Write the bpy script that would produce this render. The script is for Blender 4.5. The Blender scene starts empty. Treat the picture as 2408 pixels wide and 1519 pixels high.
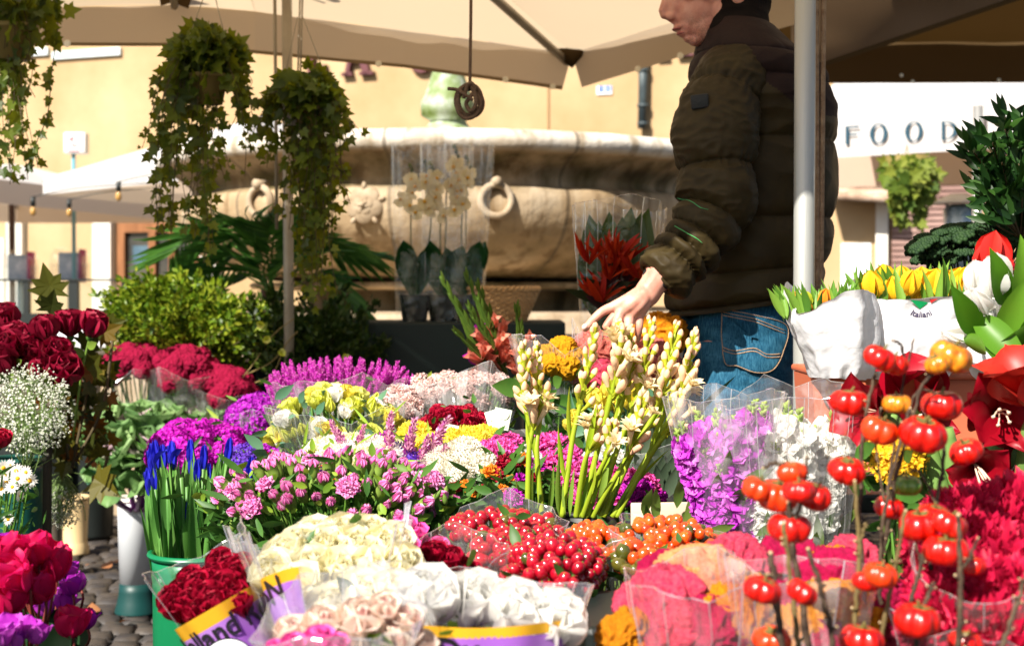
import bpy, bmesh, math, random
import numpy as np
from mathutils import Vector, Matrix, noise as mnoise
PI = math.pi
sc = bpy.context.scene
C = sc.collection

# ---------------------------------------------------------------- camera, world, sun, exposure
CAMH, PITCH, F = 1.10, math.radians(1.36), 3344.0
cam_d = bpy.data.cameras.new('camera'); cam = bpy.data.objects.new('camera', cam_d); C.objects.link(cam)
cam.location = (0, 0, CAMH); cam.rotation_euler = (PI/2 - PITCH, 0, 0)
cam_d.lens = 50; cam_d.sensor_width = 36; cam_d.clip_start = .05; cam_d.clip_end = 400
cam_d.dof.use_dof = True; cam_d.dof.focus_distance = 2.35; cam_d.dof.aperture_fstop = 6.3
sc.camera = cam
AZ, EL = math.radians(36), math.radians(41)      # light travels towards +x,+y and down
w = bpy.data.worlds.new('World'); sc.world = w; w.use_nodes = True
nt = w.node_tree; bg = nt.nodes['Background']
sky = nt.nodes.new('ShaderNodeTexSky'); sky.sky_type = 'NISHITA'; sky.sun_disc = False
sky.sun_elevation = EL; sky.sun_rotation = PI + AZ; sky.air_density = 1.0; sky.dust_density = 1.5
nt.links.new(sky.outputs[0], bg.inputs[0]); bg.inputs[1].default_value = .06
sun_d = bpy.data.lights.new('sun', 'SUN'); sun = bpy.data.objects.new('sun', sun_d); C.objects.link(sun)
sun_d.energy = 5.0; sun_d.angle = math.radians(.5); sun_d.color = (1, .93, .83)
sdir = Vector((math.sin(AZ)*math.cos(EL), math.cos(AZ)*math.cos(EL), -math.sin(EL)))
sun.rotation_euler = sdir.to_track_quat('-Z', 'Y').to_euler()
sc.view_settings.view_transform = 'Standard'; sc.view_settings.look = 'None'
sc.view_settings.exposure = 1.2; sc.view_settings.gamma = 1; sc.view_settings.use_curve_mapping = False
sc.render.engine = 'CYCLES'
cy = sc.cycles; cy.max_bounces = 8; cy.diffuse_bounces = 4; cy.glossy_bounces = 3; cy.transmission_bounces = 4
cy.transparent_max_bounces = 24; cy.caustics_reflective = False; cy.caustics_refractive = False
cy.use_denoising = True; cy.sample_clamp_indirect = 4

# ---------------------------------------------------------------- helpers
def W(px, py, d):
    """point of the place at ground distance d seen at (px, py) of a 2408 x 1519 view"""
    x, v = (px-1204)/F, (759.5-py)/F
    fy, fz = math.cos(PITCH)+v*math.sin(PITCH), -math.sin(PITCH)+v*math.cos(PITCH)
    k = d/fy
    return np.array([x*k, d, CAMH+fz*k])
def mm(px, d): return px*d/F
A = np.array
def nrm(v): v = A(v, float); return v/(np.linalg.norm(v)+1e-12)
def frame(z, roll=0.):
    z = nrm(z); h = A([0, -1., 0]) if abs(z[1]) < .9 else A([1., 0, 0])
    x = nrm(np.cross(h, z)); y = np.cross(z, x)
    c, s = math.cos(roll), math.sin(roll)
    return np.stack([c*x+s*y, -s*x+c*y, z], 1)
def mat4(o, R, s=1.):
    M = np.eye(4); M[:3, :3] = R*s if np.isscalar(s) else R*A(s)[None, :]; M[:3, 3] = o; return M
def Rz(a): c, s = math.cos(a), math.sin(a); return A([[c, -s, 0], [s, c, 0], [0, 0, 1.]])
def Rx(a): c, s = math.cos(a), math.sin(a); return A([[1., 0, 0], [0, c, -s], [0, s, c]])
def Ry(a): c, s = math.cos(a), math.sin(a); return A([[c, 0, s], [0, 1., 0], [-s, 0, c]])

def drape(o, pts, off=0., v=(0, 1., 0)):
    """lay points on the near side of a built mesh"""
    from mathutils.bvhtree import BVHTree
    if o.name not in BV:
        oo = ORG[o.name] if ORG.get(o.name) is not None else np.zeros(3); BV[o.name] = BVHTree.FromPolygons([tuple(A(q.co)+oo) for q in o.data.vertices], [tuple(f.vertices) for f in o.data.polygons])
    d = Vector(v).normalized(); out = []
    for p in pts:
        h = BV[o.name].ray_cast(Vector(p)-d*.6, d); out.append(A(h[0])-A(d)*off if h[0] is not None else A(p))
    return A(out)
BV = {}
class MB:
    def __init__(s): s.v = []; s.f = []; s.m = []; s.n = 0
    def add(s, VF, mi=0, M=None, o=None, R=None, sc=1.):
        V, Fc = VF
        if M is not None: V = V@M[:3, :3].T+M[:3, 3]
        else:
            if np.ndim(sc) or sc != 1.: V = V*sc
            if R is not None: V = V@R.T
            if o is not None: V = V+o
        s.v.append(V); s.f.append(np.where(Fc < 0, -1, Fc+s.n)); s.n += len(V)
        s.m.append(mi if np.ndim(mi) else np.full(len(Fc), mi)); return s
    def tmpl(s): return np.concatenate(s.v), np.concatenate(s.f), np.concatenate(s.m)
    def mesh(s, name, mats, smooth=True, off=None):
        V, Fc, m = s.tmpl()
        if off is not None: V = V-off
        me = bpy.data.meshes.new(name)
        tri = Fc[:, 3] < 0; cnt = np.where(tri, 3, 4)
        me.vertices.add(len(V)); me.vertices.foreach_set('co', V.astype(np.float32).ravel())
        lp = Fc.ravel(); lp = lp[lp >= 0]
        me.loops.add(len(lp)); me.loops.foreach_set('vertex_index', lp.astype(np.int32))
        me.polygons.add(len(Fc))
        st = np.concatenate([[0], np.cumsum(cnt)[:-1]])
        me.polygons.foreach_set('loop_start', st.astype(np.int32))
        me.polygons.foreach_set('material_index', m.astype(np.int32))
        me.polygons.foreach_set('use_smooth', np.full(len(Fc), smooth))
        for q in (mats if isinstance(mats, (list, tuple)) else [mats]): me.materials.append(q)
        me.update(calc_edges=True); return me
    def build(s, name, mats, parent=None, smooth=True, loc=None):
        off = ORG[parent.name] if parent is not None else (A(loc, float) if loc is not None else None)
        o = bpy.data.objects.new(name, s.mesh(name, mats, smooth, off)); C.objects.link(o)
        if parent is not None: o.parent = parent; ORG[o.name] = off
        else:
            o.location = loc if loc is not None else (0, 0, 0); ORG[o.name] = A(o.location)
        return o
ORG = {}
def tag(o, label, cat, group=None, kind=None):
    if label: o['label'] = label
    if cat: o['category'] = cat
    if group: o['group'] = group
    if kind: o['kind'] = kind
    return o
def T(name, label, cat, loc, group=None):
    o = bpy.data.objects.new(name, None); C.objects.link(o); o.empty_display_size = .05
    o.location = loc; ORG[o.name] = A(loc, float); return tag(o, label, cat, group)
def inst(name, me, parent, M, label=None):
    """a mesh used again as a part of parent; M places it in the world"""
    o = bpy.data.objects.new(name, me); C.objects.link(o)
    M = M.copy()
    if parent is not None: o.parent = parent; M[:3, 3] -= ORG[parent.name]
    o.matrix_local = Matrix(M.tolist())
    if label: o['label'] = label
    ORG[o.name] = ORG[parent.name] if parent is not None else None
    return o
def struct(o): o['kind'] = 'structure'; return o

def gridF(nu, nv, closeu=False):
    a = np.arange(nu if closeu else nu-1)[None, :]; b = np.arange(nv-1)[:, None]
    i0 = b*nu+a; i1 = b*nu+(a+1) % nu
    return np.stack([i0, i1, i1+nu, i0+nu], -1).reshape(-1, 4)
def surf(fn, nu, nv, closeu=False):
    u = np.linspace(0, 1, nu, endpoint=not closeu); v = np.linspace(0, 1, nv)
    U, Vv = np.meshgrid(u, v); P = fn(U, Vv)
    return np.stack(P, -1).reshape(-1, 3), gridF(nu, nv, closeu)
def box(x0, y0, z0, x1, y1, z1):
    V = A([[x, y, z] for z in (z0, z1) for y in (y0, y1) for x in (x0, x1)], float)
    return V, A([[0, 2, 3, 1], [4, 5, 7, 6], [0, 1, 5, 4], [2, 6, 7, 3], [0, 4, 6, 2], [1, 3, 7, 5]])
def bbox(x0, y0, z0, x1, y1, z1, b=.01):
    """box with bevelled edges"""
    cx, cy_, cz = (x0+x1)/2, (y0+y1)/2, (z0+z1)/2; h = A([(x1-x0)/2, (y1-y0)/2, (z1-z0)/2])
    b = min(b, h.min()*.9)
    t = A([-1, -1, 1, 1.]); 
    bm = bmesh.new(); bmesh.ops.create_cube(bm, size=2)
    for v in bm.verts: v.co = Vector((v.co.x*h[0], v.co.y*h[1], v.co.z*h[2]))
    bmesh.ops.bevel(bm, geom=bm.edges[:], offset=b, segments=2, affect='EDGES', profile=.5)
    return from_bm(bm, (cx, cy_, cz))
def from_bm(bm, off=(0, 0, 0)):
    bmesh.ops.triangulate(bm, faces=[f for f in bm.faces if len(f.verts) > 4]); bm.verts.index_update()
    V = A([v.co[:] for v in bm.verts])+A(off); Fc = A([[l.index for l in f.verts]+([-1] if len(f.verts) == 3 else []) for f in bm.faces])
    bm.free(); return V, Fc
def tube(pts, rad, n=6, caps=True):
    P = A(pts, float); k = len(P); r = np.full(k, rad) if np.isscalar(rad) else A(rad, float)
    Tn = np.gradient(P, axis=0); V = []; up = A([.31, .22, .93])
    prev = None
    for i in range(k):
        t = nrm(Tn[i])
        if prev is None:
            x = np.cross(up, t); x = np.cross(A([1., 0, 0]), t) if np.linalg.norm(x) < .1 else x
        else: x = prev-np.dot(prev, t)*t
        x = nrm(x); y = np.cross(t, x); prev = x
        a = np.arange(n)*2*PI/n
        V.append(P[i]+r[i]*(np.cos(a)[:, None]*x+np.sin(a)[:, None]*y))
    V = np.concatenate(V); Fc = gridF(n, k, True)
    if caps:
        V = np.concatenate([V, P[:1], P[-1:]]); c0, c1 = len(V)-2, len(V)-1; j = np.arange(n); z = np.full(n, -1)
        Fc = np.concatenate([Fc, np.stack([(j+1) % n, j, np.full(n, c0), z], 1), np.stack([(k-1)*n+j, (k-1)*n+(j+1) % n, np.full(n, c1), z], 1)])
    return V, Fc
def lathe(prof, n=24, a0=0, a1=2*PI):
    """prof: list of (r, z)"""
    P = A(prof, float); close = abs(a1-a0-2*PI) < 1e-6
    a = np.linspace(a0, a1, n, endpoint=not close)
    V = np.stack([P[:, 0][:, None]*np.cos(a), P[:, 0][:, None]*np.sin(a), P[:, 1][:, None]*np.ones(n)], -1).reshape(-1, 3)
    return V, gridF(n, len(P), close)
def sph(n=12, m=8, r=(1, 1, 1)):
    def f(u, v):
        return r[0]*np.cos(2*PI*u)*np.sin(PI*v), r[1]*np.sin(2*PI*u)*np.sin(PI*v), -r[2]*np.cos(PI*v)
    return surf(f, n, m, True)
def spline(pts, n):
    """smooth curve through points"""
    P = A(pts, float); k = len(P); out = []
    for t in np.linspace(0, k-1-1e-9, n):
        i = int(t); f = t-i
        p0, p1, p2, p3 = P[max(i-1, 0)], P[i], P[min(i+1, k-1)], P[min(i+2, k-1)]
        out.append(.5*((2*p1)+(-p0+p2)*f+(2*p0-5*p1+4*p2-p3)*f*f+(-p0+3*p1-3*p2+p3)*f**3))
    return A(out)
def nz(V, s, seed=0.): return A([mnoise.noise(Vector((p[0]*s+seed, p[1]*s-seed, p[2]*s+2*seed))) for p in V])

# ---------------------------------------------------------------- materials
def newmat(name):
    m = bpy.data.materials.new(name); m.use_nodes = True; n = m.node_tree; n.nodes.clear()
    out = n.nodes.new('ShaderNodeOutputMaterial'); return m, n, out
def N(n, t, **k):
    q = n.nodes.new('ShaderNode'+t)
    for a, b in k.items():
        if a.startswith('i_'): q.inputs[a[2:].replace('_', ' ')].default_value = b
        else: setattr(q, a, b)
    return q
def c4(c): return (c[0], c[1], c[2], 1)
def ramp(n, fac, stops):
    r = N(n, 'ValToRGB'); e = r.color_ramp.elements
    while len(e) < len(stops): e.new(.5)
    for q, (p, c) in zip(e, stops): q.position = p; q.color = c4(c)
    n.links.new(fac, r.inputs[0]); return r.outputs[0]
def soft(name, cols, tl=.25, rough=.6, tcol=None, nscale=0, bump=0, bscale=60, spec=.3, objrand=False, coat=0, dist=.002):
    """leaf and petal matter: colour varies from piece to piece, some light passes through"""
    m, n, out = newmat(name); L = n.links.new
    p = N(n, 'BsdfPrincipled'); p.inputs['Roughness'].default_value = rough; p.inputs['Specular IOR Level'].default_value = spec
    if coat: p.inputs['Coat Weight'].default_value = coat; p.inputs['Coat Roughness'].default_value = .15
    if objrand: src = N(n, 'ObjectInfo').outputs['Random']
    else: src = N(n, 'NewGeometry').outputs['Random Per Island']
    if nscale:
        tc = N(n, 'TexCoord'); t = N(n, 'TexNoise'); t.inputs['Scale'].default_value = nscale; t.inputs['Detail'].default_value = 3
        L(tc.outputs['Object'], t.inputs['Vector'])
        mx = N(n, 'Math', operation='ADD'); mu = N(n, 'Math', operation='MULTIPLY'); mu.inputs[1].default_value = .5
        m2 = N(n, 'MapRange'); m2.inputs[1].default_value = .3; m2.inputs[2].default_value = .7; m2.inputs[4].default_value = .6
        L(t.outputs[0], m2.inputs[0]); L(src, mu.inputs[0]); L(mu.outputs[0], mx.inputs[0]); L(m2.outputs[0], mx.inputs[1]); src = mx.outputs[0]
    k = len(cols); col = ramp(n, src, [(i/max(1, k-1), c) for i, c in enumerate(cols)]) if k > 1 else None
    if col is not None: L(col, p.inputs['Base Color'])
    else: p.inputs['Base Color'].default_value = c4(cols[0])
    if bump:
        b = N(n, 'Bump'); b.inputs['Strength'].default_value = bump; b.inputs['Distance'].default_value = dist
        t = N(n, 'TexNoise'); t.inputs['Scale'].default_value = bscale; t.inputs['Detail'].default_value = 4
        tc = N(n, 'TexCoord'); L(tc.outputs['Object'], t.inputs['Vector'])
        L(t.outputs[0], b.inputs['Height']); L(b.outputs[0], p.inputs['Normal'])
    if tl:
        tr = N(n, 'BsdfTranslucent'); mx = N(n, 'MixShader'); mx.inputs[0].default_value = tl
        if tcol is not None: tr.inputs[0].default_value = c4(tcol)
        elif col is not None: L(col, tr.inputs[0])
        else: tr.inputs[0].default_value = c4(cols[0])
        L(p.outputs[0], mx.inputs[1]); L(tr.outputs[0], mx.inputs[2]); L(mx.outputs[0], out.inputs[0])
    else: L(p.outputs[0], out.inputs[0])
    return m
def hard(name, cols, rough=.6, scale=8, bump=.2, bscale=None, metal=0, spec=.4, detail=6, dist=.004, coat=0, vec=None, pos=(.35, .65)):
    """noise coloured solid"""
    m, n, out = newmat(name); L = n.links.new
    p = N(n, 'BsdfPrincipled'); p.inputs['Roughness'].default_value = rough; p.inputs['Metallic'].default_value = metal
    p.inputs['Specular IOR Level'].default_value = spec; p.inputs['Coat Weight'].default_value = coat; p.inputs['Coat Roughness'].default_value = .1
    tc = N(n, 'TexCoord'); mp = N(n, 'Mapping'); L(tc.outputs['Object'], mp.inputs[0])
    if vec: mp.inputs['Scale'].default_value = vec
    t = N(n, 'TexNoise'); t.inputs['Scale'].default_value = scale; t.inputs['Detail'].default_value = detail; t.inputs['Roughness'].default_value = .6
    L(mp.outputs[0], t.inputs['Vector'])
    k = len(cols)
    if k > 1: L(ramp(n, t.outputs[0], [(pos[0]+(pos[1]-pos[0])*i/(k-1), c) for i, c in enumerate(cols)]), p.inputs['Base Color'])
    else: p.inputs['Base Color'].default_value = c4(cols[0])
    if bump:
        b = N(n, 'Bump'); b.inputs['Strength'].default_value = bump; b.inputs['Distance'].default_value = dist
        t2 = N(n, 'TexNoise'); t2.inputs['Scale'].default_value = bscale or scale*6; t2.inputs['Detail'].default_value = 5
        L(mp.outputs[0], t2.inputs['Vector']); L(t2.outputs[0], b.inputs['Height']); L(b.outputs[0], p.inputs['Normal'])
    L(p.outputs[0], out.inputs[0]); return m
def film(name, tint=(1, 1, 1), veil=.06, gloss=.14, rough=.16, bscale=22, bump=.5, glare=0.):
    """cellophane and glass: mostly clear, glossy, faintly milky"""
    m, n, out = newmat(name); L = n.links.new
    tr = N(n, 'BsdfTransparent'); tr.inputs[0].default_value = c4(tint)
    g = N(n, 'BsdfGlossy'); g.inputs['Roughness'].default_value = rough; g.inputs[0].default_value = (1, 1, 1, 1)
    df = N(n, 'BsdfDiffuse'); df.inputs[0].default_value = (.9, .9, .92, 1); tl = N(n, 'BsdfTranslucent'); tl.inputs[0].default_value = (.9, .9, .92, 1)
    ms = N(n, 'MixShader'); ms.inputs[0].default_value = .5; L(df.outputs[0], ms.inputs[1]); L(tl.outputs[0], ms.inputs[2])
    tc = N(n, 'TexCoord'); t = N(n, 'TexNoise'); t.inputs['Scale'].default_value = bscale; t.inputs['Detail'].default_value = 2; t.inputs['Distortion'].default_value = 1.2
    L(tc.outputs['Object'], t.inputs['Vector'])
    b = N(n, 'Bump'); b.inputs['Strength'].default_value = bump; b.inputs['Distance'].default_value = .01
    L(t.outputs[0], b.inputs['Height']); L(b.outputs[0], g.inputs['Normal'])
    lw = N(n, 'LayerWeight'); lw.inputs[0].default_value = .25; L(b.outputs[0], lw.inputs['Normal'])
    mr = N(n, 'MapRange'); mr.inputs[3].default_value = gloss; mr.inputs[4].default_value = min(1, gloss*5)
    L(lw.outputs['Facing'], mr.inputs[0])
    t4 = N(n, 'TexNoise'); t4.inputs['Scale'].default_value = 7; t4.inputs['Detail'].default_value = 3; t4.inputs['Distortion'].default_value = 2.5; L(tc.outputs['Object'], t4.inputs['Vector'])
    mv = N(n, 'MapRange'); mv.inputs[1].default_value = .54; mv.inputs[2].default_value = .74; mv.inputs[3].default_value = veil; mv.inputs[4].default_value = veil+glare; L(t4.outputs[0], mv.inputs[0])  # noise patches of whiter veil paint the glare on crumpled film
    m1 = N(n, 'MixShader'); L(mv.outputs[0], m1.inputs[0]); L(tr.outputs[0], m1.inputs[1]); L(ms.outputs[0], m1.inputs[2])
    m2 = N(n, 'MixShader'); L(mr.outputs[0], m2.inputs[0]); L(m1.outputs[0], m2.inputs[1]); L(g.outputs[0], m2.inputs[2])
    L(m2.outputs[0], out.inputs[0]); return m

M = {}
M['cello'] = film('cellophane', veil=.07, gloss=.06, rough=.12, glare=.32)
M['cello_clear'] = film('clear_cellophane', veil=.015, gloss=.04, rough=.1)
M['crease'] = film('crease_highlight', veil=.42, gloss=.25, rough=.12, bump=0)  # whitened creases that also paint the film's highlight streaks
M['cello_milky'] = film('milky_cellophane', veil=.24, gloss=.08, rough=.2, glare=.35)
M['cello_pink'] = film('pink_cellophane', (1, .86, .89), veil=.05, gloss=.05, glare=.16)
M['glass'] = film('clear_glass', (.93, .97, .98), veil=.03, gloss=.05, rough=.03, bump=.02)
M['stem'] = soft('green_stem', [(.06, .16, .02), (.12, .25, .03)], .1, .5)
M['leaf'] = soft('green_leaf', [(.02, .07, .012), (.05, .14, .02), (.09, .2, .03)], .3, .45, nscale=20)
M['leaf_dark'] = soft('dark_leaf', [(.01, .035, .012), (.025, .08, .02)], .15, .35)
M['leaf_lime'] = soft('lime_leaf', [(.1, .2, .015), (.22, .36, .03), (.3, .42, .05)], .35, .5)
M['leaf_blue'] = soft('blue_green_leaf', [(.05, .14, .08), (.1, .22, .12)], .2, .5)
M['black_plastic'] = hard('black_plastic', [(.008, .012, .011), (.014, .018, .017)], .45, 3, .05)
# ---------------------------------------------------------------- ground
r = np.random.default_rng(3)
gm = hard('paving_ground', [(.03, .028, .027), (.09, .085, .08)], .8, 3, .4)
b = MB(); b.add(surf(lambda u, v: (-60+120*u, -30+120*v, -.035+0*u), 40, 40)); struct(b.build('ground', gm))
cm = soft('cobble_stone', [(.016, .014, .014), (.035, .03, .028), (.06, .048, .038), (.03, .03, .036)], 0, .55, nscale=14, bump=.6, bscale=40, spec=.4)
b = MB()
for j in range(104):
    y0 = 2.6+j*.088; off = (j % 2)*.08+r.uniform(-.02, .02); x = -4.2+off
    while x < 2.2:
        wdt = r.uniform(.075, .125); h = r.uniform(-.006, .006); g = .006
        xs = [x+g, x+g+.009, x+wdt-g-.009, x+wdt-g]; ys = [y0+g, y0+g+.009, y0+.088-g-.009, y0+.088-g]
        V = A([[xs[i]+r.uniform(-.0025, .0025), ys[k]+r.uniform(-.0025, .0025), (h if (i in (1, 2) and k in (1, 2)) else h-.017)+r.uniform(-.002, .002)] for k in range(4) for i in range(4)])
        V[:, 2] += .004*np.sin(V[:, 0]*1.7+V[:, 1]); b.add((V, gridF(4, 4))); x += wdt
struct(b.build('cobbled_pavement', cm))
# fallen leaves on the cobbles
lm = soft('fallen_leaf', [(.25, .16, .05), (.35, .12, .05), (.3, .26, .1)], .1, .7)
def leafpoly(L, Wd, nu=3, nv=5, fold=.15, bend=.3, tip=1.2):
    def f(u, v):
        s = u*2-1; wv = np.sin(PI*np.clip(v, 0, 1)**.8)**.9*Wd/2
        return s*wv, bend*L*(v**2)*-.5+fold*np.abs(s)*wv, L*v
    return surf(f, nu, nv)
litter = leafpoly(.07, .045)
for k, (px, py) in enumerate([(205, 1335), (240, 1345), (262, 1330), (180, 1330), (235, 1265), (60, 1450), (300, 1470), (225, 1450)]):
    d = CAMH/((py-680)/F); p = W(px, py, d); p[2] = .012
    b = MB().add(litter, 0, mat4(p, Rz(r.uniform(0, 6))@Rx(-1.45)@Rz(.1)))
    tag(b.build('fallen_leaf', lm, loc=p), 'dry fallen leaf lying on the cobbles behind the buckets', 'leaf', 'fallen leaves on the cobbles')

# ---------------------------------------------------------------- building far behind
WE = A([1, -.373, 0.])/math.hypot(1, .373); WN = A([-.373, -1, 0.])/math.hypot(1, .373)
def wallpt(px, py, off=0.):
    k = (px-1204)/F; y = (18-.373*1.96)/(1+.373*k); p = W(px, py, y); return p+WN*off
def wbox(mb, x0, y0, x1, y1, o0, o1, mi=0):
    q = [wallpt(x0, y1), wallpt(x1, y1), wallpt(x1, y0), wallpt(x0, y0)]
    q[3][2] = q[2][2]; q[0][2] = q[1][2]
    V = A([p+WN*o for o in (o0, o1) for p in q]); mb.add((V, A([[0, 3, 2, 1], [4, 5, 6, 7], [0, 1, 5, 4], [1, 2, 6, 5], [2, 3, 7, 6], [3, 0, 4, 7]])), mi)
plaster = hard('ochre_plaster', [(.33, .215, .10), (.40, .275, .145), (.46, .335, .19)], .9, .5, .15, 12)
cream = hard('cream_stone', [(.62, .58, .5), (.74, .7, .63)], .85, 2, .2)
wood = hard('orange_wood', [(.17, .065, .02), (.27, .11, .04)], .5, 3, .1, vec=(4, 4, .6))
bld = T('building', 'ochre plastered building with glazed door and brown lettering beyond the fountain', 'building', wallpt(1000, 960))
b = MB(); q0 = A([-1.96, 18, 0]); 
V = A([q0+WE*s+WN*o+A([0, 0, z]) for o in (-.5, 0) for s, z in ((-16, -.1), (16, -.1), (16, 11), (-16, 11))])
b.add((V, A([[0, 3, 2, 1], [4, 5, 6, 7], [0, 1, 5, 4], [1, 2, 6, 5], [2, 3, 7, 6], [3, 0, 4, 7]]))); b.build('wall', plaster, bld, False)
b = MB(); wbox(b, 230, 440, 272, 1000, .003, .12); wbox(b, 482, 440, 520, 1000, .003, .12); wbox(b, 272, 440, 482, 505, .003, .1); b.build('door_surround', cream, bld, False)
dr = MB(); 
for a in [(285, 508, 302, 1000), (358, 545, 374, 1000), (405, 545, 418, 1000), (455, 508, 478, 1000), (302, 512, 455, 545), (302, 690, 455, 715)]: wbox(dr, *a, .02, .09)
dr = dr.build('door', wood, bld, False)
b = MB(); wbox(b, 302, 545, 455, 1000, .0125, .019); b.build('pane', hard('dim_glass', [(.02, .022, .025), (.08, .075, .06)], .12, 1.5, 0), dr, False)
b = MB(); wbox(b, 315, 578, 352, 620, .0195, .022); b.build('notice', hard('blue_poster', [(.03, .07, .11), (.08, .14, .18)], .5, 3, 0), dr, False)
b = MB(); wbox(b, 0, 560, 16, 1000, .003, .06); wbox(b, 26, 470, 62, 1000, .003, .1); b.build('pilaster', cream, bld, False)
b = MB(); wbox(b, -40, 113, 118, 131, .003, .06); wbox(b, 128, 113, 288, 131, .003, .06); b.build('window_sill', hard('pale_sill', [(.5, .58, .6), (.62, .68, .7)], .8, 3, 0), bld, False)
b = MB(); wbox(b, 1288, 120, 1292, 330, .003, .02); b.build('cable', hard('brown_cable', [(.3, .18, .08)], .7, 3, 0), bld, False)
b = MB(); b.add(tube([wallpt(1517, 140, .09), wallpt(1517, 205, .09), wallpt(1515, 305, .09)], .055, 10)); 
for yy in (165, 248, 290): b.add(tube([wallpt(1517, yy, .09), wallpt(1517, yy+7, .09)], .07, 10))
b.build('drain_pipe', hard('dark_pipe', [(.02, .03, .035), (.05, .07, .075)], .5, 4, 0), bld)
pl = MB(); wbox(pl, 1404, 202, 1440, 222, .003, .02); pl = pl.build('number_plate', hard('enamel_white', [(.75, .8, .85)], .4, 3, 0), bld, False)
# lettering strokes given in a 1 x 1 box
def strokes(ch):
    S = {'L': [(.12, 0, .32, 1), (0, 0, .75, .1), (0, .9, .45, 1), (.62, 0, .75, .3)],
         'R': [(.1, 0, .3, 1), (0, 0, .42, .08), (0, .92, .6, 1), (.3, .48, .6, .56), (.6, .5, .78, .95), ('p', (.42, .5), (.62, .5), (.95, 0), (.72, 0)), (.66, 0, 1, .08)],
         'B': [(.1, 0, .3, 1), (0, 0, .6, .09), (0, .91, .6, 1), (.3, .48, .6, .57), (.6, .05, .8, .5), (.58, .55, .76, .95)],
         'N': [(.08, 0, .2, 1), (.78, 0, .9, 1), ('p', (.05, 1), (.28, 1), (.92, 0), (.7, 0)), (0, 0, .3, .08), (.66, .92, 1, 1), (0, .92, .2, 1)],
         'A': [('p', (.38, 1), (.5, 1), (.24, 0), (.1, 0)), ('p', (.4, 1), (.62, 1), (.96, 0), (.72, 0)), (.28, .3, .72, .39), (0, 0, .36, .08), (.6, 0, 1.06, .08)]}
    return S[ch]
def letters(mb, text, place, thick, wid=.78, gap=.3):
    """place(u, v, o) -> world point"""
    x = 0.
    def prism(poly):
        k = len(poly); V = A([place(p[0], p[1], o) for o in (.003, thick) for p in poly]); Fc = []
        for i in range(1, k-1): Fc += [[k, k+i, k+i+1, -1], [0, i+1, i, -1]]
        for i in range(k): j = (i+1) % k; Fc.append([i, j, k+j, k+i])
        mb.add((V, A(Fc)))
    for ch in text:
        if ch == ' ': x += .7; continue
        if ch in 'OC':
            a0, a1 = (0, 2*PI) if ch == 'O' else (.75, 2*PI-.75); n = 28
            for i in range(n):
                t0, t1 = a0+(a1-a0)*i/n, a0+(a1-a0)*(i+1)/n
                prism([(x+wid*(.5+.5*math.cos(t0)), .5+.53*math.sin(t0)), (x+wid*(.5+.5*math.cos(t1)), .5+.53*math.sin(t1)), (x+wid*(.5+.27*math.cos(t1)), .5+.46*math.sin(t1)), (x+wid*(.5+.27*math.cos(t0)), .5+.46*math.sin(t0))])
        else:
            for s in strokes(ch):
                if s[0] == 'p': prism([(x+wid*a, c) for a, c in s[1:]])
                else: prism([(x+wid*s[0], s[1]), (x+wid*s[2], s[1]), (x+wid*s[2], s[3]), (x+wid*s[0], s[3])])
        x += wid+gap
p0 = wallpt(722, 187); HH = .52
brl = hard('brown_letter', [(.1, .025, .03)], .5, 3, 0); xo = 0.
for ch in 'LA CARBONARA':
    if ch == ' ': xo += .7; continue
    b = MB(); letters(b, ch, lambda u, v, o: p0+WE*(u+xo)*HH+A([0, 0, v*HH])+WN*o, .09, .8, .22); b.build('letter', brl, bld, False); xo += 1.02
b = MB(); p1 = wallpt(1410, 219)
for s in [(0, 0, .045, .08), (.055, .0, .07, .08), (.085, 0, .12, .08), (.13, .0, .15, .08)]:
    V = A([p1+WE*u+A([0, 0, v])+WN*.024 for u, v in ((s[0], s[1]), (s[2], s[1]), (s[2], s[3]), (s[0], s[3]))]); b.add((V, A([[0, 1, 2, 3]])))
b.build('numerals', hard('blue_enamel', [(.05, .12, .35)], .4, 3, 0), pl, False)
# right part: shutter, pilaster, tiled ledge, poster
sh = MB()
for i in range(26): wbox(sh, 2098, 395+i*14, 2300, 405+i*14, .02, .06)
wbox(sh, 2098, 390, 2300, 900, .003, .02); sh.build('roller_shutter', hard('pinkish_shutter', [(.2, .11, .09), (.33, .21, .18)], .6, 2, .1), bld, False)
b = MB(); wbox(b, 2062, 465, 2090, 900, .003, .12); b.build('shutter_surround', cream, bld, False)
b = MB()
for i in range(16): b.add(tube([wallpt(1962+i*10, 445+i*.6, .02), wallpt(1962+i*10, 466+i*.6, .5)], .05, 8))
wbox(b, 1955, 405, 2125, 447, .003, .1)
b.build('tiled_ledge', hard('weathered_tile', [(.2, .12, .08), (.4, .28, .2), (.5, .42, .34)], .9, 5, .3), bld)
b = MB(); wbox(b, 1978, 572, 2048, 680, .003, .02); b.build('wall_poster', hard('faded_poster', [(.35, .42, .5), (.75, .78, .8)], .5, 4, 0), bld, False)

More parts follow.
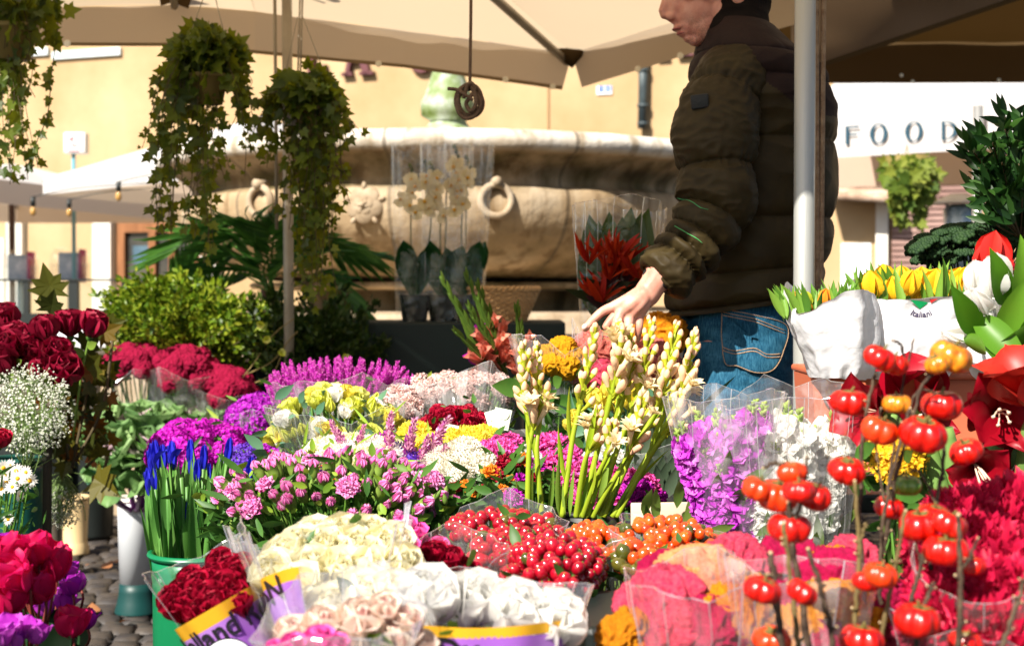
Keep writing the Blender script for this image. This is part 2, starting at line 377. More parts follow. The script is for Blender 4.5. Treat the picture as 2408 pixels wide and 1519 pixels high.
# ---------------------------------------------------------------- fountain
travertine = newmat('travertine')
def _stone():
    m, n, out = travertine; L = n.links.new
    p = N(n, 'BsdfPrincipled'); p.inputs['Roughness'].default_value = .75
    tc = N(n, 'TexCoord'); t = N(n, 'TexNoise'); t.inputs['Scale'].default_value = 3.5; t.inputs['Detail'].default_value = 8; L(tc.outputs['Object'], t.inputs['Vector'])
    c1 = ramp(n, t.outputs[0], [(.3, (.25, .17, .085)), (.5, (.38, .275, .16)), (.7, (.48, .38, .26))])
    mp = N(n, 'Mapping'); mp.inputs['Scale'].default_value = (2.2, 2.2, .7); L(tc.outputs['Object'], mp.inputs[0])
    t2 = N(n, 'TexNoise'); t2.inputs['Scale'].default_value = 2.5; t2.inputs['Detail'].default_value = 6; L(mp.outputs[0], t2.inputs['Vector'])
    sx = N(n, 'SeparateXYZ'); L(tc.outputs['Object'], sx.inputs[0])
    # moss and water stains in cove and round foot; cove shade painted in too
    wv = ramp(n, sx.outputs['Z'], [(0, (0, 0, 0)), (.0001, (0, 0, 0)), (.9999, (0, 0, 0)), (1, (0, 0, 0))])
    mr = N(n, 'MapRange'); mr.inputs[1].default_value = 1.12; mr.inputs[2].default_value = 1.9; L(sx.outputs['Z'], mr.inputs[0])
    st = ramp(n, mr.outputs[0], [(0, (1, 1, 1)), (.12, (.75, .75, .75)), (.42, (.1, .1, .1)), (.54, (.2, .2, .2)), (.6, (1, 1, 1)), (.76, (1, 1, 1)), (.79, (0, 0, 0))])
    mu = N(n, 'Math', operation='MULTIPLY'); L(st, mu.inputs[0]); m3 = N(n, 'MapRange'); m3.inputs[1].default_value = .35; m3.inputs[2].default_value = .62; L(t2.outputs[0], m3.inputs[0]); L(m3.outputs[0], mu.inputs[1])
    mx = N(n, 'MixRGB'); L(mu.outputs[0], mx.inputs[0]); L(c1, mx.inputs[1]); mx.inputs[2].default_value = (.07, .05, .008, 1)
    pc_ = N(n, 'MixRGB'); m5 = N(n, 'MapRange'); m5.inputs[1].default_value = 1.725; m5.inputs[2].default_value = 1.75; L(sx.outputs['Z'], m5.inputs[0]); L(m5.outputs[0], pc_.inputs[0]); L(mx.outputs[0], pc_.inputs[1]); L(ramp(n, t.outputs[0], [(.35, (.42, .35, .26)), (.6, (.66, .62, .55))]), pc_.inputs[2]); mx = pc_  # rim mixed paler, painting in its sunlit white
    at_ = N(n, 'Math', operation='ARCTAN2'); L(sx.outputs['Y'], at_.inputs[0]); L(sx.outputs['X'], at_.inputs[1]); fr_ = N(n, 'Math', operation='MULTIPLY'); fr_.inputs[1].default_value = 1.75; L(at_.outputs[0], fr_.inputs[0]); f2 = N(n, 'Math', operation='FRACT'); L(fr_.outputs[0], f2.inputs[0]); cp = N(n, 'Math', operation='LESS_THAN'); cp.inputs[1].default_value = .022; L(f2.outputs[0], cp.inputs[0])
    jm = N(n, 'MixRGB'); jf = N(n, 'Math', operation='MULTIPLY'); jf.inputs[1].default_value = .65; L(cp.outputs[0], jf.inputs[0]); L(jf.outputs[0], jm.inputs[0]); L(mx.outputs[0], jm.inputs[1]); jm.inputs[2].default_value = (.1, .075, .045, 1)
    mp2 = N(n, 'Mapping'); mp2.inputs['Scale'].default_value = (9, 9, .9); L(tc.outputs['Object'], mp2.inputs[0]); t9 = N(n, 'TexNoise'); t9.inputs['Scale'].default_value = 1.5; t9.inputs['Detail'].default_value = 5; L(mp2.outputs[0], t9.inputs['Vector'])
    sm_ = N(n, 'MixRGB', blend_type='MULTIPLY'); sm_.inputs[0].default_value = .8; L(jm.outputs[0], sm_.inputs[1]); L(ramp(n, t9.outputs[0], [(.35, (.5, .42, .3)), (.5, (1, 1, 1)), (.68, (1.0, 1.0, 1.0))]), sm_.inputs[2]); mx = sm_
    L(mx.outputs[0], p.inputs['Base Color'])
    b = N(n, 'Bump'); b.inputs['Strength'].default_value = .45; b.inputs['Distance'].default_value = .015; t3 = N(n, 'TexNoise'); t3.inputs['Scale'].default_value = 22; t3.inputs['Detail'].default_value = 6
    L(tc.outputs['Object'], t3.inputs['Vector']); L(t3.outputs[0], b.inputs['Height']); L(b.outputs[0], p.inputs['Normal']); L(p.outputs[0], out.inputs[0]); return m
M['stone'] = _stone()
stone_pale = hard('pale_travertine', [(.22, .155, .09), (.34, .26, .17), (.44, .36, .26)], .75, 6, .4)
FC = A([-.36, 8.0, 0])
ft = T('fountain', 'round stone fountain basin with carved rings behind the stall', 'fountain', FC)
prof = [(0, 1.62), (1.3, 1.64), (1.42, 1.75), (1.47, 1.825), (1.5, 1.832), (1.56, 1.825), (1.59, 1.79), (1.585, 1.755), (1.56, 1.73), (1.53, 1.722), (1.49, 1.70), (1.43, 1.66), (1.4, 1.62), (1.405, 1.585), (1.44, 1.575), (1.47, 1.57), (1.485, 1.545), (1.49, 1.5), (1.475, 1.43), (1.43, 1.35), (1.34, 1.27), (1.2, 1.2), (1.0, 1.15), (.9, 1.14)]
pr = spline(A(prof), 110); V, Fc = lathe(pr, 160)
V = V+A([0, 0, 0]); a = np.arctan2(V[:, 1], V[:, 0]); V[:, :2] *= (1+.004*np.sin(a*23)+.003*np.sin(a*7))[:, None]
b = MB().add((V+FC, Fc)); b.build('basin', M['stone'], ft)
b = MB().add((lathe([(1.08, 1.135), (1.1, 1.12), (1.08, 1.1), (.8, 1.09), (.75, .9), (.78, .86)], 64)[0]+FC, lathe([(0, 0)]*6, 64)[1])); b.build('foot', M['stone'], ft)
def lz(prof, n=64): q = lathe(prof, n); return q[0]+FC, q[1]
b = MB().add(lz([(.1, .99), (1.7, .99), (1.72, .98), (1.72, .9), (1.9, .9), (1.92, .89), (1.92, .0)])); b.build('step', stone_pale, ft)
moss = hard('mossy_marble', [(.10, .15, .02), (.2, .26, .12), (.36, .4, .34)], .7, 9, .6, 20)
b = MB().add(lz([(.0, 2.5), (.07, 2.42), (.085, 2.32), (.12, 2.22), (.155, 2.13), (.15, 2.07), (.1, 2.04), (.12, 2.01), (.19, 1.97), (.2, 1.8), (.25, 1.62)], 20)); b.build('finial', moss, ft)
def onbowl(px, py, rr=1.485):
    k = (px-1204)/F; a = 1+k*k; bb = -2*(k*FC[0]+FC[1]); cc = FC[0]**2+FC[1]**2-rr*rr
    y = (-bb-math.sqrt(bb*bb-4*a*cc))/(2*a); p = W(px, py, y); n = nrm(A([p[0]-FC[0], p[1]-FC[1], 0])); return p, n
def ring_mesh(R0, r0, n=28, m=8):
    return surf(lambda u, v: ((R0+r0*np.cos(2*PI*v))*np.cos(2*PI*u), (R0+r0*np.cos(2*PI*v))*np.sin(2*PI*u), r0*np.sin(2*PI*v)), n, m, True)
for px, py, rr in ((617, 475, .082), (1165, 472, .085)):
    p, n = onbowl(px, py); b = MB(); Rf = frame(n); b.add(ring_mesh(rr-.014, .017), 0, mat4(p+n*.018, Rf))
    b.add(tube([p+n*-.03+A([0, 0, rr]), p+n*.05+A([0, 0, rr+.002])], .022, 10)); b.build('carved_ring', stone_pale, ft)
p, n = onbowl(857, 482); b = MB(); Rf = frame(n)
for lay, (k, rad, sz, h) in enumerate(((5, .052, .062, .006), (5, .032, .036, .016), (5, .016, .018, .024))):
    for i in range(k):
        a = i*2*PI/k+lay*.5; b.add(sph(12, 8, (sz*.7, sz*.72, .012)), 0, mat4(p+Rf@A([rad*math.cos(a), rad*math.sin(a), h]), Rf@Rz(a)@Ry(.35)))
for i in range(5):
    a = i*2*PI/5+.63; b.add(sph(8, 6, (.02, .012, .01)), 0, mat4(p+Rf@A([.088*math.cos(a), .088*math.sin(a), .004]), Rf@Rz(a)))
b.add(sph(10, 8, (.016, .016, .02)), 0, mat4(p+n*.03, Rf)); b.add(sph(16, 8, (.06, .06, .02)), 0, mat4(p, Rf)); b.build('carved_rosette', stone_pale, ft)

# ---------------------------------------------------------------- canopies over the stalls
def cloth(name, cols, tl, rough=.8, tcol=(.6, .42, .22)):
    return soft(name, cols, tl, rough, tcol=tcol, nscale=1.3, bump=.35, bscale=9, spec=.1)
tan = cloth('tan_canvas', [(.42, .33, .23), (.50, .41, .30)], .47, tcol=(.84, .66, .44))
brown = cloth('brown_canvas', [(.05, .03, .012), (.08, .05, .02)], .2, tcol=(.10, .05, .012))
greyc = cloth('grey_canvas', [(.16, .11, .065), (.24, .18, .13)], .25, tcol=(.28, .18, .1))
whitec = cloth('white_canvas', [(.56, .56, .57), (.62, .62, .62)], .3, tcol=(.75, .6, .45))
def patch(mb, p00, p10, p11, p01, nu, nv, sag=.02, seed=0., wr=.006):
    def f(u, v):
        P = [(1-u)*(1-v)*p00[i]+u*(1-v)*p10[i]+u*v*p11[i]+(1-u)*v*p01[i] for i in range(3)]
        P[2] = P[2]-sag*np.sin(PI*u)*np.sin(PI*v); return P
    V, Fc = surf(f, nu, nv); 
    if wr: V[:, 2] += wr*nz(V, 5, seed)
    mb.add((V, Fc))
def fan(mb, hub, ring, closed=True, n=10, sag=.03, seed=0.):
    k = len(ring)
    for i in range(k if closed else k-1):
        a, c = ring[i], ring[(i+1) % k]; patch(mb, hub, hub, c, a, n, n, sag, seed+i, .005)
def valance(mb, tops, bots, seed=0., n=14, wav=.008):
    for i in range(len(tops)-1):
        def f(u, v): return [(1-v)*((1-u)*tops[i][k]+u*tops[i+1][k])+v*((1-u)*bots[i][k]+u*bots[i+1][k]) for k in range(3)]
        V, Fc = surf(f, n, 5); V[:, 1] += wav*nz(V, 6, seed); mb.add((V, Fc))
cn = T('market_canopy', 'tan canvas market canopy with dark eyelets and a split corner flap', 'canopy', (-.75, 2.9, 0))
hub = A([-.75, 2.9, 2.35]); Cc = W(1345, 126, 5.7)
ringp = [W(410, 12, 4.95), W(600, 28, 5.05), Cc, W(1900, -45, 4.45), A([1.25, 2.15, 2.12]), A([-.35, 1.95, 2.1]), A([-1.7, 3.1, 2.12]), A([-1.6, 4.4, 2.2])]  # unseen near edges shaped for where the canopy's shade falls
b = MB(); fan(b, hub, ringp, True, 14, .035); patch(b, W(-300, 30, 4.65), W(410, 12, 4.95), A([-1.6, 4.4, 2.2]), A([-2.2, 4.35, 2.2]), 14, 8, .01, 9.); b.build('roof_cloth', tan, cn)
b = MB(); valance(b, [W(-300, 30, 4.65), W(410, 12, 4.95), W(600, 28, 5.05), W(950, 74, 5.35), Cc], [W(-300, 106, 4.66), W(410, 110, 4.97), W(600, 127, 5.07), W(950, 160, 5.37), W(1322, 212, 5.72)], 1.)
valance(b, [Cc, W(1650, 25, 5.0), W(1900, -45, 4.45)], [W(1368, 206, 5.72), W(1620, 128, 5.05), W(1900, 50, 4.47)], 2.); b.build('valance', tan, cn)
b = MB(); valance(b, [W(-300, 98, 4.64), W(410, 102, 4.95), W(600, 119, 5.05), W(950, 152, 5.35), W(1322, 203, 5.70)], [W(-300, 106, 4.65), W(410, 110, 4.96), W(600, 127, 5.06), W(950, 160, 5.36), W(1322, 212, 5.71)], 1., wav=.008)
b.build('hem', cloth('tan_hem', [(.36, .25, .14), (.42, .3, .17)], .12), cn)
metal = hard('galvanised_steel', [(.42, .41, .38), (.55, .54, .5)], .38, 5, .1, metal=.7)
dullmetal = hard('dull_pole', [(.25, .21, .15), (.36, .31, .23)], .5, 5, .1, metal=.3)
b = MB(); b.add(tube([hub-A([0, 0, .03]), Cc-A([.02, 0, .035])], .016, 6)); b.build('rib', dullmetal, cn)
b = MB(); b.add(tube([hub-A([0, 0, .03]), W(410, 16, 4.9)], .014, 6)); b.build('rib', dullmetal, cn)
brass = hard('pale_brass', [(.9, .85, .7)], .3, 3, 0)
for px, py, d in ((158, 103, 4.72), (890, 151, 5.27), (1189, 188, 5.52), (1300, 204, 5.68), (1500, 163, 5.3), (1600, 132, 5.05)):
    b = MB(); b.add(ring_mesh(.009, .003, 10, 5), 0, mat4(W(px, py, d-.03), frame((0, -1, 0)))); b.add(sph(8, 5, (.007, .007, .002)), 0, mat4(W(px, py, d-.03), frame((0, -1, 0)))); b.build('eyelet', brass, cn)
b = MB(); pc = W(1345, 126, 5.68)
b.add(tube([pc+A([-.1, -.03, .03]), pc+A([0, -.02, -.02]), pc+A([.06, -.03, .03])], [.02, .045, .015], 8)); b.build('corner_pocket', brown, cn)
b = MB(); pc = W(412, 4, 4.9); V = A([pc+A([-.06, 0, .06]), pc+A([-.045, -.02, -.02]), pc+A([0, -.03, -.01]), pc+A([.05, -.02, -.03]), pc+A([.07, 0, .06])])
b.add((V, A([[0, 1, 2, -1], [0, 2, 4, -1], [2, 3, 4, -1]]))); b.build('corner_pocket', brown, cn)
# dark neighbour canopy on the right and the greyish flap above it
cn2 = T('dark_canopy', 'dark brown canopy with a straight lower hem at the upper right', 'canopy', W(2200, 100, 6.2)*A([1, 1, 0]))
b = MB(); e0, e1 = W(1780, 100, 6.2), W(2700, 100, 6.2); patch(b, e0, e1, A([3.2, 3.3, 2.75]), A([1.0, 3.6, 2.75]), 24, 16, .05, 3.)
b.build('roof_cloth', brown, cn2)
b = MB(); valance(b, [W(1780, 84, 6.21), W(2700, 84, 6.21)], [W(1780, 197, 6.2), W(2700, 194, 6.2)], 4., 40); b.build('valance', brown, cn2)
for px, py in ((2146, 192), (2349, 189), (2120, 178)): MB().add(sph(8, 5, (.009, .004, .009)), 0, None, W(px, py, 6.17)).build('eyelet', brass, cn2)
cn3 = T('grey_flap_canopy', 'greyish brown canopy flap slanting up behind the thick pole', 'canopy', W(2100, 60, 5.2)*A([1, 1, 0]))
b = MB(); patch(b, W(1860, 182, 5.5), W(2460, -22, 4.6), W(2460, -220, 4.3), W(1860, -40, 5.0), 24, 14, -.05, 6., .02); b.build('roof_cloth', greyc, cn3)
b = MB(); patch(b, W(1860, 172, 5.48), W(2460, -32, 4.58), W(2460, -20, 4.58), W(1860, 184, 5.48), 24, 3, 0, 6., .0); b.build('hem', brown, cn3)

# ---------------------------------------------------------------- poles, cords, knotted rope
b = MB(); P0 = W(1893, 680, 2.78); b.add(tube([(P0[0], P0[1], 0), (P0[0]-.002, P0[1], 1.), (P0[0]-.003, P0[1], 2.6)], .0205, 28))
pole = b.build('canopy_pole', hard('brushed_pole', [(.34, .35, .33), (.42, .43, .4)], .42, 2, .15, 90, metal=.35, spec=.6, vec=(6, 6, .2)), loc=(P0[0], P0[1], 0)); tag(pole, 'thick bare metal pole standing in front of the man in the jacket', 'pole')
rope = hard('beige_rope', [(.2, .12, .07), (.34, .24, .15)], .9, 60, .6, 300)
for k, (px0, px1, top) in enumerate(((1919, 1923, -40), (1937, 1931, -40))):
    b = MB(); pts = [W(px0, top, 2.84), W((px0+px1)/2, 300, 2.84), W(px1, 640, 2.84), W(px1, 900, 2.84), W(px1+3, 1300, 2.84)]; b.add(tube(spline(pts, 40), .0052, 8))
    tag(b.build('cord', rope, loc=W(px0, 640, 2.84)), ['flat speckled cord hanging tight against the thick metal pole', 'flat speckled cord hanging on the right of its twin beside the thick pole'][k], 'cord')
b = MB(); P0 = W(681, 680, 4.75); b.add(tube([(P0[0], P0[1], 0), (P0[0]-.006, P0[1], 2.3)], .017, 16)); b.add(tube([(P0[0]-.045, P0[1]+.02, 1.3), (P0[0]-.05, P0[1]+.02, 2.3)], .006, 8))
tag(b.build('canopy_pole', dullmetal, loc=(P0[0], P0[1], 0)), 'thin steel pole rising behind the ivy with white pots', 'pole')
for k, (a, c) in enumerate(((706, 700), (712, 706))):
    b = MB(); b.add(tube([W(a, -20, 4.6), W(c, 200, 4.6)], .003, 5)); tag(b.build('wire', dullmetal, loc=W(c, 200, 4.6)), ['dark wire running down beside the thin steel pole to the ivy pot', 'second dark wire, right of its twin, beside the thin steel pole'][k], 'wire')
b = MB(); pts = [W(1108, -60, 3.3), W(1107, 60, 3.3), W(1106, 130, 3.3), W(1105, 200, 3.3)]; b.add(tube(spline(pts, 20), .0038, 8))
kc = W(1103, 240, 3.3)
th = np.linspace(0, 2*PI*3.05, 120); rr = .031+.005*np.sin(th*1.3); pts = np.stack([kc[0]+rr*np.cos(th+1.4)*(.9), kc[1]+.009*np.sin(th*.66), kc[2]+rr*np.sin(th+1.4)*1.1+.001*np.sin(th*2)], 1); b.add(tube(pts, .0048, 8))
pts = [W(1105, 195, 3.3), W(1110, 205, 3.285), W(1120, 240, 3.28), W(1108, 262, 3.285), W(1096, 245, 3.29), W(1106, 228, 3.28), W(1116, 212, 3.285), W(1108, 196, 3.28), W(1098, 206, 3.285), W(1090, 232, 3.285)]; b.add(tube(spline(pts, 50), .0048, 8))
b.add(tube(spline([W(1112, 236, 3.28), W(1092, 222, 3.275), W(1076, 212, 3.28), W(1053, 209, 3.285)], 16), .0042, 8))
tag(b.build('knotted_rope', hard('brown_rope', [(.1, .06, .035), (.17, .11, .07)], .85, 80, .6, 300), loc=kc), 'brown rope hanging from the canopy, knotted into a coil', 'rope')

# ---------------------------------------------------------------- white umbrellas, bulbs
def umbrella(name, label, apex, cor, drop, polepx=None, group='white cafe umbrellas'):
    u = T(name, label, 'umbrella', apex*A([1, 1, 0]), group)
    b = MB(); fan(b, apex, cor, True, 8, .06); b.build('canopy', whitec, u)
    b = MB(); cc = cor+[cor[0]]; valance(b, cc, [c-A([0, 0, drop]) for c in cc], 2.); b.build('valance', whitec, u)
    b = MB(); b.add(tube([apex*A([1, 1, 0]), apex], .035, 10)); b.build('pole', hard('brown_post', [(.06, .025, .015)], .5, 3, 0), u)
    b = MB()
    for c in cor: b.add(tube([apex-A([0, 0, .05]), c-A([0, 0, .03])], .015, 5))
    b.build('rib', hard('dark_rib', [(.03, .03, .03)], .5, 3, 0), u); return u
umbrella('cafe_umbrella', 'white cafe umbrella partly hidden by the middle ivy', W(620, 272, 12), [W(101, 420, 11.5), W(520, 372, 10), W(1000, 430, 12.2), W(480, 462, 14)], .13)
umbrella('cafe_umbrella', 'white cafe umbrella at the left edge on a dark brown post', W(27, 385, 16), [W(-450, 440, 15), W(-60, 415, 12.8), W(450, 478, 16), W(40, 484, 18)], .22)
glow = hard('amber_bulb', [(.45, .25, .07)], .15, 3, 0, coat=.5)
for k, (px, py, d, lb) in enumerate(((279, 462, 9.8, 'clear festoon bulb with black socket hanging below the umbrella edge'), (163, 500, 11, 'amber festoon bulb hanging beside the sign pole'), (78, 497, 10, 'amber round bulb hanging beside the dark brown post'))):
    p = W(px, py, d); t = T('light_bulb', lb, 'bulb', p, 'festoon bulbs under the umbrellas')
    MB().add(sph(12, 8, (.022, .022, .034)), 0, None, p).build('bulb', glow, t); MB().add(tube([p+A([0, 0, .035]), p+A([0, 0, .1])], .018, 8)).build('socket', M['black_plastic'], t)
    MB().add(tube(spline([p+A([0, 0, .1]), p+A([.3, 0, .16]), p+A([.8, 0, .2])], 10), .004, 4)).build('cable', M['black_plastic'], t)

# ---------------------------------------------------------------- phone sign and kiosks
blue = hard('teal_paint', [(.12, .3, .36)], .4, 3, 0)
p = W(173, 590, 15); t = T('telephone_sign', 'white box sign with red handset on a thin blue pole', 'sign', p*A([1, 1, 0]))
MB().add(tube([p*A([1, 1, 0]), W(173, 360, 15)], .022, 8)).build('pole', blue, t)
q = W(180, 338, 15); MB().add(bbox(-.115, -.07, -.11, .115, .07, .11, .015), 0, None, q).build('sign_box', hard('off_white', [(.72, .72, .68)], .5, 3, 0), t)
b = MB(); q2 = q+A([-.01, -.0745, .015]); b.add(ring_mesh(.062, .004, 20, 4), 0, mat4(q2, frame((0, -1, 0)), (.75, 1, 1)))
b.add(tube(spline([q2+A([-.012, -.004, .04]), q2+A([-.026, -.004, 0]), q2+A([.012, -.004, -.042])], 10), [.013, .012, .008, .007, .006, .006, .007, .008, .012, .013], 6)); b.add(box(-.06, -.0045, -.102, .06, -.001, -.092), 0, None, q2+A([0, 0, 0]))
b.build('handset_emblem', hard('red_print', [(.75, .15, .2)], .5, 3, 0), t, False)
for px, py, d, lb in ((165, 620, 15.2, 'plastic hooded payphone under the handset sign'), (45, 625, 15.6, 'plastic hooded payphone beside the dark umbrella post')):
    p = W(px, py, d); t = T('payphone', lb, 'payphone', p*A([1, 1, 0]))
    MB().add(tube([p*A([1, 1, 0]), p+A([0, .05, 0])], .04, 8)).build('post', blue, t)
    b = MB(); b.add(surf(lambda u, v: (.17*np.cos(PI*u)*1., .14-.3*v, .2*np.sin(PI*u)**.6-.02), 12, 4), 0, None, p); b.add(box(-.17, -.16, -.18, -.165, .14, 0), 0, None, p); b.add(box(.165, -.16, -.18, .17, .14, 0), 0, None, p); b.build('hood', M['glass'], t)
    MB().add(bbox(-.12, -.04, -.17, .12, .1, .12, .02), 0, None, p).build('telephone', hard('pale_blue_plastic', [(.25, .33, .45), (.6, .65, .75)], .4, 9, 0), t)
    MB().add(box(.125, -.1, -.2, .16, .05, .15), 0, None, p).build('side_panel', hard('magenta_plastic', [(.45, .05, .15)], .4, 3, 0), t)

# ---------------------------------------------------------------- glass railing, cloth covered table
t = T('glass_railing', 'black framed railing with glass panels across the dining deck', 'railing', W(150, 740, 10)*A([1, 1, 0]))
b = MB(); D = 10.
def rb(mb, x0, y0, x1, y1, d=D, th=.05): a, c = W(x0, y1, d), W(x1, y0, d); mb.add(box(a[0], d-th/2, a[2], c[0], d+th/2, c[2]))
rb(b, -400, 656, 460, 661, D, .07); b.build('top_rail', M['black_plastic'], t, False)
b = MB(); rb(b, -400, 737, 460, 770, D, .12); b.build('bottom_beam', M['black_plastic'], t, False)
dk_ = W(150, 772, 10); tag(MB().add(bbox(-3.9, 9.9, 0, -1.9, 13.5, dk_[2], .02)).build('dining_deck', hard('deck_boards', [(.05, .04, .03), (.09, .07, .05)], .7, 4, .2), loc=(-3, 11, 0), smooth=False), 'raised wooden dining deck behind the black glass railing', 'deck')
for x in (-60, 64, 174, 294, 405): b = MB(); rb(b, x-(11 if x == 174 else 6), 661, x+(11 if x == 174 else 6), 737, D, .05); b.build('post', M['black_plastic'], t, False)
b = MB(); rb(b, -400, 664, 460, 736, D+.003, .008); b.build('glass_panel', M['glass'], t, False)
p = W(175, 800, 7.2); t = T('table', 'cafe table under a white cloth behind the red roses', 'table', p*A([1, 1, 0]))
b = MB().add(bbox(-.42, -.3, -.06, .36, .3, .05, .045), 0, None, p); b.build('tablecloth_top', hard('white_linen', [(.55, .56, .6), (.66, .66, .68)], .9, 8, .4), t)
MB().add(tube([p*A([1, 1, 0]), p], .04, 10)).build('leg', M['black_plastic'], t)

# ---------------------------------------------------------------- FOOD awning, heater, far plant
aw = T('food_awning', 'white awning lettered FOOD over the stall at the right', 'awning', W(2150, 320, 9)*A([1, 1, 0]))
a0, a1 = W(1880, 274, 9.6), W(2520, 222, 8.3); b0, b1 = W(1880, 376, 9.6), W(2520, 340, 8.3)
b = MB(); valance(b, [a0, a1], [b0, b1], 3., 50, .012); b.build('valance', whitec, aw)
b = MB(); patch(b, a0, a1, a1+A([.6, 2.2, .75]), a0+A([.9, 2.2, .7]), 16, 12, .05, 2., .01); b.build('roof_cloth', whitec, aw)
b = MB(); c0, c1 = a0+A([.35, 2.6, .02]), a1+A([.6, 2.4, .02]); valance(b, [c0, c1], [c0-A([0, 0, .32]), c1-A([0, 0, .36])], 5., 20); patch(b, c0, c1, a1+A([.6, 2.2, .75]), a0+A([.9, 2.2, .7]), 10, 6, 0, 2., .01); b.build('back_cloth', cloth('shaded_canvas', [(.4, .3, .24), (.48, .38, .3)], .25), aw)  # far cloth browner than the white front, painting the shade inside the awning
ink = hard('dark_teal_ink', [(.01, .05, .08)], .6, 3, 0)
def onval(px, py, o=.016):
    u = .5
    for _ in range(6):
        t_, b_ = a0+(a1-a0)*u, b0+(b1-b0)*u; u += ((px-1204)/F*t_[1]-t_[0])/(a1[0]-a0[0])
    t_ = a0+(a1-a0)*u; return W(px, py, t_[1]-o)
b = MB()
def poly(pts, o=.016):
    k = len(pts); V = A([onval(x, y, o) for x, y in pts]); b.add((V, A([[0, i, i+1, -1] for i in range(1, k-1)])))
def glyph(ch, x, y, w_, h):
    global b
    b = MB()
    def Q(u, v): return (x+u*w_, y-v*h-u*w_*.06)
    if ch == 'F': poly([Q(0, 0), Q(.26, 0), Q(.26, 1), Q(0, 1)]); poly([Q(.26, .9), Q(1, .9), Q(1, 1), Q(.26, 1)]); poly([Q(.26, .5), Q(.85, .5), Q(.85, .59), Q(.26, .59)])
    if ch == 'D': poly([Q(0, 0), Q(.2, 0), Q(.2, 1), Q(0, 1)])
    n = 30; a_, e_ = (0, 2*PI) if ch == 'O' else (-PI/2, PI/2)
    if ch in 'OD':
        cx, rx = (.5, .5) if ch == 'O' else (.2, .8)
        for i in range(n):
            t0, t1 = a_+(e_-a_)*i/n, a_+(e_-a_)*(i+1)/n
            inn = lambda t: Q(cx+rx*(.54 if ch == 'O' else .66)*math.cos(t), .5+.45*math.sin(t))
            poly([Q(cx+rx*math.cos(t0), .5+.5*math.sin(t0)), Q(cx+rx*math.cos(t1), .5+.5*math.sin(t1)), inn(t1), inn(t0)])
    b.build('letter', ink, aw, False)
glyph('F', 1988, 341, 32, 43); glyph('O', 2045, 340, 42, 48); glyph('O', 2128, 335, 42, 48); glyph('D', 2214, 330, 38, 44)

for px in (2300, 1900): MB().add(tube([W(px, 345, 8.6)*A([1, 1, 0]), W(px, 250, 8.6)], .03, 10)).build('post', metal, aw)
p = W(2255, 470, 9.8); t = T('patio_heater', 'steel patio heater with a flat round reflector under the FOOD awning', 'heater', p*A([1, 1, 0]))
lzp = lambda pr, n=24: (lathe(pr, n)[0]+p, lathe(pr, n)[1])
MB().add(lzp([(0, .045), (.06, .04), (.19, -.02), (.19, -.03), (.06, -.015), (0, -.01)])).build('reflector', metal, t)
MB().add(lzp([(.05, -.03), (.105, -.06), (.085, -.5), (.04, -.52), (.04, -1.2)], 16)).build('burner', hard('steel_mesh', [(.15, .25, .32), (.5, .6, .65)], .3, 40, .5, metal=.5), t)
b = MB()
for s in (-1, 1): b.add(tube([p+A([s*.1, -.06, -.03]), p+A([s*.13, -.06, -.45])], .012, 6))
b.build('guard', metal, t)
# ---------------------------------------------------------------- the man
man = T('person', 'man in an olive brown quilted jacket and blue jeans reaching down to the flowers', 'person', W(1750, 680, 3.1)*A([1, 1, 0]))
def remesh(mb, vox, smooth=6, fac=.5):
    me = mb.mesh('tmp', M['stem']); o = bpy.data.objects.new('tmp', me); C.objects.link(o)
    m = o.modifiers.new('r', 'REMESH'); m.mode = 'VOXEL'; m.voxel_size = vox; m.use_smooth_shade = True
    m = o.modifiers.new('s', 'SMOOTH'); m.iterations = smooth; m.factor = fac
    dg = bpy.context.evaluated_depsgraph_get(); ev = o.evaluated_get(dg).to_mesh(); n = len(ev.vertices)
    V = np.empty(n*3, np.float32); ev.vertices.foreach_get('co', V); V = V.reshape(-1, 3).astype(float)
    q = len(ev.polygons); lt = np.empty(q, np.int32); ev.polygons.foreach_get('loop_total', lt)
    li = np.empty(len(ev.loops), np.int32); ev.loops.foreach_get('vertex_index', li)
    if (lt == 4).all(): Fc = li.reshape(-1, 4)
    else:
        Fc = []; k = 0
        for t in lt: Fc.append(list(li[k:k+t])[:4]+([-1] if t == 3 else [])); k += t
        Fc = A(Fc)
    o.evaluated_get(dg).to_mesh_clear(); bpy.data.objects.remove(o); bpy.data.meshes.remove(me); return V, Fc
def ell(mb, px, py, d, r, R=None): mb.add(sph(24, 16, r), 0, mat4(W(px, py, d), R if R is not None else np.eye(3)))
def cap(mb, pts, rad, n=16):
    """rounded tapering limb"""
    P = A(pts, float); r = [rad]*len(P) if np.isscalar(rad) else list(rad)
    mb.add(tube(spline(P, 8*len(P)), np.interp(np.linspace(0, 1, 8*len(P)), np.linspace(0, 1, len(P)), r), n))
    for i in (0, -1): mb.add(sph(n, 10, (r[i],)*3), 0, None, P[i])
HD = 3.09
b = MB()
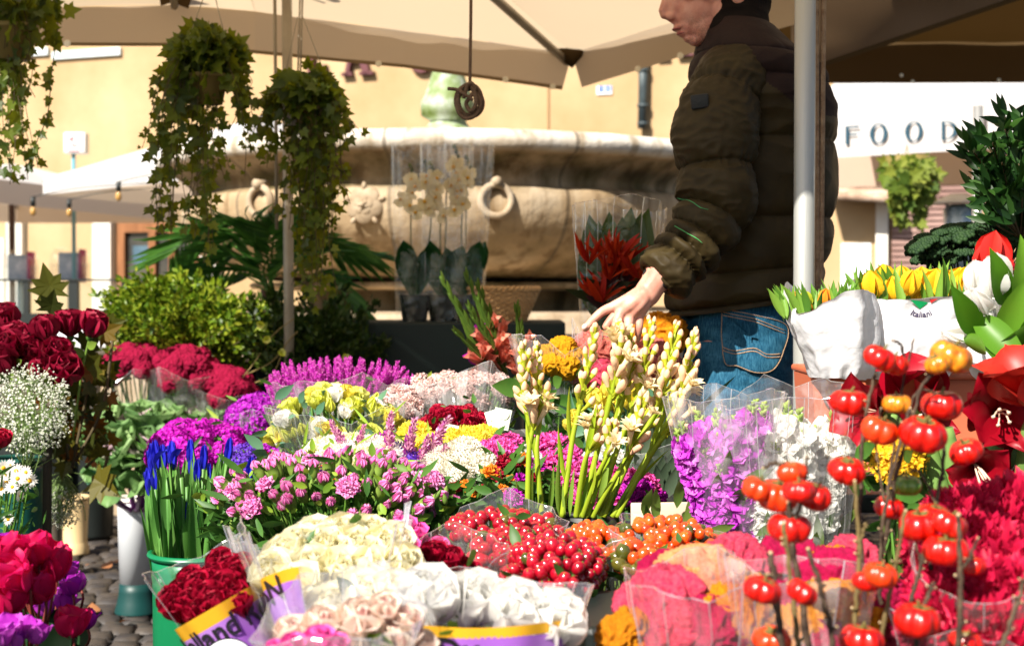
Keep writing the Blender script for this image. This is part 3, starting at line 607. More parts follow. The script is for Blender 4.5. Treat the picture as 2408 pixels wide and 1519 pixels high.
# head: turned a little down, seen in profile
Rt = Ry(-.28)
ell(b, 1708, -62, HD, (.098, .076, .098), Rt); ell(b, 1650, -38, HD, (.062, .064, .085), Rt); ell(b, 1648, 18, HD, (.058, .05, .06), Rt)
ell(b, 1662, 55, HD, (.046, .043, .045), Rt); ell(b, 1648, 84, HD, (.022, .026, .02), Rt); ell(b, 1623, 58, HD, (.03, .027, .032), Rt)
ell(b, 1697, 30, HD, (.05, .055, .055), Rt); ell(b, 1605, -46, HD, (.02, .045, .016)); 
cap(b, [W(1588, -42, HD), W(1571, -4, HD), W(1562, 26, HD)], [.010, .0115, .0125]); ell(b, 1564, 36, HD, (.0115, .012, .0095)); cap(b, [W(1570, 38, HD), W(1592, 50, HD)], [.009, .011])
for s in (-1, 1): ell(b, 1578, 39, HD+s*.0115, (.0115, .008, .0095)); ell(b, 1625, -15, HD+s*.035, (.02, .02, .02))
ell(b, 1594, 10, HD, (.024, .024, .040)); ell(b, 1606, -12, HD, (.022, .034, .036)); ell(b, 1600, 40, HD, (.018, .022, .022)); ell(b, 1596, 66, HD, (.0125, .021, .0062)); ell(b, 1592, 71, HD, (.008, .018, .004)); ell(b, 1606, 81, HD, (.012, .018, .0068)); ell(b, 1611, 76, HD, (.012, .015, .006)); ell(b, 1622, 92, HD, (.014, .018, .009)); ell(b, 1637, 96, HD, (.018, .021, .013))
for s in (-1, 1): ell(b, 1732, -20, HD+s*.07, (.018, .008, .03), Rt)
cap(b, [W(1712, 10, HD+.01), W(1740, 80, HD+.02), W(1755, 190, 3.12)], [.056, .06, .075], 20)
# trunk, pelvis, legs, far arm
cap(b, [W(1790, 200, 3.12), W(1790, 420, 3.12), W(1765, 620, 3.12), W(1745, 760, 3.12)], [.10, .105, .11, .12], 24)
cap(b, [W(1725, 240, 2.98), W(1800, 230, 3.28)], [.05, .05])
near_leg = [W(1722, 820, 3.06), W(1700, 1000, 3.04), W(1690, 1220, 3.03), W(1720, 1560, 3.06), W(1745, 1850, 3.08)]
far_leg = [W(1790, 820, 3.2), W(1815, 1000, 3.24), W(1810, 1230, 3.26), W(1840, 1560, 3.28), W(1860, 1800, 3.3)]
for lg in (near_leg, far_leg): cap(b, lg, [.09, .078, .06, .052, .04]); f = lg[-1]; cap(b, [A([f[0]+.03, f[1], .05]), A([f[0]-.16, f[1], .035])], [.045, .035])
cap(b, [W(1800, 230, 3.33), W(1780, 480, 3.36), W(1700, 640, 3.3), W(1660, 690, 3.22)], [.05, .042, .035, .028])
cap(b, [W(1660, 690, 3.22), W(1625, 720, 3.2)], [.03, .024])
for k in range(5): cap(b, [W(1630, 715+k*6, 3.18+.01*k), W(1605, 735+k*6, 3.17+.01*k), W(1596, 752+k*5, 3.17+.01*k)], [.009, .008, .007], 8)
# near arm and the hand
cap(b, [W(1715, 230, 2.96), W(1700, 470, 2.9), W(1610, 600, 2.86), W(1545, 655, 2.83)], [.05, .044, .038, .03])
HDp = 2.82
cap(b, [W(1556, 640, HDp), W(1538, 666, HDp), W(1522, 690, HDp)], [.0285, .0265, .027], 16)
kn = [(1441, 722, 2.805), (1459, 735, 2.80), (1481, 744, 2.803), (1503, 742, 2.812)]
for i, (x, y, d) in enumerate(kn): cap(b, [W(1532-6*i+8, 668+4*i, HDp), W((x+1528)/2, (y+680)/2+1, d-.004), W(x, y, d)], [.018, .0145, .0105], 12)
cap(b, [W(1528, 690, 2.822), W(1490, 722, 2.818)], [.022, .017])
cap(b, [W(1441, 722, 2.805), W(1418, 732, 2.80), W(1400, 747, 2.798), W(1376, 773, 2.80)], [.0108, .0095, .0088, .0072], 12)
cap(b, [W(1459, 735, 2.80), W(1449, 762, 2.79), W(1444, 785, 2.795), W(1446, 803, 2.81)], [.0105, .0095, .0085, .007], 12)
cap(b, [W(1481, 744, 2.803), W(1477, 772, 2.793), W(1474, 796, 2.80), W(1474, 815, 2.815)], [.0105, .0095, .0085, .007], 12)
cap(b, [W(1503, 742, 2.812), W(1503, 765, 2.805), W(1501, 783, 2.81), W(1499, 800, 2.822)], [.0098, .0085, .0078, .0064], 12)
cap(b, [W(1520, 700, 2.845), W(1478, 722, 2.868), W(1445, 745, 2.872), W(1425, 768, 2.868)], [.017, .0125, .0105, .008], 12)
for (x, y, d) in kn: ell(b, x, y, d-.004, (.0095, .009, .0095))
skin = newmat('skin')
def _skin():
    m, n, out = skin; L = n.links.new
    p = N(n, 'BsdfPrincipled'); p.inputs['Roughness'].default_value = .5; p.inputs['Subsurface Weight'].default_value = .25; p.inputs['Subsurface Radius'].default_value = (.01, .004, .002); p.inputs['Subsurface Scale'].default_value = .5
    tc = N(n, 'TexCoord'); t = N(n, 'TexNoise'); t.inputs['Scale'].default_value = 35; t.inputs['Detail'].default_value = 4; L(tc.outputs['Object'], t.inputs['Vector'])
    c = ramp(n, t.outputs[0], [(.35, (.50, .20, .145)), (.52, (.60, .28, .20)), (.68, (.66, .35, .26))])
    sx = N(n, 'SeparateXYZ'); L(tc.outputs['Object'], sx.inputs[0])
    # stubble over chin, lip and cheek
    vo = N(n, 'TexNoise'); vo.inputs['Scale'].default_value = 420; L(tc.outputs['Object'], vo.inputs['Vector'])
    st = ramp(n, vo.outputs[0], [(.45, (0, 0, 0)), (.6, (1, 1, 1))])
    e = N(n, 'VectorMath', operation='DISTANCE'); L(tc.outputs['Object'], e.inputs[0]); pc = W(1660, 88, HD)-ORG[man.name]; e.inputs[1].default_value = tuple(pc)
    mr = N(n, 'MapRange'); mr.inputs[1].default_value = .075; mr.inputs[2].default_value = .03; mr.inputs[3].default_value = 0; mr.inputs[4].default_value = .5; L(e.outputs['Value'], mr.inputs[0])
    mu = N(n, 'Math', operation='MULTIPLY'); L(mr.outputs[0], mu.inputs[0]); L(st, mu.inputs[1])
    mx = N(n, 'MixRGB'); L(mu.outputs[0], mx.inputs[0]); L(c, mx.inputs[1]); mx.inputs[2].default_value = (.09, .03, .015, 1); L(mx.outputs[0], p.inputs['Base Color'])
    bp = N(n, 'Bump'); bp.inputs['Strength'].default_value = .25; bp.inputs['Distance'].default_value = .001; t2 = N(n, 'TexNoise'); t2.inputs['Scale'].default_value = 260; t2.inputs['Detail'].default_value = 3; L(tc.outputs['Object'], t2.inputs['Vector']); L(t2.outputs[0], bp.inputs['Height']); L(bp.outputs[0], p.inputs['Normal'])
    L(p.outputs[0], out.inputs[0]); return m
skin = _skin()
VF = remesh(b, .0026, 5); body = MB().add(VF).build('body', skin, man)
lipm = hard('lip', [(.4, .12, .1)], .4, 3, 0)
b = MB(); ell(b, 1593, 70, HD, (.0118, .02, .0042)); ell(b, 1604, 80, HD, (.0128, .018, .0052)); b.build('lips', lipm, man)
b = MB(); 
for s in (-1, 1): ell(b, 1612, -15, HD+s*.033, (.014, .012, .012))
b.build('eyes', hard('eye_white', [(.6, .6, .6)], .2, 3, 0), man)
b = MB(); ell(b, 1722, -88, HD, (.104, .083, .095), Rt); V, Fc, _ = b.tmpl(); V = V+.004*nz(V, 60)[:, None]; MB().add((V, Fc)).build('hair', soft('brown_hair', [(.04, .02, .01), (.08, .045, .02)], 0, .6), man)
b = MB(); b.add(sph(10, 6, (.0052, .0022, .0066)), 0, mat4(W(1375, 768, 2.7925), Ry(.7)@Rx(.1))); b.build('fingernail', soft('nail', [(.8, .55, .48)], 0, .3), man)

def sm(x): return x*x*(3-2*x)
def loft(keys, seams, amp, n=96, m=150, seed=0., wr=.006, d0=3.12, vfreq=(6, 6, 16), power=.42, end=None):
    """keys: (centre px, centre py, depth, half-width px, half-depth m, tilt rad). rings run down the body; seams are values of the row parameter (0..1)"""
    K = A(keys, float); t = np.linspace(0, 1, m); kt = np.linspace(0, 1, len(K))
    S = spline(K, m)
    V = np.empty((m, n, 3)); a = np.arange(n)*2*PI/n
    for i in range(m):
        cx, cyy, d, hw, hd, tl = S[i]; c = W(cx, cyy, d); r1 = mm(hw, d)
        sc_ = sorted(seams); q = t[i]; lo = max([s for s in sc_ if s <= q] or [-.12]); hi = min([s for s in sc_ if s > q] or [1.12]); f = (q-lo)/(hi-lo)
        puff = amp*(np.clip(math.sin(PI*f), 0, 1)**power-.6)*min(1, (hi-lo)/.14)
        if amp: ed = max(0, 1-abs(math.sin(PI*f))*1.5); puff = puff+.006*ed*(1-ed*.5)*np.array([mnoise.noise(Vector((math.cos(q_)*11, math.sin(q_)*11, q[()]*3 if 0 else t[i]*7+seed))) for q_ in a])
        ct, st = math.cos(tl), math.sin(tl)
        x = (r1+puff)*np.cos(a); y = (hd+puff)*np.sin(a)
        V[i, :, 0] = c[0]+x*ct; V[i, :, 1] = c[1]+y; V[i, :, 2] = c[2]-x*st
    V = V.reshape(-1, 3)
    W3 = V*A([vfreq])
    k1 = A([mnoise.noise(Vector(p)+Vector((seed, 0, 0))) for p in W3]); k2 = A([abs(mnoise.noise(Vector(p*2.3)+Vector((seed, 9, 0)))) for p in W3])
    ctr = np.repeat(A([W(s[0], s[1], s[2]) for s in S]), n, 0); dv = V-ctr; dv /= np.linalg.norm(dv, axis=1)[:, None]+1e-9
    V = V+dv*((k1*1.1-k2*1.3)*wr)[:, None]
    return V, gridF(n, m, True)
def loft_arm(pts, rad, seams, amp, n=72, m=190, seed=2., wr=.005, flat=1.):
    P = spline(pts, m); R_ = np.interp(np.linspace(0, 1, m), np.linspace(0, 1, len(rad)), rad); out = []; Tn = np.gradient(P, axis=0); a = np.arange(n)*2*PI/n; t = np.linspace(0, 1, m)
    for i in range(m):
        z = nrm(Tn[i]); y = nrm(A([0, 1., 0])-z[1]*z); x = np.cross(y, z)
        q = t[i]; sa = [s+0 for s in seams]; lo = max([s for s in sa if s <= q] or [-.1]); hi = min([s for s in sa if s > q] or [1.1]); f = (q-lo)/(hi-lo)
        pf = amp*(np.clip(math.sin(PI*f), 0, 1)**.45-.55)*min(1, ((hi-lo)/.1)**.5)
        ed = max(0, 1-abs(math.sin(PI*f))*1.4); r_ = R_[i]+pf*(1+.25*np.sin(a*3+i*.1))+.007*ed*A([mnoise.noise(Vector((math.cos(q_)*7, math.sin(q_)*7, t[i]*9+seed))) for q_ in a])
        out.append(P[i]+(r_*np.cos(a))[:, None]*x+(r_*flat*np.sin(a))[:, None]*y)
    V = np.concatenate(out); 
    k1 = A([mnoise.noise(Vector((p[0]*12, p[1]*8, p[2]*16))+Vector((seed, 0, 0))) for p in V]); k2 = A([abs(mnoise.noise(Vector((p[0]*34, p[1]*24, p[2]*50))+Vector((seed, 5, 0)))) for p in V])
    ctr = np.repeat(P, n, 0); dv = V-ctr; dv /= np.linalg.norm(dv, axis=1)[:, None]+1e-9
    return V+dv*((k1*1.2-k2*1.7)*wr)[:, None], gridF(n, m, True)
def fabric(name, cols, rough, bump, bs, spec=.3, sheen=0.):
    m = hard(name, cols, rough, 14, bump, bs, spec=spec); m.node_tree.nodes['Principled BSDF'].inputs['Sheen Weight'].default_value = sheen; return m
olive = fabric('olive_nylon', [(.023, .015, .0038), (.036, .025, .007)], .62, .25, 60, .2)
maroon = fabric('dark_maroon_cloth', [(.013, .005, .004), (.018, .008, .006)], .8, .3, 120, .25)
keys = [(1742, 60, 3.10, 76, .095, .1), (1752, 100, 3.11, 104, .14, .12), (1772, 150, 3.12, 148, .19, .08), (1786, 215, 3.12, 166, .2, .03), (1790, 300, 3.12, 172, .185, 0),
        (1788, 400, 3.12, 176, .18, 0), (1782, 500, 3.12, 178, .18, 0), (1772, 580, 3.12, 178, .18, -.03), (1755, 650, 3.12, 182, .182, -.1), (1742, 700, 3.12, 176, .18, -.13), (1738, 722, 3.12, 164, .172, -.14)]
seams = [.19, .28, .44, .62, .78, .93]
VF = loft(keys, seams, .016, 180, 320, 1., .006, vfreq=(6, 6, 9))
# close the hem inwards
V, Fc = VF; n_ = 180; last = V[-n_:]; c_ = last.mean(0); inner = c_+(last-c_)*.86+A([0, 0, .012]); V = np.concatenate([V, inner]); k = len(V)-2*n_; j = np.arange(n_)
Fc = np.concatenate([Fc, np.stack([k+j, k+(j+1) % n_, k+n_+(j+1) % n_, k+n_+j], 1)])
cz = V[Fc[:, 0], 2]; cxx = V[Fc[:, 0], 0]; mi = (cz > W(0, 190, 3.12)[2]-np.clip((cxx-W(1720, 0, 3.12)[0])/.12, 0, 1)*.09).astype(int)
b = MB(); b.add((V, Fc), mi)
apts = [W(1735, 165, 3.0), W(1700, 230, 2.95), W(1682, 330, 2.92), W(1685, 430, 2.9), W(1680, 495, 2.885), W(1640, 560, 2.865), W(1590, 615, 2.845), W(1556, 652, 2.832), W(1548, 660, 2.83)]
arad = [.062, .080, .082, .076, .072, .060, .056, .05, .034]
VF = loft_arm(apts, arad, [.12, .33, .53, .63, .70, .75, .955], .024, 120, 340, 3., .004)
b.add(VF, 0)
VF = loft_arm([W(1820, 170, 3.25), W(1812, 330, 3.33), W(1790, 470, 3.36), W(1720, 600, 3.32), W(1672, 670, 3.24)], [.07, .075, .068, .06, .045], [.15, .4, .6, .8], .012, 40, 80, 4., .004); b.add(VF, 0)
jk = b.build('jacket', [olive, maroon], man)
b = MB(); V, Fc = loft([(1735, 112, 3.11, 98, .12, .25), (1735, 70, 3.105, 84, .1, .3), (1738, 30, 3.1, 76, .085, .32), (1742, 2, 3.1, 72, .078, .3), (1745, -12, 3.1, 70, .076, .3), (1745, -14, 3.1, 60, .068, .3)], [], .006, 72, 60, 5., .006)
b.add((V, Fc)); b.build('collar', fabric('black_knit', [(.006, .004, .0035), (.01, .007, .006)], .85, .5, 200, .1), man)
b = MB(); p = drape(jk, [W(1649, 236, 2.835)], .0045)[0]; b.add(bbox(-.018, -.004, -.0145, .018, .004, .0145, .003), 0, mat4(p, Rz(-.25)@Ry(-.09))); b.build('sleeve_patch', fabric('black_patch', [(.012, .014, .014)], .6, .3, 200), jk)
b = MB(); V, Fc = loft_arm([W(1557, 648, 2.832), W(1550, 657, 2.83), W(1545, 663, 2.829), W(1543, 666, 2.829)], [.030, .0335, .034, .030], [], 0, 40, 12, 1., 0); b.add((V, Fc)); b.build('cuff', fabric('black_knit_cuff', [(.01, .01, .01)], .8, .5, 200), jk)
for k, (pts, col) in enumerate((([(1608, 458), (1630, 470), (1650, 487), (1668, 492)], (.05, .3, .1)), ([(1590, 530), (1612, 545), (1640, 562), (1652, 572)], (.07, .35, .1)))):
    b = MB(); b.add(tube(drape(jk, spline([W(x, y, 2.79) for i, (x, y) in enumerate(pts)], 14), .0015), [.0009]*10+[.0006]*4, 5))
    tag(b.build('green_thread', soft('green_stalk', [col], 0, .6), loc=W(pts[0][0], pts[0][1], 2.79)), ['thin green stalk lying in the crease at the elbow of the sleeve', 'thin green stalk lying across the lower sleeve above the cuff'][k], 'stalk')
# jeans
def denim():
    m, n, out = newmat('blue_denim'); L = n.links.new
    p = N(n, 'BsdfPrincipled'); p.inputs['Roughness'].default_value = .8; p.inputs['Specular IOR Level'].default_value = .2
    tc = N(n, 'TexCoord'); t = N(n, 'TexNoise'); t.inputs['Scale'].default_value = 7; t.inputs['Detail'].default_value = 3; L(tc.outputs['Object'], t.inputs['Vector'])
    mp = N(n, 'Mapping'); mp.inputs['Scale'].default_value = (500, 500, 60); L(tc.outputs['Object'], mp.inputs[0]); t2 = N(n, 'TexNoise'); t2.inputs['Scale'].default_value = 1; L(mp.outputs[0], t2.inputs['Vector'])
    mu = N(n, 'Math', operation='MULTIPLY_ADD'); mu.inputs[1].default_value = .55; L(t2.outputs[0], mu.inputs[0]); m2 = N(n, 'Math', operation='MULTIPLY'); m2.inputs[1].default_value = .6; L(t.outputs[0], m2.inputs[0]); L(m2.outputs[0], mu.inputs[2])
    L(ramp(n, mu.outputs[0], [(.38, (.0015, .022, .05)), (.55, (.005, .06, .115)), (.75, (.04, .16, .25))]), p.inputs['Base Color'])
    bp = N(n, 'Bump'); bp.inputs['Strength'].default_value = .4; bp.inputs['Distance'].default_value = .001; L(t2.outputs[0], bp.inputs['Height']); L(bp.outputs[0], p.inputs['Normal']); L(p.outputs[0], out.inputs[0]); return m
den = denim()
b = MB()
b.add(loft([(1742, 672, 3.11, 136, .15, .05), (1742, 760, 3.11, 140, .155, 0), (1740, 850, 3.11, 136, .155, 0), (1735, 930, 3.11, 124, .14, 0), (1735, 975, 3.11, 95, .11, 0)], [], 0, 96, 80, 7., .005, vfreq=(9, 9, 16)), 0)
b.add(loft([(1712, 800, 3.06, 100, .1, 0), (1706, 900, 3.05, 104, .1, 0), (1694, 1000, 3.04, 96, .096, 0), (1686, 1120, 3.03, 84, .085, 0), (1688, 1260, 3.03, 76, .075, 0), (1705, 1500, 3.06, 66, .066, 0), (1738, 1800, 3.08, 60, .062, 0), (1742, 1850, 3.08, 62, .064, 0)], [], 0, 72, 110, 8., .006, vfreq=(8, 8, 20)), 0)
b.add(loft([(1795, 800, 3.2, 90, .09, 0), (1812, 920, 3.23, 88, .09, 0), (1815, 1100, 3.25, 78, .08, 0), (1815, 1280, 3.26, 68, .07, 0), (1840, 1560, 3.28, 62, .064, 0), (1858, 1780, 3.3, 56, .06, 0), (1860, 1800, 3.3, 58, .06, 0)], [], 0, 60, 90, 9., .006), 0)
jeans = b.build('jeans', den, man)
def surf_y(px, py):
    """depth of the near side of the jeans seat at a view point"""
    cx, hw, hd = 1742, 139, .155; u = np.clip((px-cx)/hw, -.97, .97); return 3.11-hd*math.sqrt(1-u*u)-.006
pk = [(1694, 722), (1768, 735), (1848, 762), (1862, 745), (1852, 790), (1838, 850), (1800, 874), (1757, 872), (1722, 852), (1697, 850), (1692, 790)]
out = [(1694, 724), (1770, 738), (1856, 765), (1846, 830), (1818, 872), (1775, 878), (1730, 862), (1697, 848)]
cxp, cyp = 1772, 800
def ringpts(s, off): return list(drape(jeans, [W(cxp+(x-cxp)*s, cyp+(y-cyp)*s, 2.97) for x, y in spline([(x, y, 0) for x, y in out+[out[0]]], 60)[:, :2]], off))
b = MB(); R0, R1 = A(ringpts(1., -.004)), A(ringpts(1., .0035)); lay = [R0, R1]+[A(ringpts(s, .004)) for s in (.9, .7, .5, .3, .1)]
b.add((np.concatenate(lay), gridF(60, len(lay), True))); pkt = b.build('back_pocket', den, jeans)
st_m = hard('tan_stitching', [(.35, .2, .1), (.5, .33, .2)], .8, 200, 0)
b = MB(); q = ringpts(.96, .0048); b.add(tube(q+[q[0]], .0008, 5))
for dy in (10, 17): b.add(tube(drape(jeans, [W(1698+74*t, 724+dy+15*t+(0 if t < 1 else (t-1)*13), 2.97) for t in np.linspace(0.02, 2.05, 20)], .0048), .0008, 5))
for dy in (0, 7): b.add(tube(drape(jeans, spline([W(x, y+dy, 2.97) for x, y in ((1698, 816), (1725, 824), (1770, 818), (1800, 832), (1836, 832))], 24), .0048), .001, 5))
b.build('stitching', st_m, pkt)
b = MB()
for off in (-3, 3): b.add(tube(drape(jeans, spline([W(x+off, y, dd) for x, y, dd in ((1650, 735, 3.01), (1645, 800, 3.0), (1645, 900, 2.985), (1640, 1000, 2.975), (1636, 1100, 2.97), (1645, 1220, 2.97))], 40), .0005), .0008, 5))
b.build('side_seam', hard('blue_seam', [(.03, .13, .2)], .8, 30, 0), jeans)
b = MB()
for f in (near_leg[-1], far_leg[-1]): cap(b, [A([f[0]+.05, f[1], .045]), A([f[0]-.05, f[1], .05]), A([f[0]-.2, f[1], .035])], [.045, .052, .036])
VF = remesh(b, .006, 3); MB().add(VF).build('shoes', hard('brown_leather', [(.08, .04, .02)], .5, 5, .1), man)
# ---------------------------------------------------------------- flower kit
def prof(kind, t):
    t = np.clip(t, 0, 1)
    if kind == 'round': return np.clip(.25+.75*np.sin(PI*np.minimum(t*.62+.06, 1)), 0, 1)*np.sqrt(np.clip(1-t**5, 0, 1))
    if kind == 'point': return np.sin(PI*t**.8)**.8*(1-.0*t)
    if kind == 'fan': return (.12+.88*t**.8)*np.sqrt(np.clip(1-t**9, 0, 1))
    if kind == 'strap': return np.sqrt(np.clip(1-(2*t-1)**6, 0, 1))*.9+.02
    if kind == 'leaf': return np.sin(PI*np.clip(t, 0, 1)**.75)
def petal(L, Wd, kind='round', angs=(0,), cup=.3, nu=5, nv=6, ruf=0., rk=5., seed=0, edge=0.):
    def f(u, v):
        t = np.linspace(0, 1, 41); th = np.interp(t, np.linspace(0, 1, len(angs)), angs)
        zz = np.concatenate([[0], np.cumsum(np.cos(th[:-1]))])*L/40; yy = np.concatenate([[0], np.cumsum(np.sin(th[:-1]))])*L/40
        s = 2*u-1; w_ = Wd/2*prof(kind, v); x = s*w_; z = np.interp(v, t, zz); y = np.interp(v, t, yy); a = np.interp(v, t, th)
        off = -cup*w_*s*s + ruf*v**1.5*np.sin(rk*s+seed*1.7+4*v)
        ex = edge*v**3*np.sin(9*s+seed*2.3)
        return x, y+off*np.cos(a)+ex*np.sin(a), z-off*np.sin(a)+ex*np.cos(a)
    return surf(f, nu, nv)
def rose_t(seed=0, open_=.5, n=24, sepals=True):
    """height about 1, opening up +Z; materials 0 petal 1 green"""
    r = np.random.default_rng(seed); b = MB()
    lay = [(4, .80, .50, (.30, -.10, -.25, -.1), .85), (5, .86, .66, (.55, -.02, -.22, .05), .7), (5, .90, .90, (.80, .05, -.12, .2+.35*open_), .5), (max(3, n//5), .88, .98, (1.05, .22+.3*open_, .05+.25*open_, .5+.8*open_), .36)]
    k = 0
    for j, (m_, Lp, Wp, an, cu) in enumerate(lay):
        for i in range(m_):
            q = r.uniform(-.06, .06); V = petal(Lp+r.uniform(-.04, .03), Wp*r.uniform(.92, 1.06), 'round', tuple(a+q for a in an), cu, 11, 11, .008+.007*j, 2.4, k, .004); k += 1
            b.add(V, 0, mat4((0, 0, .0), Rz(i*2*PI/m_+j*.7+r.uniform(-.15, .15))@Rx(r.uniform(-.05, .05))))
    if sepals:
        for i in range(5): b.add(petal(.5, .2, 'point', (1.2, .5, .9), .2, 3, 5), 1, mat4((0, 0, 0), Rz(i*1.257+.3)))
        b.add(sph(8, 6, (.12, .12, .12)), 1, None, A([0, 0, -.03]))
    return b
def carn_t(seed=0, n=52, dome=1.5):
    r = np.random.default_rng(seed); b = MB()
    for i in range(n):
        f = (i/(n-1))**.7; a = dome*f
        b.add(petal(.62+r.uniform(-.08, .08), .52, 'fan', (a*.35, a*.8, a+.25), .1, 9, 5, .07, 7, i, .035), 0, mat4((0, 0, 0), Rz(i*2.4)@Rx(r.uniform(-.1, .1))))
    b.add(lathe([(.02, -.5), (.13, -.45), (.17, -.15), (.2, .05)], 8), 1); return b
def bud_t(seed=0):
    """pink carnation bud in a green calyx"""
    r = np.random.default_rng(seed); b = MB()
    for i in range(9): b.add(petal(.72, .5, 'round', (.45, -.15, -.5+.12*(i > 4)), .8, 5, 6, .03, 4, i, .03), 0, mat4((0, 0, .3), Rz(i*2.4)))
    b.add(lathe([(.03, -.25), (.15, -.15), (.23, .1), (.26, .35), (.25, .5), (.3, .62)], 10), 1)
    for i in range(5): b.add(petal(.42, .2, 'point', (.2, .35), .3, 3, 4), 1, mat4((.2*math.cos(i*1.257), .2*math.sin(i*1.257), .4), Rz(i*1.257-PI/2)))
    return b
def pompon_t(seed=0, n=260, flat=.9, L=.16, wd=.085):
    r = np.random.default_rng(seed); b = MB(); p = petal(L, wd, 'strap', (.0, .5), .5, 3, 3)
    for i in range(n):
        z = 1-1.55*i/n; a = i*2.39996; q = math.sqrt(max(0, 1-z*z)); d = A([q*math.cos(a), q*math.sin(a), z])
        b.add(p, 0, mat4(d*A([.42, .42, .42*flat]), frame(d+A([0, 0, .25]), 0)@Rz(r.uniform(0, 6)), r.uniform(.9, 1.2)))
    b.add(sph(14, 10, (.43, .43, .40*flat)), 0); return b
def tulip_t(seed=0, op=0.):
    r = np.random.default_rng(seed); b = MB()
    for i in range(6): b.add(petal(1., .74, 'leaf' if i % 2 else 'round', (.75+op*.3, .02+op*.25, -.22+op*.3, -.45+op*.5), .34, 9, 10, .008, 3, i), 0, mat4((0, 0, 0), Rz(i*PI/3+r.uniform(-.1, .1))))
    return b
def star_t(n=6, L=.5, wd=.2, angs=(.3, 1.1, 1.5), tubeL=.5, tr=.07, kind='point', eye=True):
    b = MB()
    for i in range(n): b.add(petal(L, wd, kind, angs, .3, 3, 5), 0, mat4((0, 0, tubeL), Rz(i*2*PI/n)@Rx(.12*(i % 2))))
    b.add(tube([(0, 0, 0), (0, 0, tubeL*.6), (0, 0, tubeL)], [tr*.45, tr*.6, tr], 6), 1)
    return b
def floret_cluster(seed, n=26, R_=.5, fs=.17, flat=.6, k=5):
    r = np.random.default_rng(seed); b = MB()
    fl = MB()
    for i in range(k): fl.add(petal(.5, .46, 'fan', (.9, 1.45), .1, 3, 4, .04, 3, i), 0, mat4((0, 0, 0), Rz(i*2*PI/k)))
    V, Fc, _ = fl.tmpl(); 
    for i in range(n):
        z = 1-.95*i/n; a = i*2.4; q = math.sqrt(max(0, 1-z*z)); d = A([q*math.cos(a), q*math.sin(a), z])
        b.add((V, Fc), 0, mat4(d*A([R_, R_, R_*flat]), frame(d+r.normal(0, .25, 3), r.uniform(0, 6)), fs*2*r.uniform(.8, 1.15)))
    for i in range(8): a = i*2.4; b.add(tube([(0, 0, -.6), (R_*.6*math.cos(a), R_*.6*math.sin(a), R_*flat*.5)], .02, 4), 1)
    return b
def comb_t(seed=0, n=64, ridge=.22):
    """velvety folded cockscomb"""
    V, Fc = sph(n, n*2//3, (.5, .5, .42)); out = []
    for p in V:
        q = Vector(p)*4.2+Vector((seed*7.3, 0, 0)); w_ = mnoise.noise_vector(q*.7)*.9
        h = 1-abs(mnoise.noise(q+w_))*4; h = max(-.6, h); k = mnoise.noise(q*6)*.02+.09*(.5-min(1, mnoise.voronoi(Vector(p)*(13 if n > 80 else 9))[0][0]*1.6))
        out.append(A(p)*(1+ridge*h*(.62 if n > 80 else .55)+k+.12*mnoise.noise(Vector(p)*2+Vector((seed, 0, 0)))))
    V = A(out); V[:, 2] = np.where(V[:, 2] < -.1, -.1+(V[:, 2]+.1)*1.2, V[:, 2]); return MB().add((V, Fc), 0).add(tube([(0, 0, -.9), (0, 0, -.3)], [.05, .12], 8), 1)
def plume_t(seed=0, n=150, H=1., R0=.16, up=.6):
    r = np.random.default_rng(seed); b = MB(); p = petal(.13, .06, 'point', (.2, .5), .3, 3, 4)
    for i in range(n):
        t = (i+.5)/n; rad = R0*(math.sin(PI*min(1, (t*.82+.12)))**.8)*(1-t*.4); a = i*2.4
        d = A([math.cos(a), math.sin(a), up+t*1.2]); b.add(p, 0, mat4((rad*.6*math.cos(a), rad*.6*math.sin(a), t*H), frame(d, r.uniform(0, 6)), r.uniform(.8, 1.4)*(1-.3*t)))
    b.add(tube([(0, 0, -.4), (0, 0, H*.5), (0, 0, H)], [.03, R0*.5, .01], 7), 0); return b
def stock_t(seed=0, n=60, H=1.):
    """tall spike of ruffled florets, green buds at its tip; materials petal, green"""
    r = np.random.default_rng(seed); b = MB(); fl = []
    for s in range(3):
        f = MB()
        for i in range(9): f.add(petal(.11, .115, 'round', (.4+.6*(i > 3), .9, 1.5), .15, 5, 5, .012, 4, i+s), 0, mat4((0, 0, 0), Rz(i*2.4)))
        fl.append(f.tmpl()[:2])
    for i in range(n):
        t = .05+.85*(i/n); a = i*2.4; d = A([math.cos(a), math.sin(a), .45]); rr = .055*(1-.5*t)
        b.add(fl[i % 3], 0, mat4((rr*math.cos(a), rr*math.sin(a), t*H), frame(d, r.uniform(0, 6)), r.uniform(.9, 1.2)*(1.15-.5*t)))
    for i in range(14):
        t = .86+.14*i/14; a = i*2.4; rr = .035*(1-(t-.86)*6); b.add(sph(6, 5, (.012, .012, .024)), 1, mat4((rr*math.cos(a), rr*math.sin(a), t*H), frame((math.cos(a), math.sin(a), 1.2))))
    b.add(tube([(0, 0, -.5), (0, 0, H)], [.022, .01], 6), 1); return b
def daisy_t(seed=0, n=16):
    b = MB(); r = np.random.default_rng(seed)
    for i in range(n): b.add(petal(.5, .13, 'strap', (1.25, 1.5+r.uniform(-.1, .2)), .2, 3, 4), 0, mat4((0, 0, 0), Rz(i*2*PI/n+r.uniform(-.1, .1))))
    b.add(sph(10, 6, (.13, .13, .08)), 2, None, A([0, 0, .04])); b.add(tube([(0, 0, -.3), (0, 0, 0)], .03, 5), 1); return b
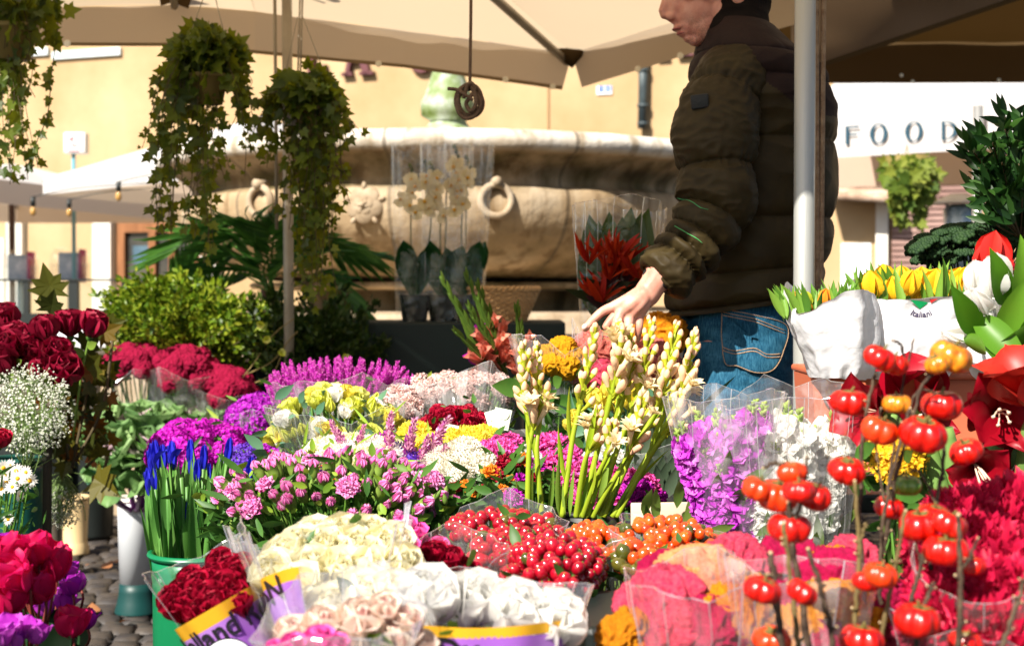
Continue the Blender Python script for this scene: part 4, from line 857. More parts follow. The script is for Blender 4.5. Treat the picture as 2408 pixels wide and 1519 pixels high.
def ivy_leaf():
    pts = A([(0, 0), (.2, -.12), (.46, .0), (.34, .22), (.5, .52), (.22, .5), (0, 1.0)]); V = [(x, 0.06*abs(x)*2, y) for x, y in pts]+[(-x, .12*abs(x), y) for x, y in pts[1:-1][::-1]]
    V = A(V, float); c = len(V); V = np.concatenate([V, A([[0, -.02, .3]])]); k = c
    return V, A([[k, i, (i+1) % k, -1] for i in range(k)])
IVY = ivy_leaf()
def maple_leaf():
    a = [(0, 0), (.12, .1), (.5, .0), (.34, .2), (.62, .42), (.36, .46), (.44, .7), (.2, .66), (.14, .8), (0, 1.1)]; pts = A(a)
    V = [(x, .15*x, y) for x, y in pts]+[(-x, .15*x, y) for x, y in pts[1:-1][::-1]]; V = A(V, float); k = len(V); V = np.concatenate([V, A([[0, -.03, .4]])])
    return V, A([[k, i, (i+1) % k, -1] for i in range(k)])
MAPLE = maple_leaf()
LEAF = petal(1., .42, 'leaf', (.1, .5), -.25, 3, 6); LANCE = petal(1., .2, 'leaf', (.1, .35), -.2, 3, 6); BLADE = petal(1., .085, 'leaf', (.0, .12), -.3, 3, 7); ROUND = petal(1., .75, 'round', (.2, .7), -.2, 5, 5)

def pm(name, cols, tl=.3, **k): return soft(name, cols, tl, k.pop('rough', .55), **k)
P = {
 'red_rose': pm('deep_red_petal', [(.07, .0006, .006), (.17, .001, .016), (.28, .003, .03)], .2),
 'bright_red': pm('crimson_petal', [(.20, .0006, .012), (.40, .002, .03)], .22),
 'cream': pm('cream_petal', [(.90, .80, .46), (.92, .87, .62), (.93, .90, .74)], .5),
 'white': pm('white_petal', [(.91, .90, .85), (.95, .94, .91)], .58),
 'blush': pm('blush_petal', [(.85, .50, .48), (.86, .66, .58), (.85, .74, .62)], .35),
 'pale_pink': pm('pale_pink_petal', [(.80, .50, .46), (.85, .66, .60), (.82, .58, .58)], .35),
 'pink': pm('pink_petal', [(.84, .18, .52), (.88, .32, .64), (.9, .46, .72)], .35),
 'hot_pink': pm('hot_pink_petal', [(.70, .03, .30), (.80, .09, .42), (.85, .16, .48)], .28),
 'magenta': pm('magenta_petal', [(.30, .001, .26), (.45, .003, .40), (.54, .008, .44)], .25),
 'purple': pm('purple_petal', [(.26, .004, .30), (.36, .01, .42), (.44, .02, .46)], .25),
 'violet': pm('violet_petal', [(.08, .02, .35), (.14, .04, .5)], .25),
 'orchid': pm('orchid_purple_petal', [(.46, .02, .50), (.60, .06, .58), (.72, .24, .70)], .3),
 'yellow': pm('yellow_petal', [(.75, .62, .04), (.82, .72, .12)], .3),
 'lemon': pm('lemon_petal', [(.50, .56, .03), (.66, .70, .07), (.80, .80, .25)], .35),
 'gold': pm('golden_petal', [(.78, .42, .01), (.85, .52, .02)], .25),
 'tulip_yellow': pm('yellow_tulip_petal', [(.80, .44, .01), (.85, .56, .02)], .35, nscale=20),
 'tulip_red': pm('red_tulip_petal', [(.55, .01, .01), (.7, .03, .02)], .3),
 'orange': pm('orange_petal', [(.75, .18, .01), (.85, .3, .02)], .25),
 'iris': pm('blue_iris_petal', [(.01, .012, .35), (.03, .03, .55)], .2),
 'tuberose': pm('tuberose_petal', [(.82, .40, .26), (.85, .56, .34), (.87, .70, .42)], .3, nscale=12),
 'tuberose_open': pm('open_tuberose_petal', [(.85, .68, .36), (.87, .78, .52)], .4),
 'lime': pm('lime_calyx', [(.34, .44, .02), (.55, .56, .04)], .35),
 'calyx': pm('calyx_green', [(.1, .2, .03), (.2, .3, .05)], .15),
 'amaryllis': pm('amaryllis_petal', [(.20, .0008, .006), (.36, .002, .016)], .25, nscale=6, rough=.4),
 'salmon': pm('salmon_petal', [(.40, .010, .010), (.55, .035, .02)], .3, nscale=8, rough=.4),
 'green_pale': pm('pale_green', [(.2, .32, .04), (.34, .44, .1)], .25),
}
velvet = lambda name, cols: soft(name, [tuple(c*.45 for c in cols[0]), cols[0], cols[1]], .12, .8, nscale=26, bump=1., bscale=240, spec=.2)
P['comb_red'] = velvet('red_velvet', [(.40, .002, .05), (.58, .006, .09)]); P['comb_pink'] = velvet('rose_velvet', [(.66, .025, .09), (.76, .10, .16)])
P['comb_orange'] = velvet('orange_velvet', [(.70, .20, .003), (.78, .32, .008)]); P['comb_peach'] = velvet('peach_velvet', [(.80, .25, .08), (.84, .42, .18)])
P['comb_burg'] = velvet('burgundy_velvet', [(.20, .001, .022), (.36, .003, .05)]); P['comb_gold'] = velvet('golden_velvet', [(.62, .26, .004), (.74, .38, .008)]); P['comb_dusky'] = velvet('dusky_velvet', [(.45, .06, .06), (.7, .22, .16)])
GS = M['stem']; LF = M['leaf']
def ME(name, b, mats, smooth=True): return b.mesh(name, mats, smooth)
H = {}
def heads(key, name, fn, mats, seeds=(0, 1)): H[key] = [ME(name, fn(s), mats) for s in seeds]
heads('red_rose', 'rose', lambda s: rose_t(s, .35), [P['red_rose'], LF]); heads('burg_rose', 'rose', lambda s: rose_t(s+3, .6), [P['bright_red'], LF])
heads('cream_rose', 'rose', lambda s: rose_t(s+5, .55+.25*(s % 2), 26), [P['cream'], LF], (0, 1, 2)); heads('white_rose', 'rose', lambda s: rose_t(s+9, .45, 26), [P['white'], M['leaf_lime']], (0, 1, 2))
heads('blush_rose', 'rose', lambda s: rose_t(s+12, .7), [P['blush'], LF]); heads('pink_rose', 'rose', lambda s: rose_t(s+14, .8), [P['hot_pink'], LF])
heads('pale_carn', 'carnation', lambda s: carn_t(s), [P['pale_pink'], LF]); heads('hot_carn', 'carnation', lambda s: carn_t(s+2), [P['hot_pink'], P['calyx']], (0, 1, 2)); heads('pink_carn', 'carnation', lambda s: carn_t(s+2), [P['pink'], P['calyx']])
heads('red_carn', 'carnation', lambda s: carn_t(s+4, 26), [P['bright_red'], P['calyx']]); heads('orange_carn', 'carnation', lambda s: carn_t(s+4, 20), [P['orange'], P['calyx']]); heads('magenta_carn', 'carnation', lambda s: carn_t(s+5), [P['magenta'], P['calyx']]); heads('white_carn', 'carnation', lambda s: carn_t(s+6), [P['white'], P['calyx']])
heads('bud', 'carnation_bud', bud_t, [P['pink'], P['calyx']], (0, 1, 2)); heads('pompon_w', 'pompon', lambda s: pompon_t(s, 420, .9, .11, .08), [pm('pompon_white', [(.66, .62, .5), (.74, .71, .6)], .2), GS]); heads('pompon_y', 'pompon', lambda s: pompon_t(s, 420, .9, .11, .08), [P['yellow'], GS])
heads('button_w', 'aster', lambda s: pompon_t(s, 110, .5, .2, .12), [P['white'], GS]); heads('button_y', 'aster', lambda s: pompon_t(s, 110, .5, .2, .12), [P['cream'], GS]); heads('button_m', 'aster', lambda s: pompon_t(s, 90, .5), [P['magenta'], GS]); heads('button_g', 'aster', lambda s: pompon_t(s, 110, .6), [P['lime'], GS]); heads('button_v', 'aster', lambda s: pompon_t(s, 90, .5), [P['violet'], GS]); heads('button_o', 'aster', lambda s: pompon_t(s, 90, .5, .24), [P['orange'], GS])
heads('tulip_y', 'tulip', tulip_t, [P['tulip_yellow']], (0, 1)); heads('tulip_w', 'tulip', lambda s: tulip_t(s, .15), [P['white']]); heads('tulip_r', 'tulip', tulip_t, [P['tulip_red']])
heads('phlox', 'flower_cluster', lambda s: floret_cluster(s, 30), [P['magenta'], P['calyx']], (0, 1, 2)); heads('phlox_p', 'flower_cluster', lambda s: floret_cluster(s, 30), [P['purple'], P['calyx']]); heads('statice', 'flower_cluster', lambda s: floret_cluster(s, 34, .5, .13), [P['violet'], P['calyx']]); heads('statice_y', 'flower_cluster', lambda s: floret_cluster(s, 34, .5, .13), [P['gold'], P['calyx']])
heads('comb_burg', 'cockscomb', comb_t, [P['comb_burg'], GS], (0, 1, 2))
for kk in ('red', 'pink', 'orange', 'peach', 'gold', 'dusky'): heads('comb_'+kk, 'cockscomb', lambda s: comb_t(s+ord(kk[0]), 120), [P['comb_'+kk], GS])
heads('plume_m', 'celosia_plume', plume_t, [pm('plume_magenta', [(.42, .01, .34), (.55, .03, .46), (.68, .2, .5)], .3)], (0, 1, 2)); heads('plume_mix', 'celosia_plume', lambda s: plume_t(s+4, 150, 1., .13), [pm('two_tone_petal', [(.35, .02, .35), (.6, .2, .4), (.75, .5, .5)], .3)], (0, 1))
heads('stock_p', 'stock_spike', stock_t, [P['orchid'], P['green_pale']], (0, 1, 2)); heads('stock_w', 'stock_spike', lambda s: stock_t(s+4), [P['white'], P['green_pale']], (0, 1, 2))
heads('daisy', 'daisy', daisy_t, [P['white'], GS, P['gold']]); heads('lisi', 'lisianthus', lambda s: rose_t(s+20, 1., 12), [P['lemon'], P['lime']]); heads('lisi_w', 'lisianthus', lambda s: rose_t(s+22, 1., 12), [P['white'], P['lime']]); heads('lisi_y', 'lisianthus', lambda s: rose_t(s+24, 1.1, 12), [P['yellow'], P['lime']])
def lbud(s):
    b = MB()
    for i in range(5): b.add(petal(.7, .4, 'point', (.5, -.2, -.4), .8, 4, 6), 0, mat4((0, 0, 0), Rz(i*1.257)))
    for i in range(5): b.add(petal(.45, .1, 'point', (.6, -.1), .3, 3, 3), 1, mat4((0, 0, -.03), Rz(i*1.257+.6)))
    b.add(tube([(0, 0, -1.2), (0, 0, 0)], .025, 5), 1); return b
heads('lisi_bud', 'lisianthus_bud', lbud, [P['lemon'], P['calyx']], (0,))
def berry_t(s): return MB().add(sph(12, 9, (.42, .42, .5)), 0).add(tube([(0, 0, -.9), (0, 0, -.42)], .05, 4), 1).add(sph(6, 4, (.06, .06, .05)), 1, None, A([0, 0, .5]))
gl = lambda n_, c: soft(n_, c, .05, .18, spec=.7, objrand=True, coat=.4)
heads('berry_r', 'berry', berry_t, [gl('red_berry', [(.24, .001, .01), (.42, .004, .018)]), GS], (0,)); heads('berry_o', 'berry', berry_t, [gl('orange_berry', [(.55, .03, .003), (.70, .10, .006)]), GS], (0,)); heads('berry_g', 'berry', berry_t, [gl('green_berry', [(.04, .06, .008), (.10, .08, .01)]), GS], (0,))

def dome(cx, cy, d, rx, rz, ry, N_, seed=0, jit=.12, zmin=-.1, back=-.35):
    """points and outward directions over the crown of a bunch: rx, rz in view units, ry in metres"""
    r = np.random.default_rng(seed); c = W(cx, cy, d); RX, RZ = mm(rx, d), mm(rz, d); out = []; i = 0; K_ = int(N_*2.6)
    for i in range(K_):
        z = 1-(1-zmin)*(i+.5)/K_; a = i*2.39996+seed; q = math.sqrt(max(0, 1-z*z)); n = A([q*math.cos(a), q*math.sin(a), z])
        if n[1] > -back and z < .75: continue
        out.append((c+n*A([RX, ry, RZ])*(1+r.uniform(-jit, jit)), nrm(n*A([1, 1, 1.])+A([0, 0, .4])), r.random()))
    r.shuffle(out); return out[:N_]
def wrap(parent, base, top, r0, rx, ry, seed=0, folds=13, amp=.10, tear=.16, mat='cello', a0=0., a1=2*PI, name='cellophane', cut=1., nv=14, curve=.7):
    """crinkled cellophane cone from the tie at base to its ruffled lip round top"""
    r = np.random.default_rng(seed); base, top = A(base, float), A(top, float); ax = top-base; z = nrm(ax); X = nrm(A([1, 0, 0])-z[0]*z); Y = np.cross(z, X)
    n = folds*6+1; ph = r.uniform(0, 6, 6)
    jag = np.interp(np.linspace(0, folds, n), np.arange(folds+1), np.append(j := r.uniform(-1, 1, folds), j[0]))
    tri = np.abs(((np.linspace(0, folds, n)+.15*np.sin(ph[0]+np.linspace(0, 9, n))) % 1)*2-1)-.5
    rows = []
    for k in range(nv):
        t = k/(nv-1); a = a0+(a1-a0)*np.linspace(0, 1, n); ez = tear*t**3*(jag*.6+.25*np.sin(2*a+ph[1]))
        s = t**curve; ex, ey = r0+(rx-r0)*s, r0+(ry-r0)*s; f = 1+amp*(t**1.2)*tri*2+.03*t*np.sin(3*a+ph[2])+.02*np.sin(17*a+ph[3]+3*t)*t
        rows.append(base+(ax*(t*cut))[None, :]+(ex*f*np.cos(a))[:, None]*X+(ey*f*np.sin(a))[:, None]*Y+(ez*np.linalg.norm(ax))[:, None]*z)
    V = np.concatenate(rows); V = V+.0035*A([mnoise.noise_vector(Vector(p*22)) for p in V])
    mb = MB().add((V, gridF(n, nv))); G = V.reshape(nv, n, 3)
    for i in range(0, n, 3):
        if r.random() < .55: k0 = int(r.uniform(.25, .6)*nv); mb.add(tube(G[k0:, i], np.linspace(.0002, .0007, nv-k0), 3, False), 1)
    mb.add(tube(G[-1], .0005, 3, False), 1)  # pale tubes on folds and lip paint highlights
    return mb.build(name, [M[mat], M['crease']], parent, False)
def bucket(px, py_rim, d, rpx, z0, mat, label, cat='bucket', rim=True, taper=.8, foot=None, name='flower_bucket', group=None, mats=None):
    """florist bucket: rim centre seen at (px, py_rim), standing at height z0"""
    c = W(px, py_rim, d); R_ = mm(rpx, d); h = c[2]-z0; o = A([c[0], c[1], z0]); t = T(name, label, cat, o, group)
    pr = [(0, .004), (R_*taper*.96, .004), (R_*taper, .015), (R_*.93, h-.03), (R_*.95, h-.004), (R_*.9, h-.006), (R_*taper*.9, .03), (0, .03)]
    if foot: pr = [(0, .0), (R_*foot, .0), (R_*foot, .008), (R_*.86, h*.19), (R_*.8, h*.22), (R_*.93, h-.03), (R_*.95, h-.004), (R_*.9, h-.006), (R_*.76, .06), (0, .06)]
    def lz_(p, n=40): q = lathe(p, n); return q[0]+o, q[1]
    b = MB(); b.add(lz_(pr)); b.build('body', mat, t)
    if rim: b = MB(); th = np.linspace(0, 2*PI, 9); b.add(lz_([(R_*.97+.006*math.cos(a), h-.002+.006*math.sin(a)) for a in th])); b.build('rim', (mats or [mat])[0], t)
    return t, c, R_
HO = {'rose': .5, 'carnation': .22, 'carnation_bud': .55, 'lisianthus': .4, 'lisianthus_bud': .3, 'celosia_plume': .3}
def stems_to(parent, pts, base, rad=.0022, spread=.02, mat=None, name='stems', seed=0, n=4, dirs=None):
    r = np.random.default_rng(seed); b = MB(); base = A(base)
    for i, p in enumerate(pts):
        q = base+r.normal(0, spread, 3)*A([1, 1, .2]); mid = p*.45+q*.55+(p-base)*A([.12, .12, 0]); b.add(tube(spline([p, mid, q], 7), rad, n))
    if b.n: return b.build(name, mat or GS, parent)
def leaves_on(parent, pts, tm, size, mat, seed=0, name='leaves', spread=.02, per=3, drop=.05, up=.3):
    r = np.random.default_rng(seed); b = MB()
    for p in pts:
        for k in range(per):
            a = r.uniform(0, 2*PI); d = A([math.cos(a), math.sin(a), up+r.uniform(-.4, .8)]); b.add(tm, 0, mat4(p+r.normal(0, spread, 3)-A([0, 0, drop*r.uniform(.1, 1)]), frame(d, r.uniform(-.8, .8)), size*r.uniform(.6, 1.25)))
    return b.build(name, mat, parent)
def bunch(name, label, cat, c, r3, base, N_, hk, size, seed=0, group=None, part=None, leafset=None, wrapk=None, jit=.12, zmin=-.1, tiltup=0., stem=GS, lean=(0, 0, 0), pts=None, sj=.15, back=-.35):
    """a gathered bunch: c (px, py, depth), r3 (rx, rz view units, ry metres), base = point where its stems meet"""
    r = np.random.default_rng(seed+100); base = A(base); t = T(name, label, cat, base, group)
    P3 = dome(c[0], c[1], c[2], r3[0], r3[1], r3[2], N_, seed, jit, zmin, back) if pts is None else pts
    P3 = P3[:100]
    for p, n, u in P3:
        key = hk if isinstance(hk, str) else hk[int(u*len(hk)) % len(hk)]; ms = H[key]; me = ms[int(r.integers(len(ms)))]
        n2 = nrm(n+A([0, 0, tiltup])+A(lean)); s = size*(1+r.uniform(-sj, sj)); inst(part or me.name.split('.')[0], me, t, mat4(p-n2*s*HO.get(me.name.split('.')[0], 0), frame(n2, r.uniform(0, 6)), s))
    stems_to(t, [p for p, n, u in P3], base, seed=seed, mat=stem)
    if leafset:
        for (tm, sz, mt, per, drop) in leafset: leaves_on(t, [p for p, n, u in P3], tm, sz, mt, seed, per=per, drop=drop)
    if wrapk: wrap(t, base, **wrapk)
    return t, P3
def poly_tex(text, size, bold=.012, align='CENTER'):
    cu = bpy.data.curves.new('txt', 'FONT'); cu.body = text; cu.size = size; cu.offset = bold*size; cu.align_x = align; cu.resolution_u = 3
    o = bpy.data.objects.new('txt', cu); C.objects.link(o); dg = bpy.context.evaluated_depsgraph_get(); me = bpy.data.meshes.new_from_object(o.evaluated_get(dg))
    bm = bmesh.new(); bm.from_mesh(me); bmesh.ops.triangulate(bm, faces=bm.faces[:]); bmesh.ops.subdivide_edges(bm, edges=[e for e in bm.edges if e.calc_length() > size*.25], cuts=1); bmesh.ops.triangulate(bm, faces=bm.faces[:])
    V, Fc = from_bm(bm); bpy.data.objects.remove(o); bpy.data.curves.remove(cu); bpy.data.meshes.remove(me); return V, Fc
# ---------------------------------------------------------------- stands that carry the display
gp = hard('dark_green_paint', [(.0012, .008, .006), (.002, .013, .010)], .5, 3, .1)
def block(name, label, cat, px0, px1, py, d0, d1, z0=0., mat=gp):
    a, c = W(px0, py, d0), W(px1, py, d0); z1 = a[2]; o = A([(a[0]+c[0])/2, (d0+d1)/2, z0])
    b = MB().add(bbox(a[0], d0, z0, c[0], d1, z1, .008)); q = b.build(name, mat, loc=o, smooth=False); return tag(q, label, cat)
block('planter_box', 'dark green painted planter box carrying the orchids and the basket', 'planter', 600, 1330, 757, 5.15, 5.55)
block('planter_box', 'low dark green planter box under the bright boxwood', 'planter', 345, 598, 850, 5.2, 5.5)
def stand(name, label, x0, y0, x1, y1, z1):
    t = T(name, label, 'stand', ((x0+x1)/2, (y0+y1)/2, 0)); MB().add(bbox(x0, y0, z1-.03, x1, y1, z1, .005)).build('top', M['black_plastic'], t, False)
    for x in (x0+.03, x1-.03):
        for y in (y0+.03, y1-.03): MB().add(box(x-.02, y-.02, 0, x+.02, y+.02, z1-.03)).build('leg', M['black_plastic'], t, False)
    return t
stand('display_stand', 'low black stand under the front row of wrapped roses', -.5, 1.15, .12, 1.85, .34)
stand('display_stand', 'low black stand under the pumpkins and cockscombs', .13, 1.1, .75, 1.75, .34)
stand('display_stand', 'black stand under the middle rows of cut flowers', -.42, 2.0, .56, 3.15, .30)
stand('display_stand', 'raised black stand under the tulip troughs', .46, 2.28, 1.05, 2.75, .77)

# ---------------------------------------------------------------- hanging ivy
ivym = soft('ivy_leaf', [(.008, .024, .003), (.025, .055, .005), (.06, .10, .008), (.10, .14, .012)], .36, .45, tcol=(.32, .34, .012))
vine = hard('ivy_stem', [(.07, .05, .02)], .8, 5, 0)
white_pot = hard('white_plastic_pot', [(.55, .52, .46), (.62, .6, .55)], .5, 4, .05); olive_pot = hard('ochre_pot', [(.16, .12, .03), (.22, .17, .05)], .6, 4, .1)
def ivy(name, label, px, py, d, rpx, strands, pots, seed, hang=None, dome_n=240, dsz=.043, dome_h=70):
    """strands: list of (px, py_end, n) falling from the crown"""
    r = np.random.default_rng(seed); c = W(px, py, d); t = T(name, label, 'ivy', c, 'ivy plants hanging from the canopy'); b = MB(); vb = MB(); R_ = mm(rpx, d)
    for i in range(dome_n):
        a = r.uniform(0, 2*PI); q = math.sqrt(r.random()); z = (1-q*q)*mm(dome_h, d)*r.uniform(.5, 1.1)-r.exponential(.03)
        p = c+A([R_*q*math.cos(a), R_*q*math.sin(a), z]); dd = A([math.cos(a)*q, math.sin(a)*q-.25, -.5+r.normal(0, .3)])
        b.add(IVY, 0, mat4(p, frame(dd+r.normal(0, .35, 3), r.uniform(-.6, .6)), dsz*r.uniform(.6, 1.25)))
    for (sx, sy, wd, n, ex) in strands:
        for k in range(int(n*.5+.5)):
            a = r.uniform(0, 2*PI); x0 = sx+r.normal(0, wd*.62); p0 = W(px+(x0-px)*.55, py-10, d+r.uniform(-.09, .09)); ye = sy-abs(r.normal(0, 1))*(sy-py)*.42
            p1 = W(x0+r.normal(0, 6), py+(ye-py)*.35, d+r.uniform(-.1, .1)); p2 = W(x0+ex*.6+r.normal(0, 10), py+(ye-py)*.7, d+r.uniform(-.1, .1)); p3 = W(x0+ex+r.normal(0, 14), ye, d+r.uniform(-.1, .1))
            pts = spline([p0, p1, p2, p3], 30); vb.add(tube(pts, .0011, 3, False)); Ls = np.linalg.norm(p3-p0); m_ = int(Ls/.03)
            for i in range(m_):
                f = (i+r.random())/m_; p = pts[int(f*29)]; a = r.uniform(0, 2*PI); dd = A([math.cos(a)*.8, math.sin(a)*.8-.3, -.75+r.normal(0, .35)])
                b.add(IVY, 0, mat4(p+A([math.cos(a), math.sin(a), 0])*.008, frame(dd, r.uniform(-.8, .8)), dsz*r.uniform(.35, 1.3)*(1-.35*f)))
    b.build('foliage', ivym, t, False); vb.build('vines', vine, t)
    for (qx, qy, w_, h_, mt) in pots:
        p = W(qx, qy, d-.01); q = lathe([(0, 0), (mm(w_*.36, d), 0), (mm(w_*.5, d), mm(h_*.85, d)), (mm(w_*.54, d), mm(h_*.86, d)), (mm(w_*.54, d), mm(h_, d)), (mm(w_*.48, d), mm(h_, d)), (mm(w_*.4, d), mm(h_*.5, d))], 24); pm_ = MB().add((q[0]+p-A([0, 0, mm(h_, d)]), q[1])).build('pot', mt, t)
    if hang:
        b = MB()
        for (x0, y0, x1, y1) in hang: b.add(tube([W(x0, y0, d), W(x1, y1, d)], .0013, 4))
        b.build('hanger', dullmetal, t)
    return t
ivy('hanging_ivy', 'trailing ivy cropped by the top left corner, hanging in thick strands', 30, 20, 3.9, 95, [(20, 430, 30, 26, 0), (60, 260, 18, 12, 4), (40, 440, 22, 10, 10), (25, 490, 16, 4, 0)], [(30, 60, 110, 80, olive_pot)], 1, dome_n=170)
b = MB(); v2 = MB(); r = np.random.default_rng(5); pts = spline([W(128, -10, 3.9), W(136, 60, 3.9), W(122, 170, 3.9), W(112, 270, 3.9), W(88, 330, 3.9), W(62, 400, 3.9)], 40)
t = T('ivy_tendril', 'single long ivy tendril curving down beside the top left ivy', 'ivy', pts[0], 'ivy plants hanging from the canopy'); MB().add(tube(pts, .0014, 4)).build('vine', vine, t)
for i in range(24): p = pts[min(39, int(i*1.65+r.integers(0, 2)))]; a = r.uniform(0, 6.28); b.add(IVY, 0, mat4(p, frame((math.cos(a), -.3, -.5+r.normal(0, .4))), .034*r.uniform(.5, 1.1)))
b.add(IVY, 0, mat4(W(155, 28, 3.9), frame((1, -.2, .1)), .05)); b.build('foliage', ivym, t, False)
ivy('hanging_ivy', 'middle hanging ivy with an ochre pot and a broad curtain of leaves', 488, 125, 3.9, 82, [(400, 560, 26, 26, -25), (440, 600, 24, 24, -15), (490, 420, 26, 14, 0), (545, 440, 20, 14, 22), (470, 640, 22, 7, 10), (385, 420, 14, 8, -20), (560, 330, 14, 8, 18), (500, 560, 20, 8, 20)], [(492, 175, 85, 70, olive_pot)], 2, [(488, -30, 430, 130), (500, -30, 540, 130)], 330)
ivy('hanging_ivy', 'right hand hanging ivy with white pots reaching down to the boxwood', 718, 215, 3.95, 76, [(660, 400, 24, 14, -10), (700, 620, 20, 26, 5), (745, 700, 24, 30, 10), (785, 480, 18, 18, 14), (620, 380, 14, 8, -22), (800, 330, 12, 8, 20), (760, 720, 26, 18, 0), (720, 740, 26, 16, 0)], [(684, 235, 40, 60, white_pot), (727, 250, 66, 70, olive_pot)], 3, [(700, 40, 670, 180), (712, 40, 770, 190)], 240, dome_h=60)

# ---------------------------------------------------------------- palm and boxwood in front of the fountain
def palm():
    c = W(640, 760, 5.45); t = T('palm', 'dark green kentia palm with arching fronds in front of the fountain', 'palm', c*A([1, 1, 0])); r = np.random.default_rng(4)
    fr = [((640, 700), (560, 560), (470, 545), (400, 600), 1.), ((640, 700), (620, 560), (590, 520), (530, 520), 1.), ((640, 700), (640, 600), (650, 540), (680, 500), .8), ((640, 700), (560, 600), (470, 640), (370, 690), 1.), ((640, 700), (600, 640), (500, 640), (440, 700), 1),
          ((650, 700), (740, 590), (800, 590), (880, 600), .9), ((650, 700), (760, 640), (810, 700), (840, 760), .9), ((650, 700), (700, 600), (760, 560), (820, 570), .8), ((645, 700), (580, 600), (560, 560), (500, 580), .9), ((645, 720), (620, 640), (640, 590), (630, 540), 1)]
    lm_ = soft('palm_leaflet', [(.02, .08, .01), (.05, .15, .02), (.10, .24, .04)], .35, .4)
    for (q0, q1, q2, q3, L_) in fr:
        dd = r.uniform(-.15, .15); pts = spline([W(*q0, 5.45), W(*q1, 5.45+dd*.4), W(*q2, 5.45+dd), W(*q3, 5.45+dd*1.5)], 26); b = MB(); b.add(tube(pts, np.linspace(.006, .0015, 26), 5))
        for i in range(4, 26):
            tg = nrm(pts[min(i+1, 25)]-pts[i-1])
            for s in (-1, 1):
                sd = nrm(np.cross(tg, A([0, .25, 1]))); d = nrm(tg*.75+sd*s*.75+A([0, -.1*s, -.22])); Lf = .27*L_*math.sin(PI*(i-3)/26)**.6
                b.add(petal(1., .075, 'leaf', (0, .25, .6), -.2, 3, 8), 0, mat4(pts[i], frame(d, r.uniform(-.4, .4)), Lf))
        b.build('frond', lm_, t)
    MB().add(lathe([(0, .0), (.10, 0), (.13, .3), (.14, .34), (.12, .33)], 20)).tmpl(); q = lathe([(0, 0), (.10, 0), (.13, .55), (.14, .58), (.12, .56)], 20); MB().add((q[0]+c*A([1, 1, 0]), q[1])).build('pot', M['black_plastic'], t)
    MB().add(tube([c*A([1, 1, 0])+A([0, 0, .4]), W(642, 700, 5.45)], .02, 8)).build('trunk', vine, t)
palm()
def shrub(name, label, c, R3, n, mat, seed, sz=.016, nb=70, pot=None):
    r = np.random.default_rng(seed); c3 = W(*c); t = T(name, label, 'shrub', c3*A([1, 1, 0])); b = MB(); vb = MB(); RX, RZ, RY = mm(R3[0], c[2]), mm(R3[1], c[2]), R3[2]; base = c3-A([0, 0, RZ*.9])
    for k in range(nb):
        a = r.uniform(0, 2*PI); z = r.uniform(-.35, 1); q = math.sqrt(max(0, 1-z*z)); n_ = A([q*math.cos(a), q*math.sin(a), z]); tip = c3+n_*A([RX, RY, RZ])*(r.uniform(.6, 1.2) if r.random() < .8 else r.uniform(1.2, 1.55))
        st = base+n_*A([RX, RY, RZ])*.25; pts = spline([st, (st+tip)/2+r.normal(0, .02, 3), tip], 14); vb.add(tube(pts, .0015, 3, False)); m_ = n//nb
        for i in range(m_):
            f = .25+.78*(i/m_)**.8; p = pts[min(13, int(f*13))]+r.normal(0, .02*(1.25-f)+.004, 3); d = nrm(tip-st)+r.normal(0, .75, 3); b.add(LEAF, 0, mat4(p, frame(d, r.uniform(-1, 1)), sz*r.uniform(.7, 1.3)))
    b.build('foliage', mat, t); vb.build('twigs', vine, t)
    q = lathe([(0, 0), (RX*.3, 0), (RX*.36, base[2]*.8), (RX*.4, base[2]*.82)], 20); MB().add((q[0]+c3*A([1, 1, 0]), q[1])).build('pot', M['black_plastic'], t)
box_m = soft('boxwood_leaf', [(.03, .08, .005), (.10, .18, .008), (.20, .28, .015), (.30, .34, .03)], .35, .4)
box_d = soft('shaded_boxwood_leaf', [(.008, .025, .004), (.03, .06, .006), (.06, .09, .01)], .25, .45)  # boxwood greens darkened to paint in the shade on this side
shrub('boxwood', 'bright yellow green boxwood bush between the roses and the pole', (455, 775, 5.0), (180, 84, .26), 9800, box_m, 11, .029, 120)
shrub('boxwood', 'smaller bright boxwood branch reaching up left of the palm', (400, 705, 5.1), (125, 50, .15), 3000, box_m, 14, .028, 60)
shrub('boxwood', 'shaded darker boxwood bush under the ivy beside the planter box', (720, 800, 5.0), (150, 95, .22), 8000, box_d, 12, .029, 110)
def helleb():
    t = T('creeper', 'pale bell flowered creeper climbing over the dark boxwood', 'creeper', W(600, 900, 4.75)); b = MB(); fl = star_t(5, .6, .5, (.3, .7, 1.0), .1, .1, 'round').tmpl()
    for q in ([(560, 900), (600, 850), (640, 790), (690, 750)], [(580, 880), (640, 850), (680, 800), (700, 780)], [(600, 900), (640, 880), (660, 840)]): b.add(tube(spline([W(x, y, 4.72) for x, y in q], 14), .0022, 4))
    b.build('stem', hard('tan_stem', [(.25, .18, .06)], .7, 4, 0), t)
    for k, (x, y) in enumerate(((612, 765), (627, 800), (812, 842), (663, 830))): m_ = MB(); m_.add(fl[:2], 0, mat4(W(x, y, 4.65), frame((.2, -1, .1), k), .042)); m_.build('flower', P['lemon'], t)
helleb()

